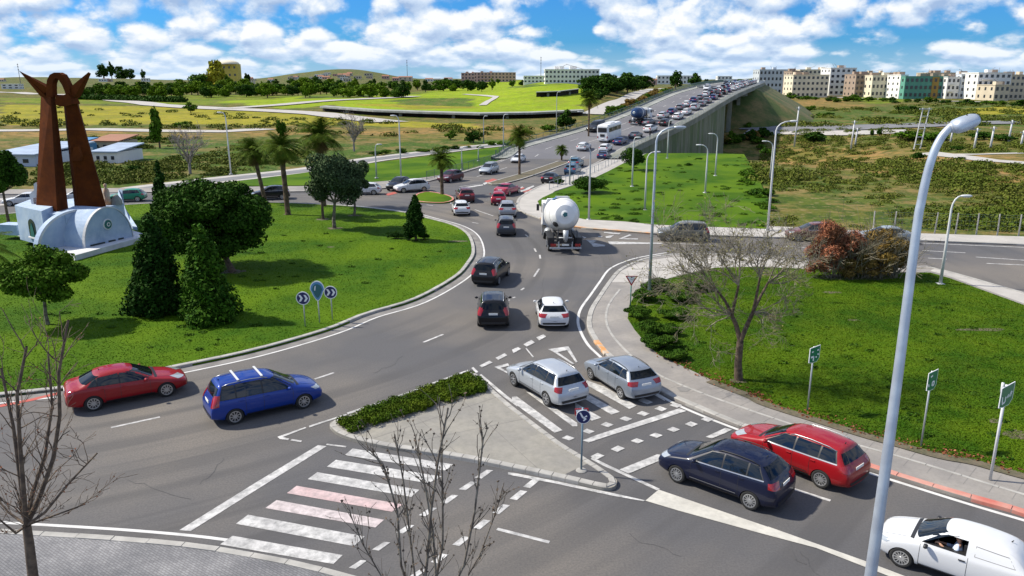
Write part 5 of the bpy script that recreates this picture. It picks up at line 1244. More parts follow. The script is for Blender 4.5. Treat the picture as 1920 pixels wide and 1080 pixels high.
def giveway():
    r, zc = sign_root(1182, 575, 1184, 529, 'red and white triangular give way sign on a green pole', m='sign_green2', z=.13); s = 11.5 / F * (r.location.y + 3)
    for k, m, y, nm in ((1, 'sign_red', -.02, 'board'), (.70, 'sign_white', -.026, 'white_face')):
        b = MB(); b.add(poly_y([(-s * k, zc + .62 * s + .42 * s * k), (s * k, zc + .62 * s + .42 * s * k), (0, zc + .62 * s - 1.25 * s * k)], y, .02)); o = b.build(nm, MAT[m], r); fixn(o.data)
    b = MB(); b.add(poly_y([(-.12 * s, zc + .85 * s), (.15 * s, zc + .85 * s), (.06 * s, zc + .65 * s), (-.06 * s, zc + .68 * s)], -.032, .005)); o = b.build('dark_mark', MAT['car_black'], r); fixn(o.data)
mat('sign_green2', (.03, .16, .12), None, .5)
giveway()
def arrow_sign():
    r, zc = sign_root(1090, 882, 1090, 781, 'blue round sign with a white turning arrow on the dark tip of the traffic island', z=.15, over=.32, m='post_blue'); s = 13.5 / F * (r.location.y + 3)
    b = MB(); b.add(disc(s, 32, .02)); o = b.build('board', MAT['sign_white'], r); fixn(o.data); o.location = (.02, -.03, zc)
    c = MB(); c.add(latheg([(.001, -.006), (s * .92, -.006), (s * .92, 0), (.001, 0)], 32, 'y')); q = c.build('blue_face', MAT['sign_blue'], o); fixn(q.data)
    a = MB(); a.add(poly_y([(-.55 * s, .60 * s), (-.32 * s, .62 * s), (-.05 * s, .10 * s), (.12 * s, -.02 * s), (.02 * s, -.30 * s), (-.22 * s, -.05 * s)], -.010, .003))
    a.add(poly_y([(.45 * s, .28 * s), (.52 * s, .02 * s), (.22 * s, -.05 * s), (.45 * s, -.30 * s), (.12 * s, -.62 * s), (-.05 * s, -.55 * s), (.12 * s, -.28 * s), (-.02 * s, -.1 * s)], -.010, .003))
    q = a.build('arrow', MAT['sign_white'], o); fixn(q.data)
    t = MB(); t.add(poly_y([(-s * 1.05, zc + s * 1.0), (s * .75, zc + s * 1.08), (s * .85, zc + s * .6), (s * .1, zc - .2 * s), (-s * .80, zc - s * .25), (-s * 1.05, zc + .1 * s)], .07, .02)); q = t.build('red_back_plate', MAT['sign_red'], r); fixn(q.data)
    t = MB(); t.add(poly_y([(-s * .92, zc + s * .85), (s * .6, zc + s * .92), (s * .2, zc + .2 * s), (-s * .75, zc - s * .1)], .066, .004)); q = t.build('pale_back_face', MAT['sign_white'], r); fixn(q.data)
    b = MB(); b.add(latheg([(.001, .03), (.17, .03), (.20, .0)], 20, 'z')); q = b.build('foot_plate', MAT['kerb'], r, True)
mat('post_blue', (.16, .24, .30), None, .4, metal=.3)
arrow_sign()
def green_sign(b, t, w, h, label, strokes, stub=False, rad=.035):
    r, zt = sign_root(*b, *t, label, m='grey_pole' if not stub else 'white_pole', z=.14, rad=rad, yaw=R(36), over=0)
    # board: corner cut polygon in the local x-z plane, white border proud of the back
    o = [(-w / 2, zt - h * .92), (-w / 2, zt + .0), (w / 2, zt + .02), (w / 2, zt - h * .78), (w * .28, zt - h), (-w * .2, zt - h)]
    m = MB(); m.add(poly_y(o, -.03, .022)); q = m.build('board', MAT['sign_white'], r); fixn(q.data)
    cx, cz = 0, zt - h / 2; i_ = [(cx + (x - cx) * .90, cz + (z - cz) * .94) for x, z in o]
    m = MB(); m.add(poly_y(i_, -.036, .006)); g = m.build('green_face', MAT['sign_green'], r); fixn(g.data)
    m = MB()
    for x0, z0, x1, z1, s in strokes:
        d = Vector((x1 - x0, z1 - z0)).normalized(); n = Vector((-d.y, d.x)) * s
        m.add(poly_y([(x0 * w - n.x, cz + z0 * h - n.y), (x1 * w - n.x, cz + z1 * h - n.y), (x1 * w + n.x, cz + z1 * h + n.y), (x0 * w + n.x, cz + z0 * h + n.y)], -.040, .004))
    q = m.build('white_marks', MAT['sign_white'], g); fixn(q.data)
    if stub: m = MB(); m.tube([(-w * .3, .04, zt - .2), (-w * .3, .04, zt + .14)], .05, 8); m.build('cap', MAT['white_pole'], r, True)
green_sign((1515, 770), (1526, 650), .72, .68, 'green information sign on a thin pole, leftmost of three along the east pavement', [(-.3, .22, -.15, .22, .03), (.2, .25, .35, .25, .03), (-.35, -.1, -.1, -.1, .04), (-.1, -.1, -.1, -.38, .04), (.25, .0, .38, -.05, .03), (.1, -.15, .22, -.2, .03)])
green_sign((1728, 838), (1745, 696), .70, .74, 'green information sign in the middle of the three along the east pavement', [(-.25, .25, -.05, .3, .03), (.0, -.05, .2, -.05, .03), (.0, -.05, .0, -.25, .03), (.2, -.05, .2, -.25, .03), (.0, -.25, .2, -.25, .03), (-.4, -.1, -.3, -.25, .03)])
green_sign((1858, 900), (1890, 722), 1.0, .76, 'bigger green sign on a white pole, rightmost of three along the east pavement', [(-.35, .05, -.3, -.3, .03), (-.3, -.3, -.1, -.25, .03), (-.1, -.25, -.1, .0, .03), (.0, -.1, .1, .05, .02), (.12, -.1, .3, .15, .02), (.25, -.1, .35, .12, .02)], True, .05)
# ------------------------------------------------------------ power and telegraph poles
POLES = [((1489, 275), 200, 'far pale pole left of the pole pair on the scrub field'), ((1595, 281), 226, 'taller of two close pale poles on the scrub field'), ((1603, 275), 240, 'shorter of two close pale poles on the scrub field'),
 ((1782, 268), 240, 'pale pole just right of the lattice mast'), ((1826, 281), 240, 'pale pole right behind the big curved street lamp head'), ((1856, 282), 237, 'pale pole second from the right edge group'), ((1891, 265), 225, 'tall pale pole near the right edge'), ((1914, 275), 245, 'pale pole at the right edge')]
for b, ty, lb in POLES:
    q = T(*b); h = PY(b[0], ty, q.y).z - q.z; r = empty('utility_pole', q, 0, lb, 'utility pole', 'poles on the scrub field'); m = MB(); m.tube([(0, 0, -.3), (h * .03, 0, h)], [.26, .17], 8); m.build('mast', MAT['white_pole'], r, True)
    m = MB(); m.box((h * .03, 0, h - .35), (1.4, .16, .16)); m.build('cross_arm', MAT['grey_pole'], r)
q = T(1718, 280); h = PY(1725, 202, q.y).z - q.z; r = empty('lattice_mast', q, 0, 'tall pale two legged lattice mast on the scrub field', 'mast')
for dx in (-.6, .9): m = MB(); m.tube([(dx, 0, -.3), (dx + .9, 0, h)], [.15, .12], 6); m.build('leg', MAT['white_pole'], r)
m = MB()
for k in (.12, .3, .5, .62, .8, .97): m.box((.15 + .9 * k, 0, h * k), (1.6, .14, .14))
m.box((.9, 0, h * .97), (2.8, .2, .2)); m.build('cross_bars', MAT['white_pole'], r)
# ------------------------------------------------------------ people
def walker(loc, ang, label, top_, legs, H_=1.72):
    k = H_ / 1.72; v = [(0, 0, .90), (0, 0, 1.12), (0, 0, 1.38), (0, 0, 1.48), (0, 0, 1.56), (.01, 0, 1.70), (0, .19, 1.40), (.02, .25, 1.14), (.14, .24, .92), (0, -.19, 1.40), (-.04, -.25, 1.14), (-.02, -.25, .90),
        (0, .09, .86), (.16, .10, .48), (.10, .10, .07), (.24, .10, .04), (0, -.09, .86), (-.08, -.10, .46), (-.28, -.10, .09), (-.16, -.10, .04)]
    e = [(0, 1), (1, 2), (2, 3), (3, 4), (4, 5), (2, 6), (6, 7), (7, 8), (2, 9), (9, 10), (10, 11), (0, 12), (12, 13), (13, 14), (14, 15), (0, 16), (16, 17), (17, 18), (18, 19)]
    rd = [.14, .13, .15, .06, .09, .08, .06, .045, .035, .06, .045, .035, .095, .065, .045, .035, .095, .065, .045, .035]
    me = bpy.data.meshes.new('m'); me.from_pydata([(a * k, b * k, c * k) for a, b, c in v], e, []); o = bpy.data.objects.new('t', me); COL.objects.link(o); o.modifiers.new('k', 'SKIN')
    for i, q in enumerate(rd): me.skin_vertices[0].data[i].radius = (q * k, q * k)
    me.skin_vertices[0].data[0].use_root = True; s_ = o.modifiers.new('s', 'SUBSURF'); s_.levels = 1
    ev = evalmesh(o); bpy.data.objects.remove(o); ev.materials.clear(); r = empty('person', loc, ang, label, 'person')
    for m in ('skin', top_, legs): ev.materials.append(MAT[m])
    for p in ev.polygons:
        c = p.center; p.use_smooth = True; p.material_index = 0 if c.z > 1.47 * k or (abs(c.y) > .2 * k and c.z < .98 * k) else (1 if c.z > .88 * k else 2)
    link('body', ev, r); hv, hf = latheg([(.001, .09), (.07, .07), (.10, .0), (.09, -.05)], 10); obj('hair', [(x - .015, y, z + 1.68 * k) for x, y, z in hv], hf, MAT['hair'], r, True); return r
yy = 160; walker((BX(yy, 1) + 1.3, yy, BZ(yy) + .17), 1.1, 'person in dark clothes walking up the right footway of the bridge', 'dark_cloth', 'dark_cloth')
# ------------------------------------------------------------ monument
def monument():
    c = P(190, 470); r = empty('monument', (c.x, c.y, 0), 0, 'rust red steel monument with two tapering legs and horns on a pale blue base', 'monument'); off = Vector((c.x, c.y, 0))
    def part(name, vf, m, par=None, smooth=False):
        o = obj(name, [Vector(v) - off for v in vf[0]], vf[1], MAT[m], par or r, smooth); fixn(o.data); return o
    z0 = .10
    A, B = P(141, 489, z0), P(279, 450, z0); C = P(10, 432, z0); D = B + (C - A)
    part('plinth', prism([Vector((p.x, p.y, z0)) for p in (A, B, D, C)], (0, 0, .42)), 'plaster_white')
    zt = z0 + .42; u = (B - A); u.z = 0; L_ = u.length; u.normalize(); n = Vector((-u.y, u.x, 0))      # u along the front, n away from the camera
    # barrel with its half round front
    f0, f1 = P(160, 465, zt), P(249, 444, zt); bw = (f1 - f0).length; mid = (f0 + f1) / 2; ub = (f1 - f0).normalized(); nb = Vector((-ub.y, ub.x, 0)); rr = bw / 2; hk = 1.18
    arc = lambda rad, o, k=hk, N_=28: [mid + ub * (-rad * math.cos(math.pi * t / N_)) + nb * o + Vector((0, 0, rad * k * math.sin(math.pi * t / N_))) for t in range(N_ + 1)]
    part('barrel_vault', prism(arc(rr, .0), nb * 3.2), 'plaster_blue')
    part('vault_rim', (lambda a, b: (a + b + [p + nb * .25 for p in a] , [(i, i + 1, i + 30, i + 29) for i in range(28)] + [(i, i + 58, i + 59, i + 1) for i in range(28)]))(arc(rr + .07, -.05), arc(rr, -.05)), 'plaster_white')
    ga = [p - ub * 1.15 for p in arc(3.7, 2.2, .74)]; gb = [p - ub * 1.15 for p in arc(3.48, 2.15, .74)]; gc = [p - nb * .05 for p in ga]
    part('great_arch', prism(ga, nb * .45), 'plaster_blue')
    part('arch_edge', (gc + gb, [(i, i + 1, i + 30, i + 29) for i in range(28)]), 'plaster_white')
    mc = mid + Vector((0, 0, rr * .62)) - nb * .02
    q = Vector((0, 1, 0)).rotation_difference(nb).to_matrix()
    for rad, o, m, nm in ((.46, -.05, 'plaster_white', 'medallion_rim'), (.37, -.09, 'sign_teal', 'medallion')):
        v, f = latheg([(.001, 0), (rad * .9, 0), (rad, .03), (rad, .12)], 28, 'y'); part(nm, ([q @ (Vector(x) + Vector((0, o, 0))) + mc for x in v], f), m, None, False)
    v, f = latheg([(.10, -.11), (.14, -.12), (.18, -.11)], 20, 'y'); part('medallion_ring', ([q @ Vector(x) + mc for x in v], f), 'plaster_white')
    for x0, x1 in ((.1, .40), (.47, .62), (.68, .80)):
        a = f0.lerp(f1, x0) - nb * .02; b = f0.lerp(f1, x1) - nb * .02; part('dark_stain', prism([a + Vector((0, 0, .02)), b + Vector((0, 0, .02)), b + Vector((0, 0, .14)), a + Vector((0, 0, .16))], -nb * .01), 'dark_opening')
    # niche block on the left
    a, b, d_ = P(38, 449, zt), P(88, 463, zt), P(122, 444, zt); hb = PY(76, 402, b.y).z - zt; hb = 2.9
    e_ = a + (d_ - b); part('niche_block', prism([a, b, d_, e_], (0, 0, hb)), 'plaster_blue')
    nf = (b - a).normalized(); nn = Vector((nf.y, -nf.x, 0)); w = .62; ctr = a.lerp(b, .56) + Vector((0, 0, .55)); out = [ctr - nf * w + nn * .02, ctr + nf * w + nn * .02] + [ctr + nn * .02 + nf * (w * math.cos(t * math.pi / 10)) + Vector((0, 0, 1.0 + w * .8 * math.sin(t * math.pi / 10))) for t in range(11)]
    part('niche', prism(out, nn * .015), 'dark_opening'); part('niche_figure', prism([ctr + nf * k[0] + nn * .05 + Vector((0, 0, k[1])) for k in ((-.35, 0), (.4, .0), (.3, .7), (.1, 1.2), (-.2, .8))], nn * .03), 'sign_teal')
    part('niche_sill', prism([ctr + nf * k * (w + .1) + nn * .02 + Vector((0, 0, -.12 + j)) for k, j in ((-1, 0), (1, 0), (1, .12), (-1, .12))], nn * .12), 'plaster_white')
    # right flank wall and upper deck carrying the legs
    a, b = P(258, 432, zt), P(236, 405, zt); part('flank_wall', prism([a, b, b + Vector((0, 0, 2.6)), PY(228, 380, b.y), a + Vector((0, 0, .3))], Vector((-.6, .4, 0))), 'plaster_blue')
    dk = [Vector((p.x, p.y, 2.0)) for p in (e_ + nf * .1, d_ + nn * -.4, d_ + (a - d_) * .75 + n * 1.2, b + n * .5, e_ + n * 3 + u * 1)]
    yl = b.y
    deck = [PY(60, 393, yl - 2.0), PY(128, 398, yl - 3.2), PY(200, 385, yl - 2.4), PY(226, 378, yl + .2), PY(160, 372, yl + 3), PY(60, 380, yl + 2.5)]
    zd = sum(p.z for p in deck) / len(deck); zd = 3.0
    dd = [P(58, 398, zd), P(122, 403, zd), P(190, 391, zd), P(232, 381, zd), P(150, 371, zd), P(60, 381, zd)]
    part('upper_deck', prism([Vector((p.x, p.y, zt + .01)) for p in dd], (0, 0, zd - zt)), 'plaster_blue')
    # legs: tapering boxes seen corner on
    def leg(name, lp, up_, mt='rust'):
        v = [Vector(p) for p in lp] + [Vector(p) for p in up_]; return part(name, (v, [(0, 3, 2, 1), (4, 5, 6, 7), (0, 1, 5, 4), (1, 2, 6, 5), (2, 3, 7, 6), (3, 0, 4, 7)]), mt)
    yb = P(107, 397, zd).y; b0, b1, b2 = PY(67, 392, yb + .9), P(107, 397, zd), PY(128, 391, yb + 1.6)
    for p in (b0, b2): p.z = zd - .02
    t0, t1, t2 = PY(76, 178, yb + .7), PY(95, 182, yb), PY(103, 178, yb + .8); zz = t1.z; t0.z = zz; t2.z = zz
    leg('left_leg', [b0, b1, b2, b0 + b2 - b1], [t0, t1, t2, t0 + t2 - t1])
    c0, c1, c2 = PY(139, 384, yb + 1.3), PY(146, 386, yb + .6), PY(198, 378, yb + 1.6)
    for p in (c0, c1, c2): p.z = zd - .02
    s0, s1, s2 = PY(117, 178, yb + 1.1), PY(121, 181, yb + .5), PY(141, 180, yb + 1.3); s0.z = s1.z = s2.z = zz
    leg('right_leg', [c0, c1, c2, c0 + c2 - c1 + Vector((0, .6, 0))], [s0, s1, s2, s0 + s2 - s1 + Vector((0, .5, 0))])
    # arch over both heads
    ao = [(86, 183), (86, 165), (88, 150), (93, 140), (101, 136), (109, 136), (117, 140), (123, 150), (130, 165), (134, 183)]; ai = [(99, 183), (98, 170), (98, 158), (100, 151), (104, 146), (110, 150), (116, 159), (121, 171), (125, 183)]
    v = [PY(x, y, yb + .25) for x, y in ao]; vi = [PY(x, y, yb + .25) for x, y in (ai[:5] + [ai[4]] + ai[5:])][:10]
    f = [(i, i + 1, 10 + i + 1, 10 + i) for i in range(9)]; dv = Vector((.1, .5, 0)); m_ = 20; V = v + vi + [p + dv for p in v + vi]
    F2 = f + [(q[3] + m_, q[2] + m_, q[1] + m_, q[0] + m_) for q in f] + [(i, i + m_, i + 1 + m_, i + 1) for i in range(9)] + [(10 + i, 11 + i, 11 + i + m_, 10 + i + m_) for i in range(9)]
    part('head_arch', (V, F2), 'rust')
    # horns, tapered to a point
    def horn(tip, ra, rb, mid_):
        A_, B_, Tp, M_ = PY(*ra, yb + .35), PY(*rb, yb + .35), PY(*tip, yb - .4), PY(*mid_, yb + .35); dv = Vector((.1, .8, 0))
        v = [A_, M_, B_, Tp, A_ + dv, M_ + dv, B_ + dv, Tp + dv * .25 + Vector((.05, 0, -.12))]; part('horn', (v, [(0, 1, 2, 3), (7, 6, 5, 4), (0, 3, 7, 4), (2, 6, 7, 3), (0, 4, 5, 1), (1, 5, 6, 2)]), 'rust')
    horn((35, 132), (93, 167), (90, 184), (76, 181)); horn((166, 135), (131, 164), (140, 180), (136, 184))
    pr = [PY(x, y, yb + .1) for x, y in ((104, 178), (112, 181), (127, 175), (131, 182), (137, 195), (124, 199), (112, 200), (104, 196))]; part('cross_piece', prism(pr, (.1, .9, 0)), 'rust')
    pr = [PY(x, y, yb + .35) for x, y in ((132, 302), (138, 276), (146, 274), (152, 292), (150, 302))]; part('raised_plate', prism(pr, (0, .3, 0)), 'rust')
    # small white shrine left of the left leg and the figure right of the right leg
    q0 = P(75, 392, zd); pr = [q0 + Vector((x, 0, z)) for x, z in ((-.65, 0), (-.65, .5), (-.7, 1.25), (-.25, 1.6), (-.2, 2.1), (.0, 2.25), (.15, 2.0), (.35, .9), (.45, 0), (.2, 0), (.1, 1.1), (-.45, .9), (-.45, 0))]; part('white_shrine', prism(pr, (0, .5, 0)), 'plaster_white')
    q0 = P(202, 384, zd); v, f = latheg([(.35, 0), (.38, .35), (.25, .55), (.28, 1.0), (.22, 1.35), (.08, 1.5), (.14, 1.65), (.12, 1.8), (.001, 1.88)], 12); part('orange_figure', ([Vector(x) + q0 for x in v], f), 'kerb_orange', None, True)
    v, f = latheg([(.55, 0), (.5, .4), (.2, .9), (.001, 1.0)], 10); part('grey_rock', ([Vector(x) * .9 + q0 + Vector((.65, .3, 0)) for x in v], f), 'concrete')
    v, f = latheg([(.001, -.4), (.28, -.3), (.35, .2), (.25, .5), (.001, .6)], 10); part('left_step', (lambda p: (prism([p + Vector((x, y, 0)) for x, y in ((-1.2, 0), (.8, -.4), (1.0, .9), (-.9, 1.2))], (0, 0, .9))))(P(22, 440, zt)), 'plaster_blue')
monument()
# ------------------------------------------------------------ vegetation
def rs(seed): return np.random.default_rng(seed)
def leafcloud(blobs, n, size, seed, fill=.5, asp=1.5, droop=0.0):
    g = rs(seed); B = np.array(blobs, dtype=float); w = (B[:, 3] * B[:, 4] * B[:, 5]) ** (2 / 3); w /= w.sum()
    k = g.choice(len(B), n, p=w); d = g.normal(size=(n, 3)); d /= np.linalg.norm(d, axis=1)[:, None]
    r = 1 - fill * g.random(n) ** 1.5; c = B[k, :3] + d * B[k, 3:6] * r[:, None]
    nn = d + g.normal(size=(n, 3)) * .75; nn[:, 2] += .25; nn /= np.linalg.norm(nn, axis=1)[:, None]
    a = np.cross(nn, g.normal(size=(n, 3))); a /= np.linalg.norm(a, axis=1)[:, None]
    if droop: a[:, 2] -= droop; a /= np.linalg.norm(a, axis=1)[:, None]
    b = np.cross(nn, a); s = size * (.6 + .8 * g.random(n))[:, None]
    v = np.stack([c - a * s * asp / 2, c - b * s / 2, c + a * s * asp / 2, c + b * s / 2], axis=1).reshape(-1, 3)
    return v, np.arange(4 * n).reshape(-1, 4)
def lumps(c, r, n, seed, k=.34, low=-.6):                 # smaller clumps over an ellipsoid
    g = random.Random(seed); out = [(*c, r[0] * .55, r[1] * .55, r[2] * .55)]
    while len(out) < n:
        d = Vector((g.gauss(0, 1), g.gauss(0, 1), g.gauss(0, 1))).normalized()
        if d.z < low: continue
        q = g.uniform(.55, .82); s = g.uniform(.7, 1.25) * k
        out.append((c[0] + d.x * r[0] * q, c[1] + d.y * r[1] * q, c[2] + d.z * r[2] * q, r[0] * s, r[1] * s, r[2] * s * .85))
    return out
def mkleaf(name, blobs, n, size, seed, m, parent=None, **k):
    return link(name, mesh_np(*leafcloud(blobs, n, size, seed, **k)), parent, MAT[m])
def limbs(mb, p, d, length, rad, depth, g, bend=.25, kids=(2, 3), up_=.15, shrink=.72, spread=.6, minr=.008):
    pts = [Vector(p)]; rd = [rad]; d = Vector(d).normalized(); n = 4 if depth > 1 else 3
    for i in range(n):
        d = (d + Vector((g.gauss(0, bend), g.gauss(0, bend), g.gauss(0, bend) + up_)) * .5).normalized(); pts.append(pts[-1] + d * length / n); rd.append(max(minr, rad * (1 - .45 * (i + 1) / n)))
    mb.tube(pts, rd, 7 if rad > .05 else (5 if rad > .02 else 3), False)
    if depth <= 0: return
    for k in range(g.randint(*kids)):
        i = g.randint(max(1, n - 2), n); q = pts[i]; a = Vector((g.gauss(0, 1), g.gauss(0, 1), g.gauss(0, .6))).normalized()
        nd = (d + a * spread).normalized(); limbs(mb, q, nd, length * shrink * g.uniform(.8, 1.15), rd[i] * .72, depth - 1, g, bend, kids, up_, shrink, spread, minr)
    for k in range(1 if depth > 1 else 0):
        q = pts[1]; a = Vector((g.gauss(0, 1), g.gauss(0, 1), .2)).normalized(); limbs(mb, q, (d * .4 + a).normalized(), length * .5, rd[1] * .5, depth - 2, g, bend, kids, up_, shrink, spread, minr)
def tree(name, base, label, crown, r, blobs_n, leaves, size, m, seed, trunk_r=.16, mt='bark', cat='tree', group=None, k=.34, fork=True, low=-.6, **kw):
    root = empty(name, base, 0, label, cat, group); c = Vector(crown) - Vector(base); B = lumps(c, r, blobs_n, seed, k, low)
    mkleaf('crown', B, leaves, size, seed, m, root, **kw); g = random.Random(seed); mb = MB()
    top = Vector((c.x * .55, c.y * .55, max(.6, c.z - r[2] * .75))); mb.tube([(0, 0, -.05), top * .35 + Vector((g.uniform(-.1, .1), 0, 0)), top], [trunk_r * 1.25, trunk_r, trunk_r * .8], 9, False)
    if fork:
        for b in B[1:9]: q = Vector(b[:3]); mb.tube([top, top.lerp(q, .5) + Vector((0, 0, -.1 * r[2])), q], [trunk_r * .6, trunk_r * .4, trunk_r * .15], 6, False)
    mb.build('trunk', MAT[mt], root, True); return root
def conifer(base, h, rad, label, m, seed, n=9000, size=.13, group=None, z0=.1, name='conifer', trunk_r=.12, pw=.82):
    root = empty(name, base, 0, label, 'conifer', group); g = random.Random(seed); B = []
    for i in range(70):
        t = (g.random() ** 1.25); z = z0 + (h - z0 - .2) * t; rr = rad * (1 - t) ** pw * g.uniform(.55, .95); a = g.uniform(0, 6.28); s = rad * (.34 - .20 * t)
        B.append((rr * math.cos(a) * .8, rr * math.sin(a) * .8, z, s, s, s * 1.25))
    for i in range(14): t = i / 14; B.append((0, 0, z0 + (h - z0) * t, rad * .6 * (1 - t) ** pw + .05, rad * .6 * (1 - t) ** pw + .05, h * .07))
    mkleaf('crown', B, n, size, seed, m, root, asp=1.8); mb = MB(); mb.tube([(0, 0, -.05), (0, 0, h * .8)], [trunk_r, .03], 8); mb.build('trunk', MAT['bark'], root, True); return root
# --- lawn of the roundabout
def at(px, py, z=.1): return P(px, py, z)
b = at(437, 510); c = PY(396, 402, b.y + .5); tree('round_tree', b, 'large round dark green tree with a leaning trunk beside the two conifers', (c.x, c.y, 4.1), (4.7, 4.2, 3.1), 70, 50000, .15, 'leaf_dark', 3, .22, k=.27, low=-.95)
b = at(300, 583); conifer(b, 5.9, 2.1, 'broad dark conifer, the left one of the two standing side by side on the lawn', 'leaf_conifer', 5, 21000, .12)
b = at(391, 597); conifer(b, 5.6, 2.15, 'broad conifer with brighter green shoots, the right one of the two on the lawn', 'leaf_conifer_bright', 6, 21000, .12)
b = at(90, 608); c = PY(78, 522, b.y); tree('small_tree', b, 'small spreading green tree with a thin pale trunk near the left edge', (c.x, c.y, 2.95), (2.35, 2.2, 1.65), 30, 15000, .12, 'leaf_mid', 8, .10, 'bark_pale', k=.33, low=-.9)
b = at(17, 421); c = PY(2, 340, b.y); tree('dark_tree', b, 'dark leafy tree at the left edge behind the monument', (c.x, c.y, 5.0), (2.2, 2.2, 2.3), 24, 11000, .2, 'leaf_dark', 9, .13)
b = at(306, 402); conifer(b, 5.6, 1.3, 'narrow dark conifer peeping over the large round tree', 'leaf_conifer', 12, 6000, .16)
b = at(627, 428); c = PY(628, 342, b.y); tree('olive_tree', b, 'grey green olive tree with a forked trunk in front of the palms', (c.x, c.y, 4.6), (2.75, 2.5, 2.75), 34, 22000, .13, 'leaf_olive', 14, .16, 'bark_pale', low=-.75)
b = at(664, 404); c = PY(664, 345, b.y); tree('olive_tree', b, 'smaller greyish olive tree half hidden behind the right of the other one', (c.x, c.y, 3.9), (1.6, 1.6, 2.2), 18, 9000, .13, 'leaf_olive', 15, .12, 'bark_pale')
b = at(606, 411); c = PY(603, 350, b.y); tree('olive_tree', b, 'thin leafy tree with brown trunk hidden behind the left of the big olive', (c.x, c.y, 4.0), (1.3, 1.3, 1.8), 14, 6000, .14, 'leaf_olive', 16, .13, 'bark')
b = at(780, 451); conifer(b, 4.0, 1.12, 'little dark pine with a pointed top standing alone on the roundabout lawn', 'leaf_conifer', 17, 9000, .11, z0=.9, name='small_pine', pw=.65)
def shrub(name, px, r, h, label, m, seed, n=2500, size=.09, z=.12, group=None, lum=12, cat='shrub', base=None):
    b = base or at(*px, z); B = lumps((0, 0, h * .45), (r[0], r[1], h * .55), lum, seed, .4, -.2); root = empty(name, b, 0, label, cat, group); mkleaf('foliage', B, n, size, seed, m, root)
    mb = MB(); g = random.Random(seed)
    for i in range(4): q = Vector(B[min(i + 1, len(B) - 1)][:3]); mb.tube([(0, 0, -.05), q * .5, q], [.035, .02, .01], 5, False)
    mb.build('stem', MAT['bark'], root); return root
for px, r, lb in (((746, 447), (.9, .35), 'low clipped shrub left of the little pine'), ((768, 449), (.5, .35), 'low clipped shrub at the foot of the little pine'), ((795, 448), (.5, .35), 'low clipped shrub right of the little pine')): shrub('low_shrub', px, r, .5, lb, 'leaf_conifer', px[0], 1600, .08, group='shrubs round the little pine')
# --- palms
def frond(mb, dr, p0, a, el, L_, g, wid=.55, n=7, fan=False):
    d = Vector((math.cos(a) * math.cos(el), math.sin(a) * math.cos(el), math.sin(el))); pts = [Vector(p0)]; seg = L_ / n
    for i in range(n): d = (d + Vector((0, 0, -.105 * (1 + i * .25)))).normalized(); pts.append(pts[-1] + d * seg)
    sd_ = Vector((-math.sin(a), math.cos(a), 0)); v = []; f = []
    for i in range(n):
        for h in (.0, .33, .66):
            p = pts[i].lerp(pts[i + 1], h); t = (i + h) / n
            if t < .12: continue
            w = wid * math.sin(math.pi * min(1, t * .85 + .12)) ** .7
            for s in (1, -1):
                tip = p + sd_ * s * w + (pts[i + 1] - pts[i]).normalized() * w * .75 + Vector((0, 0, -w * .35 + g.uniform(-.05, .05))); e = (pts[i + 1] - pts[i]).normalized() * .05 * L_
                k = len(v); v += [p - e * .35, p + e * .35, tip]; f.append((k, k + 1, k + 2))
    mb.add((v, f)); mb.tube(pts[:-1], [.03, .028, .024, .02, .015, .01, .008][:len(pts) - 1], 3, False)
def palm(base, hz, rad, label, seed, fr=58, group='palm trees', tr=.22, dry=True, name='palm_tree', cx=0):
    root = empty(name, base, 0, label, 'palm', group); h = hz - base[2]; g = random.Random(seed); m = MB(); d = MB()
    for i in range(fr):
        el = g.uniform(-.35, 1.35); a = i * 2.399 + g.uniform(-.2, .2); frond(m, None, (cx, 0, h), a, el, rad * g.uniform(.95, 1.2) * (1 if el < 1 else .85), g, rad * .30)
    m.build('fronds', MAT['leaf_palm'], root)
    if dry:
        for i in range(int(fr * .45)): frond(d, None, (cx, 0, h - .15), i * 2.399, g.uniform(-1.2, -.6), rad * g.uniform(.5, .75), g, rad * .2)
        d.build('dry_fronds', MAT['leaf_palm_dry'], root)
    t = MB(); n = 12; pts = [(cx * (i / n), 0, h * i / n - .05) for i in range(n + 1)]; t.tube(pts, [tr * (1.25 if i == 0 else 1.0 + .12 * (i % 2) + (.35 if i > n - 3 else 0)) for i in range(n + 1)], 10); t.build('trunk', MAT['palm_trunk'], root); return root
for px, cy, r, lb, sd_, tr, cx in (((498, 380), 283, 2.2, 'palm at the left of the palm group, beside the black car', 1, .2, -.9), ((540, 402), 276, 2.3, 'palm with a thick brown trunk, second from the left', 2, .24, -.2),
    ((607, 386), 255, 2.8, 'tallest palm of the left group, rising behind the olive tree', 3, .25, 0), ((829, 364), 298, 1.75, 'short palm growing on the grass islet', 4, .2, 0), ((974, 327), 255, 2.2, 'slender palm on the central reservation', 5, .17, 0),
    ((1103, 275), 186, 2.4, 'tall thin palm at the upper end of the central reservation', 6, .17, 0), ((1053, 301), 281, 1.3, 'tiny palm on the central reservation between the two taller ones', 7, .15, 0)):
    q = at(*px, .12); palm(q, PY(px[0], cy, q.y).z, r, lb, sd_, tr=tr, cx=cx)
q = at(-18, 530); palm(q, 2.4, 2.2, 'low palm cut off by the left edge of the photo', 9, 26, tr=.28, dry=False)
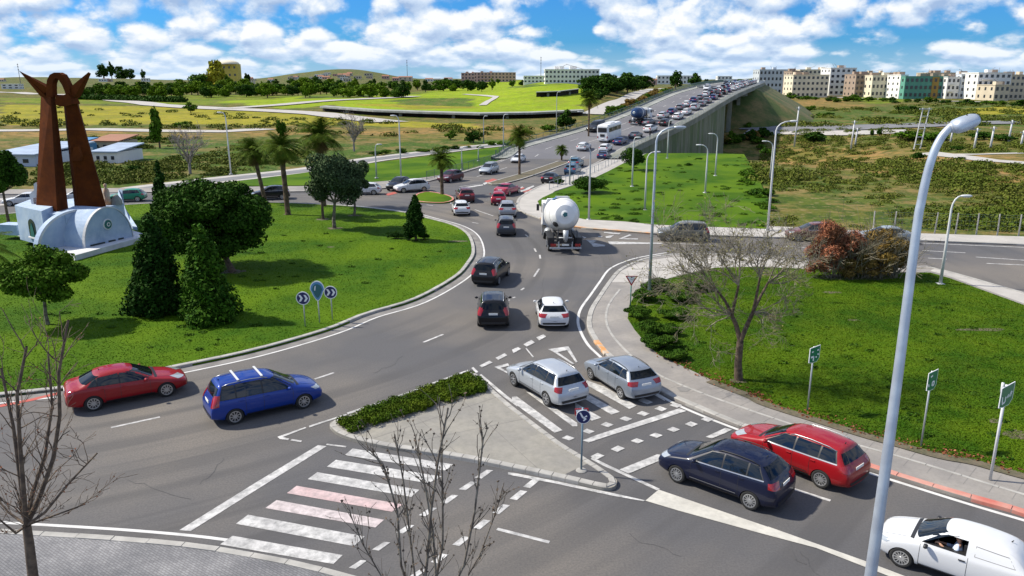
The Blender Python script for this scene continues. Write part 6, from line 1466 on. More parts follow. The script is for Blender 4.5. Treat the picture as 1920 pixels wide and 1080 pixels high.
# --- bare trees
def bare(name, base, label, starts, mt, seed, leafm=None, leafn=0, leafs=.06, **k):
    root = empty(name, base, 0, label, 'bare tree'); g = random.Random(seed); mb = MB(); tb = MB()
    for s in starts:
        if s[0] == 'tube': tb.tube(s[1], s[2], 9, False)
        else: limbs(mb, s[1], s[2], s[3], s[4], s[5], g, **k)
    o = mb.build('branches', MAT[mt], root, True); tb.build('trunk', MAT['bark' if mt == 'bark_dry' else mt], root, True)
    if leafm:
        V = np.array(mb.v); gg = rs(seed); idx = gg.choice(len(V), leafn, p=None); c = V[idx]; keep = c[:, 2] > k.get('lz', 1.5) if False else np.ones(len(c), bool); c = c[keep]
        v, q = leafcloud([(0, 0, 0, 1, 1, 1)], len(c), leafs, seed); v = v.reshape(-1, 4, 3); v = v - v.mean(axis=1, keepdims=True) + c[:, None, :]; link('foliage', mesh_np(v.reshape(-1, 3), q), root, MAT[leafm])
    return root
b = at(1385, 712, .14); L = lambda px, py, dy=0: PY(px, py, b.y + dy) - b
fk = L(1388, 640); 
st = [('tube', [(0, 0, -.05), L(1384, 680), fk], [.21, .17, .155])]
def limb2(a, bb, r0, r1): st.append(('tube', [a, (a + bb) / 2 + Vector((.05, .1, .06)), bb], [r0, (r0 + r1) / 2, r1]))
nodes = {'a': L(1372, 590, .1), 'b': L(1412, 585, -.3), 'c': L(1345, 545, .4), 'd': L(1385, 535, -.5), 'e': L(1440, 530, .3), 'f': L(1425, 520, -.8)}
for a_, b_, r0, r1 in ((fk, nodes['a'], .12, .09), (fk, nodes['b'], .12, .085), (nodes['a'], nodes['c'], .08, .05), (nodes['a'], nodes['d'], .08, .05), (nodes['b'], nodes['e'], .075, .05), (nodes['b'], nodes['f'], .075, .045)): limb2(a_, b_, r0, r1)
for nm, tg in (('c', [(1250, 520), (1245, 470), (1290, 430)]), ('d', [(1345, 440), (1385, 425), (1330, 470)]), ('e', [(1500, 500), (1490, 455), (1525, 540)]), ('f', [(1430, 420), (1465, 435), (1405, 450)]), ('a', [(1265, 575), (1250, 545), (1275, 610)]), ('b', [(1480, 580), (1500, 610)])):
    for i, t in enumerate(tg):
        for dy in (-1.2, 1.0):
            e_ = L(t[0] + (8 if dy > 0 else -8), t[1], dy); dd = e_ - nodes[nm]; st.append(('limb', nodes[nm], dd, dd.length * .62, .034, 4))
bare('bare_tree', b, 'large bare spreading tree on the east lawn with pale dry twigs', st, 'bark_dry', 21, 'leaf_bud', 2600, .05, bend=.35, kids=(2, 4), up_=.06, shrink=.66, spread=.75, minr=.0065)
b = PY(62, 1150, 14.2); b.z = .12; L = lambda px, py, dy=0: PY(px, py, 14.2 + dy) - b
st = [('tube', [Vector((0, 0, -.05)), L(62, 1080), L(55, 1020), L(50, 985)], [.13, .105, .095, .085])]
k0 = L(50, 985)
for pts, r0 in (([(38, 900, .1), (25, 800, .3), (2, 690, .4)], .05), ([(45, 930, -.2), (38, 840, -.3), (32, 740, -.4), (50, 650, -.5)], .055), ([(75, 930, .3), (100, 860, .2), (112, 780, 0), (110, 700, -.1), (128, 600, -.2)], .055), ([(85, 960, -.3), (130, 905, -.5), (182, 850, -.6)], .032), ([(60, 930, .5), (85, 850, .7), (98, 760, .8), (90, 660, .9)], .045), ([(15, 960, .3), (-10, 930, .5)], .03), ([(30, 1000, -.4), (0, 975, -.6)], .03), ([(120, 960, .2), (160, 945, .3)], .022)):
    P_ = [k0] + [L(*q) for q in pts]; st.append(('tube', P_, [1.02 * r0 * (1 - .72 * i / len(P_)) for i in range(len(P_))]))
    for i in range(1, len(P_)):
        for s_ in range(3): q = P_[i - 1].lerp(P_[i], random.random()); dd = (P_[i] - P_[i - 1]).normalized() + Vector((random.uniform(-1, 1), random.uniform(-1, 1), random.uniform(-.1, .6))) * .8; st.append(('limb', q, dd, random.uniform(.5, 1.0), r0 * .30, 2))
bare('bare_street_tree', b, 'bare young street tree with knobbly dark twigs at the lower left corner', st, 'bark', 22, 'leaf_brown', 350, .03, bend=.3, kids=(1, 3), up_=.1, shrink=.6, spread=.6, minr=.005)
b = PY(800, 1230, 13.4); b.z = .12; L = lambda px, py, dy=0: PY(px, py, 13.4 + dy) - b
st = [('tube', [Vector((0, 0, -.05)), L(800, 1190)], [.085, .07])]; k0 = L(800, 1190)
for pts, r0 in (([(770, 1120, .1), (752, 1060, .2), (745, 960, .3), (722, 880, .4), (700, 850, .4)], .032), ([(790, 1120, -.2), (800, 1060, -.2), (808, 960, -.3), (822, 860, -.3), (840, 765, -.2)], .038), ([(815, 1100, .2), (830, 1020, .3), (830, 930, .3), (828, 840, .4)], .032), ([(840, 1120, -.1), (870, 1060, -.3), (890, 960, -.4), (903, 850, -.5), (906, 820, -.5)], .030), ([(760, 1140, -.3), (715, 1080, -.4), (680, 1020, -.5), (655, 960, -.5)], .02), ([(780, 1100, .4), (768, 1000, .5), (756, 900, .6), (740, 815, .6)], .028), ([(860, 1110, .4), (900, 1040, .5), (930, 960, .6), (945, 905, .6)], .02), ([(820, 1120, 0), (812, 1000, 0), (795, 900, .1), (782, 840, .2)], .03)):
    P_ = [k0] + [L(*q) for q in pts]; st.append(('tube', P_, [.98 * r0 * (1 - .62 * i / len(P_)) for i in range(len(P_))]))
    for i in range(2, len(P_)):
        for s_ in range(5): q = P_[i - 1].lerp(P_[i], random.random()); dd = (P_[i] - P_[i - 1]).normalized() + Vector((random.uniform(-1, 1), random.uniform(-1, 1), random.uniform(0, .4))) * .6; st.append(('limb', q, dd, random.uniform(.3, .75), r0 * .40, 1))
bare('bare_sapling', b, 'bare many stemmed sapling in front of the zebra crossing at the bottom centre', st, 'bark_pale', 23, 'bark', 800, .04, bend=.25, kids=(1, 2), up_=.15, shrink=.6, spread=.5, minr=.005)
for px, top, r, lb, sd_, m in (((357, 326), 248, 3.5, 'wide leafless grey tree beyond the large round tree', 24, 'bark_grey'), ((664, 284), 224, 2.4, 'leafless pale grey tree behind the tallest palm', 25, 'bark_grey')):
    b = T(*px); h = PY(px[0], top, b.y).z - b.z; st = [('tube', [(0, 0, 0), (0, 0, h * .25)], [.22, .18])]; g = random.Random(sd_)
    for i in range(11): a = i * 2.4; st.append(('limb', (0, 0, h * g.uniform(.2, .4)), (math.cos(a) * r / h * 1.1, math.sin(a) * r / h, .75), h * .42, .08, 3))
    bare('leafless_tree', b, lb, st, m, sd_, bend=.25, kids=(3, 4), up_=.15, shrink=.62, spread=.6, minr=.018)
# --- hedge on the traffic island, junipers, rusty bush
def hedge():
    pl = [(627, 797), (642, 787), (730, 757), (800, 731), (870, 707), (890, 702), (914, 722), (914, 733), (805, 766), (730, 791), (652, 815), (633, 808)]
    W_ = [P(x, y, .14) for x, y in pl]; xs = [p.x for p in W_]; ys = [p.y for p in W_]; c = sum(W_, Vector()) / len(W_); root = empty('clipped_hedge', c, 0, 'long clipped green hedge along the upper side of the traffic island', 'hedge')
    ip = [(c + (p - c) * .93).xy for p in W_]; B = []; g = random.Random(4)
    while len(B) < 260:
        x, y = g.uniform(min(xs), max(xs)), g.uniform(min(ys), max(ys))
        if inpoly(x, y, [(p.x, p.y) for p in ip]): s = g.uniform(.2, .3); B.append((x - c.x, y - c.y, g.uniform(.08, .22), s, s, .16))
    mkleaf('foliage', B, 46000, .048, 4, 'leaf_hedge', root); st_ = MB()
    for x, y, z, *_ in B[:40]: st_.tube([(x, y, 0), (x, y, .3)], .012, 3)
    s_ = st_.build('stems', MAT['bark'], root); s_['kind'] = 'stuff'
hedge()
jl = [((1197, 596), .75, .55), ((1212, 565), .8, .6), ((1235, 545), .9, .6), ((1215, 625), .75, .5), ((1240, 650), .8, .5), ((1262, 596), .8, .45), ((1275, 565), .9, .45), ((1300, 545), .9, .45), ((1252, 625), .7, .4), ((1262, 672), .6, .35)]
JN = ['nearest the give way sign', 'right behind the give way sign', 'at the foot of the tall grey pole', 'on the pavement bend', 'below the one on the pavement bend', 'inside the lawn, level with the sign foot', 'between tall grey pole and bare tree', 'farthest right under the bare tree twigs', 'small and inside the bend', 'last and lowest along the pavement']
for (px, r, h), lb in zip(jl, JN): shrub('juniper_shrub', px, (r * 1.15, r), h * 1.35, 'low spreading juniper shrub ' + lb, 'leaf_juniper', px[0], 7000, .06, group='junipers on the east lawn', z=.15)
b = at(1610, 519, .14); root = empty('rusty_bush', b, 0, 'large tangled bush, rusty red on the left and olive brown on the right', 'bush')
B1 = lumps((-1.7, .2, 1.9), (2.3, 1.8, 2.3), 34, 31, .24, -.7) + lumps((-2.4, -.2, .9), (1.5, 1.2, 1.0), 12, 33, .3); B2 = lumps((1.3, .2, 1.5), (2.6, 1.8, 1.9), 40, 32, .24, -.8) + lumps((-.2, -.5, .8), (1.6, 1.2, .9), 12, 34, .3)
mkleaf('red_foliage', B1, 15000, .06, 31, 'leaf_brown', root, asp=5, fill=1.0); mkleaf('olive_foliage', B2, 19000, .06, 32, 'leaf_olivebrown', root, asp=5, fill=1.0)
mb = MB(); g = random.Random(31)
for i in range(120): x = g.uniform(-3, 3.4); a = g.uniform(0, 6.28); limbs(mb, (x * .8, g.uniform(-.6, .6), 0), (math.cos(a) * .45 + x * .12, math.sin(a) * .5, 1), g.uniform(1.5, 2.5), .032, 2, g, bend=.4, kids=(2, 3), minr=.010)
mb.build('twigs', MAT['bark_dry'], root)
for px, r, h, lb in (((1187, 319), 1.9, 3.4, 'round dark bush beside the ramp footway'), ((1105, 362), 2.2, 2.0, 'wide low dark bush on the north lawn nearest the ramp'), ((1048, 345), .6, .8, 'tiny round bush at the footway edge')): shrub('round_bush', px, (r, r * .9), h, lb, 'leaf_dark', px[0] + 3, 6500, .13, lum=20)
# --- tufts on the lawns
def tufts():
    v = []; gg = rs(5); C_ = []
    reg = [([(1010, 377), (1110, 340), (1210, 292), (1395, 292), (1435, 372), (1435, 425), (1230, 418), (1097, 408)], 150, .15), ([(1230, 640), (1540, 525), (1780, 540), (1900, 600), (1900, 870), (1500, 765)], 90, .15), ([(60, 600), (200, 520), (520, 400), (800, 420), (870, 480), (700, 570), (300, 680)], 70, .11)]
    for poly, n, z in reg:
        g = random.Random(n); k = 0
        while k < n:
            x, y = g.uniform(min(p[0] for p in poly), max(p[0] for p in poly)), g.uniform(min(p[1] for p in poly), max(p[1] for p in poly))
            if inpoly(x, y, poly): q = P(x, y, z); s = g.uniform(.12, .5) if z == .15 and n == 150 else g.uniform(.08, .25); C_.append((q.x, q.y, q.z + s * .1, s * 1.3, s, s * .35)); k += 1
    o = link('weed_tufts', mesh_np(*leafcloud(C_, 26000, .07, 3)), None, MAT['leaf_juniper']); o['kind'] = 'stuff'; tag(o, 'scattered dark weed tufts growing in the lawns', 'weeds')
tufts()
def grass():
    # short blades over the lawns near the camera
    gg = rs(9); V = []; polys = [(EL, .15, 190000, (2.0, 60)), (None, .10, 200000, (2, 60))]
    for k_, (poly, z, n, _) in enumerate(polys):
        W_ = [P(x, y, z) for x, y in poly] if poly else list(full[:-1]); xs = [p.x for p in W_]; ys = [p.y for p in W_]; A = gg.random((n * 2, 2)); X = min(xs) + A[:, 0] * (max(xs) - min(xs)); Y = min(ys) + (A[:, 1] ** 1.6) * (max(ys) - min(ys))
        ins = np.zeros(len(X), bool); m = len(W_); j = m - 1
        for i in range(m):
            xi, yi, xj, yj = W_[i].x, W_[i].y, W_[j].x, W_[j].y; c = ((yi > Y) != (yj > Y)) & (X < (xj - xi) * (Y - yi) / (yj - yi + 1e-9) + xi); ins ^= c; j = i
        X, Y = X[ins][:n], Y[ins][:n]; m = len(X); a = gg.random(m) * 6.28; w = .018 + .02 * gg.random(m); h = .015 + .035 * gg.random(m); ln = gg.normal(size=(m, 2)) * .035
        p0 = np.stack([X - np.cos(a) * w, Y - np.sin(a) * w, np.full(m, z)], 1); p1 = np.stack([X + np.cos(a) * w, Y + np.sin(a) * w, np.full(m, z)], 1); p2 = np.stack([X + ln[:, 0], Y + ln[:, 1], z + h], 1)
        v = np.stack([p0, p1, p2], 1).reshape(-1, 3); o = link('grass', mesh_np(v, np.arange(3 * m).reshape(-1, 3)), None, MAT['blade'] if k_ else MAT['blade_right']); o['kind'] = 'stuff'
mat('blade', (.036, .096, .002), (.088, .162, .003), .8, scale=.13, detail=9, lo=.40, hi=.60, c3=(.09, .15, .005), s3=.8, f3=.4, rvar=.14, spec=.1)
mat('blade_right', (.034, .086, .002), (.074, .136, .003), .8, scale=.2, detail=9, lo=.40, hi=.60, c3=(.09, .12, .006), s3=.8, f3=.4, rvar=.14, spec=.1)
grass()
# fallen leaves along the east pavement
def litter():
    gg = random.Random(2); C_ = []
    for i in range(420):
        t = gg.random(); pts = EL[1:12]; k = t * (len(pts) - 1); j = int(k); a, c = pts[j], pts[min(j + 1, len(pts) - 1)]; q = P(a[0] + (c[0] - a[0]) * (k - j), a[1] + (c[1] - a[1]) * (k - j), .16); C_.append((q.x + gg.gauss(0, .25), q.y + abs(gg.gauss(0, .35)), .175, .05, .05, .01))
    o = link('fallen_leaves', mesh_np(*leafcloud(C_, 1300, .06, 8)), None, MAT['leaf_brown']); o['kind'] = 'stuff'
litter()
# --- wild scrub, too many to count
def scrub():
    gg = random.Random(12); regs = [([(1240, 300), (1420, 292), (1400, 250), (1640, 240), (1980, 250), (1980, 432), (1440, 425), (1400, 300)], 1300, .9, 'leaf_scrub', 'right'), ([(100, 262), (420, 258), (640, 300), (1000, 262), (1080, 255), (960, 268), (560, 318), (200, 348), (60, 350)], 520, .9, 'leaf_scrub', 'left'), ([(1400, 205), (1960, 190), (1960, 235), (1440, 240)], 420, 1.6, 'leaf_scrub', 'far right'), ([(0, 198), (480, 215), (900, 240), (1080, 245), (900, 262), (300, 240), (0, 240)], 170, 1.5, 'leaf_scrub', 'far left'), ([(1446, 300), (1980, 310), (1980, 436), (1446, 424)], 1100, .5, 'leaf_scrub', 'near right')]
    for poly, n, s0, m, nm in regs:
        C_ = []; k = 0
        while k < n:
            x, y = gg.uniform(min(p[0] for p in poly), max(p[0] for p in poly)), gg.uniform(min(p[1] for p in poly), max(p[1] for p in poly))
            if not inpoly(x, y, poly): continue
            q = T(x, y)
            if noise.noise(Vector((q.x * .06, q.y * .03, 1.5))) + gg.uniform(-.3, .3) < (.02 if s0 > .6 else -.25): k += .3; continue
            if 120 < q.y < 290 and BX(q.y, 0) - 10 < q.x < BX(q.y, 1) + 14: k += .3; continue
            s = s0 * gg.uniform(.35, 1.35) ** 1.3; C_.append((q.x, q.y, q.z + s * .2, s * 1.6, s * 1.2, s * .5)); k += 1
        o = link('scrub', mesh_np(*leafcloud(C_, len(C_) * 90, s0 * .25, 5)), None, MAT[m]); o['kind'] = 'stuff'; tag(o, f'wild scrub bushes over the {nm} open ground', 'scrub')
scrub()
# --- single bushes and trees farther away
PROTO = {}
def proto(kind, m, seed):
    k = (kind, m, seed)
    if k not in PROTO:
        if kind == 'ball': B = lumps((0, 0, .52), (.52, .5, .47), 16, seed, .36, -.9); c = mesh_np(*leafcloud(B, 1300, .075, seed))
        elif kind == 'tall': B = lumps((0, 0, .55), (.24, .24, .45), 10, seed, .45, -.8); c = mesh_np(*leafcloud(B, 1100, .06, seed))
        elif kind == 'bush': B = lumps((0, 0, .35), (.6, .5, .4), 9, seed, .45, -.3); c = mesh_np(*leafcloud(B, 800, .09, seed))
        else: B = lumps((0, 0, .5), (.75, .6, .46), 20, seed, .32, -.9); c = mesh_np(*leafcloud(B, 2000, .07, seed))
        c.materials.append(MAT[m]); t = MB(); t.tube([(0, 0, -.05), (0, 0, .6)], [.035, .02], 6, False)
        for b_ in B[1:5]: t.tube([(0, 0, .3), b_[:3]], [.018, .006], 4, False)
        tm = mesh(t.v, t.f); tm.materials.append(MAT['bark']); PROTO[k] = (c, tm)
    return PROTO[k]
def ftree(kind, m, seed, px, py, top, label, name='tree', cat='tree', group=None, wide=1.0):
    q = T(px, py) if py < 287 or px > 1440 else P(px, py); h = max(.6, PY(px, top, q.y).z - q.z); c, t = proto(kind, m, seed % 3)
    r = empty(name, q - Vector((0, 0, .05 * h)), (seed * 1.7) % 6.28, label, cat, group); r.scale = (h * wide, h * wide, h * 1.05); link('crown' if kind != 'bush' else 'foliage', c, r); link('trunk' if kind != 'bush' else 'stem', t, r); return r
FT = [ # kind, leaf, px, base y, top y, wide, label
 ('tall', 'leaf_dark', 195, 147, 118, 1.5, 'dark round topped tree with a spike, leftmost on the left skyline'), ('tall', 'leaf_dark', 210, 148, 116, .9, 'dark pointed cypress on the left skyline'), ('ball', 'leaf_dark', 227, 146, 122, 1.0, 'dark round tree right of the skyline cypress'), ('ball', 'leaf_dark', 244, 146, 127, .9, 'smaller dark tree at the end of the left skyline row'), ('tall', 'leaf_dark', 268, 148, 130, 1.1, 'lone small dark tree on the left skyline'),
 ('ball', 'leaf_yellow', 402, 170, 108, .70, 'tall yellow green sunlit tree in front of the domed building'), ('ball', 'leaf_mid', 375, 170, 136, 1.2, 'bushy green tree left of the yellow tree'), ('ball', 'leaf_mid', 425, 168, 140, 1.0, 'green tree right of the yellow tree'), ('tall', 'leaf_dark', 463, 160, 134, 1.0, 'dark narrow tree right of the domed building'),
 ('tall', 'leaf_dark', 1266, 168, 130, 1.3, 'large dark teardrop shaped tree left of the bridge top'), ('ball', 'leaf_dark', 1302, 164, 138, 1.1, 'dark tree right of the teardrop shaped tree'), ('ball', 'leaf_dark', 1322, 163, 147, 1.1, 'small dark tree close to the bridge top'), ('ball', 'leaf_yellow', 1334, 163, 149, 1.2, 'small yellowish tree close to the bridge top'), ('ball', 'leaf_mid', 1362, 162, 150, 1.6, 'low wide green tree at the bridge crest'), ('ball', 'leaf_mid', 1388, 160, 147, 1.3, 'green tree at the bridge crest before the apartment blocks'), ('tall', 'leaf_mid', 1413, 158, 145, 1.5, 'narrow green tree beside the first apartment block'),
 ('ball', 'leaf_dark', 1062, 245, 207, 1.0, 'dark dense tree standing in the brown field left of the ramp'), ('bush', 'leaf_mid', 1030, 246, 226, 1.3, 'lighter bush beside the dark tree left of the ramp'), ('tall', 'leaf_mid', 300, 278, 195, .7, 'slender loose green tree left of the wide leafless tree'), ('ball', 'leaf_mid', 358, 212, 192, 1.3, 'round green bush by the far left road'), ('bush', 'leaf_mid', 342, 240, 220, 1.5, 'green bush above the pale far left road'), ('bush', 'leaf_dark', 252, 322, 305, 1.3, 'small dark bush on the slope right of the white sheds'),
 ('bush', 'leaf_dark', 1719, 300, 280, 1.2, 'round dark bush at the foot of the lattice mast'), ('tall', 'leaf_dark', 1633, 256, 242, 1.4, 'left of two small dark conifers beside the far right road'), ('tall', 'leaf_dark', 1649, 255, 240, 1.4, 'right of two small dark conifers beside the far right road'), ('bush', 'leaf_dark', 1595, 309, 297, 1.3, 'small dark bush on the dry field'), ('bush', 'leaf_dark', 1800, 300, 290, 1.5, 'flat dark bush beside the pale field track'), ('bush', 'leaf_dark', 1524, 265, 240, 1.8, 'dark bush left of the scrub field poles'), ('ball', 'leaf_dark', 1408, 262, 243, 1.1, 'dark conifer like tree under the bridge end'),
 ('bush', 'leaf_mid', 1715, 262, 236, 2.2, 'broad green thicket behind the lattice mast'), ('bush', 'leaf_mid', 1750, 264, 240, 2.0, 'green thicket left of the big lamp head'), ('bush', 'leaf_dark', 1845, 262, 242, 2.0, 'dark thicket right of the big lamp head'), ('bush', 'leaf_dark', 1886, 264, 244, 1.7, 'dark thicket near the right edge'), ('bush', 'leaf_dark', 1795, 281, 270, 2.2, 'low thicket below the big lamp head'), ('ball', 'leaf_mid', 1445, 217, 196, 1.3, 'green tree at the left end of the scrub hillside'), ('bush', 'leaf_dark', 1703, 208, 193, 2.2, 'dark bushy clump on the middle hillside'),
 ('bush', 'leaf_juniper', 905, 320, 312, 1.6, 'low dark bushes on the north west lawn'), ('bush', 'leaf_dark', 1290, 312, 303, 1.5, 'small dark bush at the back of the north lawn'), ('bush', 'leaf_dark', 1310, 300, 295, 1.8, 'flat dark bush near the wall on the north lawn'), ('bush', 'leaf_juniper', 1160, 414, 403, 1.3, 'low bush on the lawn edge right of the mixer truck'), ('bush', 'leaf_juniper', 1188, 418, 409, 1.5, 'flat bush on the lawn edge behind the tall grey pole'), ('tall', 'leaf_mid', 527, 262, 220, .9, 'small green tree between the far road and the palms'), ('ball', 'leaf_dark', 888, 268, 244, 1.4, 'dark bushy tree beside the branch road'), ('ball', 'leaf_mid', 845, 262, 246, 1.5, 'green bush in the brown field above the short palm')]
for i, (kd, m, px, by, ty, wd, lb) in enumerate(FT): ftree(kd, m, i, px, by, ty, lb, {'ball': 'tree', 'tall': 'slender_tree', 'bush': 'wild_bush', 'wide': 'tree'}[kd], 'bush' if kd == 'bush' else 'tree', wide=wd)
gg = random.Random(77)
BC = {}
def nth(key, words):
    k = BC.get(key, 0); BC[key] = k + 1
    return words if k == 0 else words + f', {ORD[k] if k < 20 else "farther"} from left'
def belt(n, x0, x1, ybase, dy, hh, ms, place, kinds=('ball', 'ball', 'wide', 'tall'), grp=None, wl=(.9, 1.5)):
    for i in range(n):
        px = x0 + (x1 - x0) * (i + gg.uniform(.1, .9)) / n; by = ybase(px) if callable(ybase) else ybase; by += gg.uniform(-dy, dy); m = gg.choice(ms); kd = gg.choice(kinds)
        cn_ = {'leaf_dark': 'dark green', 'leaf_mid': 'mid green', 'leaf_bright': 'bright yellow green', 'leaf_olivebrown': 'olive brown', 'leaf_yellow': 'yellowish'}[m]; sh_ = {'ball': 'round', 'wide': 'spreading', 'tall': 'slender', 'bush': 'low bushy'}[kd]
        ftree(kd, m, gg.randint(0, 99), px, by, by - hh * gg.uniform(.65, 1.15), nth((cn_, sh_, place), f'{cn_} {sh_} tree {place}'), 'tree' if kd != 'bush' else 'wild_bush', 'tree' if kd != 'bush' else 'bush', grp, gg.uniform(*wl))
belt(60, 150, 760, 180, 3.5, 25, ['leaf_bright', 'leaf_mid', 'leaf_bright', 'leaf_mid', 'leaf_dark'], 'in the front belt below the left hills', grp='trees of the left belt')
belt(40, 300, 930, 171, 3, 22, ['leaf_mid', 'leaf_bright', 'leaf_bright', 'leaf_dark'], 'in the rear row below the left hills', grp='trees of the left rear row')
belt(20, 480, 1000, 160, 3, 11, ['leaf_mid', 'leaf_dark'], 'scattered among the far left houses', grp='trees among the far houses')
belt(15, 1100, 1200, lambda x: 172 + 3 * math.sin(x), 2.5, 34, ['leaf_dark'], 'in the dark grove left of the bridge', ('ball', 'wide'), 'trees of the dark grove', (1.0, 1.4))
belt(6, 1098, 1135, 184, 3, 18, ['leaf_dark'], 'at the front left of the dark grove', ('ball',), 'trees at the grove front')
belt(18, 1135, 1262, lambda x: 218 - (x - 1135) * .37, 3, 15, ['leaf_mid', 'leaf_yellow', 'leaf_olivebrown', 'leaf_mid'], 'in the hedge by the bridge railing', ('bush', 'ball'), 'bushes of the rough hedge', (1.1, 1.8))
belt(34, 1425, 1990, lambda x: 187 + (x - 1425) * .022, 2, 12, ['leaf_mid', 'leaf_dark', 'leaf_dark', 'leaf_mid'], 'in front of the apartment blocks', ('ball', 'bush', 'wide'), 'trees before the apartment blocks', (1.2, 1.9))
belt(16, 1395, 1560, lambda x: 196 + (x - 1395) * .12, 6, 10, ['leaf_mid', 'leaf_dark'], 'right of the bridge end', ('bush', 'ball'), 'bushes right of the bridge end', (1.2, 1.8))
belt(14, 1380, 1440, lambda x: 215 + (x - 1380) * 1.3, 8, 14, ['leaf_dark', 'leaf_mid'], 'at the north lawn border', ('bush',), 'bushes at the lawn border', (1.2, 2.0))
belt(13, 1352, 1440, lambda x: 268 - (x - 1352) * .12, 5, 24, ['leaf_mid', 'leaf_dark', 'leaf_olivebrown'], 'in the hollow under the bridge', ('bush', 'bush', 'ball'), 'bushes in the hollow', (1.0, 1.5))
belt(12, 1395, 1450, lambda x: 330 + (x - 1395) * 1.2, 22, 16, ['leaf_dark', 'leaf_mid'], 'between north lawn and field', ('bush',), 'bushes between lawn and field', (1.3, 2.0))
belt(16, 700, 1000, lambda x: 292 - (x - 700) * .075, 2, 11, ['leaf_mid', 'leaf_dark'], 'along the upper side of the branch road', ('bush', 'bush', 'ball'), 'bushes along the branch road', (1.3, 2.2))
belt(10, 170, 330, 262, 3, 10, ['leaf_mid', 'leaf_dark'], 'on the bank behind the white sheds', ('bush',), 'bushes behind the sheds', (1.3, 2.2))

def long_hedge():
    B = []; g = random.Random(3); q0 = T(240, 189)
    for i in range(150): t = i / 149; q = T(140 + 200 * t + g.uniform(-1, 1), 186 + 6 * t); B.append((q.x - q0.x, q.y - q0.y, q.z - q0.z + 1.2, 4.2, 3, g.uniform(1.6, 2.4)))
    r = empty('long_hedge', q0, 0, 'long straight dark hedge across the fields right of the monument top', 'hedge'); mkleaf('foliage', B, 9000, .9, 3, 'leaf_dark', r); m = MB()
    for b_ in B[::6]: m.tube([(b_[0], b_[1], b_[2] - 2), (b_[0], b_[1], b_[2])], .15, 4)
    s_ = m.build('stems', MAT['bark'], r); s_['kind'] = 'stuff'
long_hedge()
# ------------------------------------------------------------ far roads
def far_ribbon(name, px, w, m, dz=.12):
    line = [T(*q) for q in px]; L_ = []
    for a, b in zip(line, line[1:]):
        n = max(2, int((b - a).length / 8))
        for i in range(n): L_.append(a.lerp(b, i / n))
    L_.append(line[-1]); v, f = [], []
    for i, p in enumerate(L_):
        a, b = L_[max(i - 1, 0)], L_[min(i + 1, len(L_) - 1)]; d = (b - a).xy.normalized(); n = Vector((-d.y, d.x))
        for k in (-.5, 0, .5): X_, Y_ = p.x + n.x * w * k, p.y + n.y * w * k; v.append((X_, Y_, hgt(X_, Y_) + dz))
    for i in range(len(L_) - 1):
        for k in (0, 1): f.append((3 * i + k, 3 * i + k + 1, 3 * i + k + 4, 3 * i + k + 3))
    o = obj(name, v, f, MAT[m]); up(o.data); o['kind'] = 'structure'; return o
far_ribbon('far_road', [(-60, 246), (60, 245), (180, 243), (300, 246), (420, 247), (500, 242)], 9, 'pavement_pale', .15)
far_ribbon('far_road_left', [(-40, 172), (150, 180), (290, 197), (430, 205), (520, 209), (600, 214), (680, 224), (730, 230)], 14, 'pavement_pale', .3)
far_ribbon('far_road_fields', [(420, 205), (520, 198), (640, 188), (780, 181)], 10, 'pavement_pale', .4)
far_ribbon('motorway_right', [(1400, 238), (1500, 241), (1600, 240), (1720, 236), (1850, 231), (1980, 226)], 14, 'asphalt_far', .25)
far_ribbon('motorway_right_lane', [(1400, 247), (1500, 248), (1600, 250), (1700, 247)], 9, 'pavement_pale', .2)
far_ribbon('field_track', [(1735, 287), (1790, 293), (1850, 301), (1930, 307), (1990, 309)], 4.5, 'pavement_pale', .1)
far_ribbon('field_track', [(1745, 291), (1830, 290), (1900, 288), (1990, 286)], 3, 'pavement_pale', .1)
far_ribbon('rising_road', [(1110, 215), (1150, 195), (1190, 178), (1215, 169), (1245, 166)], 9, 'pavement_pale', .3)
far_ribbon('hill_path', [(905, 198), (930, 182), (870, 177)], 4, 'pavement_pale', .3)
far_ribbon('road_by_apartments', [(1560, 182), (1640, 186), (1760, 190), (1990, 196)], 8, 'pavement_pale', .3)
# long viaduct with a dark shaded side
def viaduct(px, h, label, th=.7):
    pts = [T(*q) for q in px]; o0 = pts[0]; r = empty('low_viaduct', o0, 0, label, 'viaduct'); v = []; f = []; zt = [p.z + h for p in pts]
    for i, p in enumerate(pts):
        for dy, dz in ((0, 0), (0, -th), (11, -th), (11, 0)): v.append((p.x - o0.x, p.y - o0.y + dy, zt[i] - o0.z + dz))
    for i in range(len(pts) - 1):
        for k in range(4): f.append((4 * i + k, 4 * i + (k + 1) % 4, 4 * i + 4 + (k + 1) % 4, 4 * i + 4 + k))
    o = obj('deck', v, f, MAT['concrete'], r); fixn(o.data)
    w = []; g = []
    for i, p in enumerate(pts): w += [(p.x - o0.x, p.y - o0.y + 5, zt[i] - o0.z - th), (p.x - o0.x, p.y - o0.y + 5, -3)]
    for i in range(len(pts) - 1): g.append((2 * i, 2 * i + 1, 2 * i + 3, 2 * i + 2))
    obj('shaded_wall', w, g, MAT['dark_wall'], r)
    for a, b in zip(pts, pts[1:]):
        for t in (.5,): p = a.lerp(b, t) - o0; m = MB(); m.box((p.x, p.y + 3, p.z + h / 2 - .8), (1.2, 1.2, h - .4)); m.build('pier', MAT['concrete'], r)
mat('roof_pale', (.34, .42, .54), (.28, .34, .44), .6, scale=.5)
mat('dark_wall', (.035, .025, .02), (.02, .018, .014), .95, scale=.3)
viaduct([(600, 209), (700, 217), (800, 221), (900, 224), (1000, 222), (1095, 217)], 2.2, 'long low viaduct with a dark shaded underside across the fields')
viaduct([(1006, 183), (1050, 181), (1086, 176)], 3.0, 'short dark sided wall below the bright green field', .4)
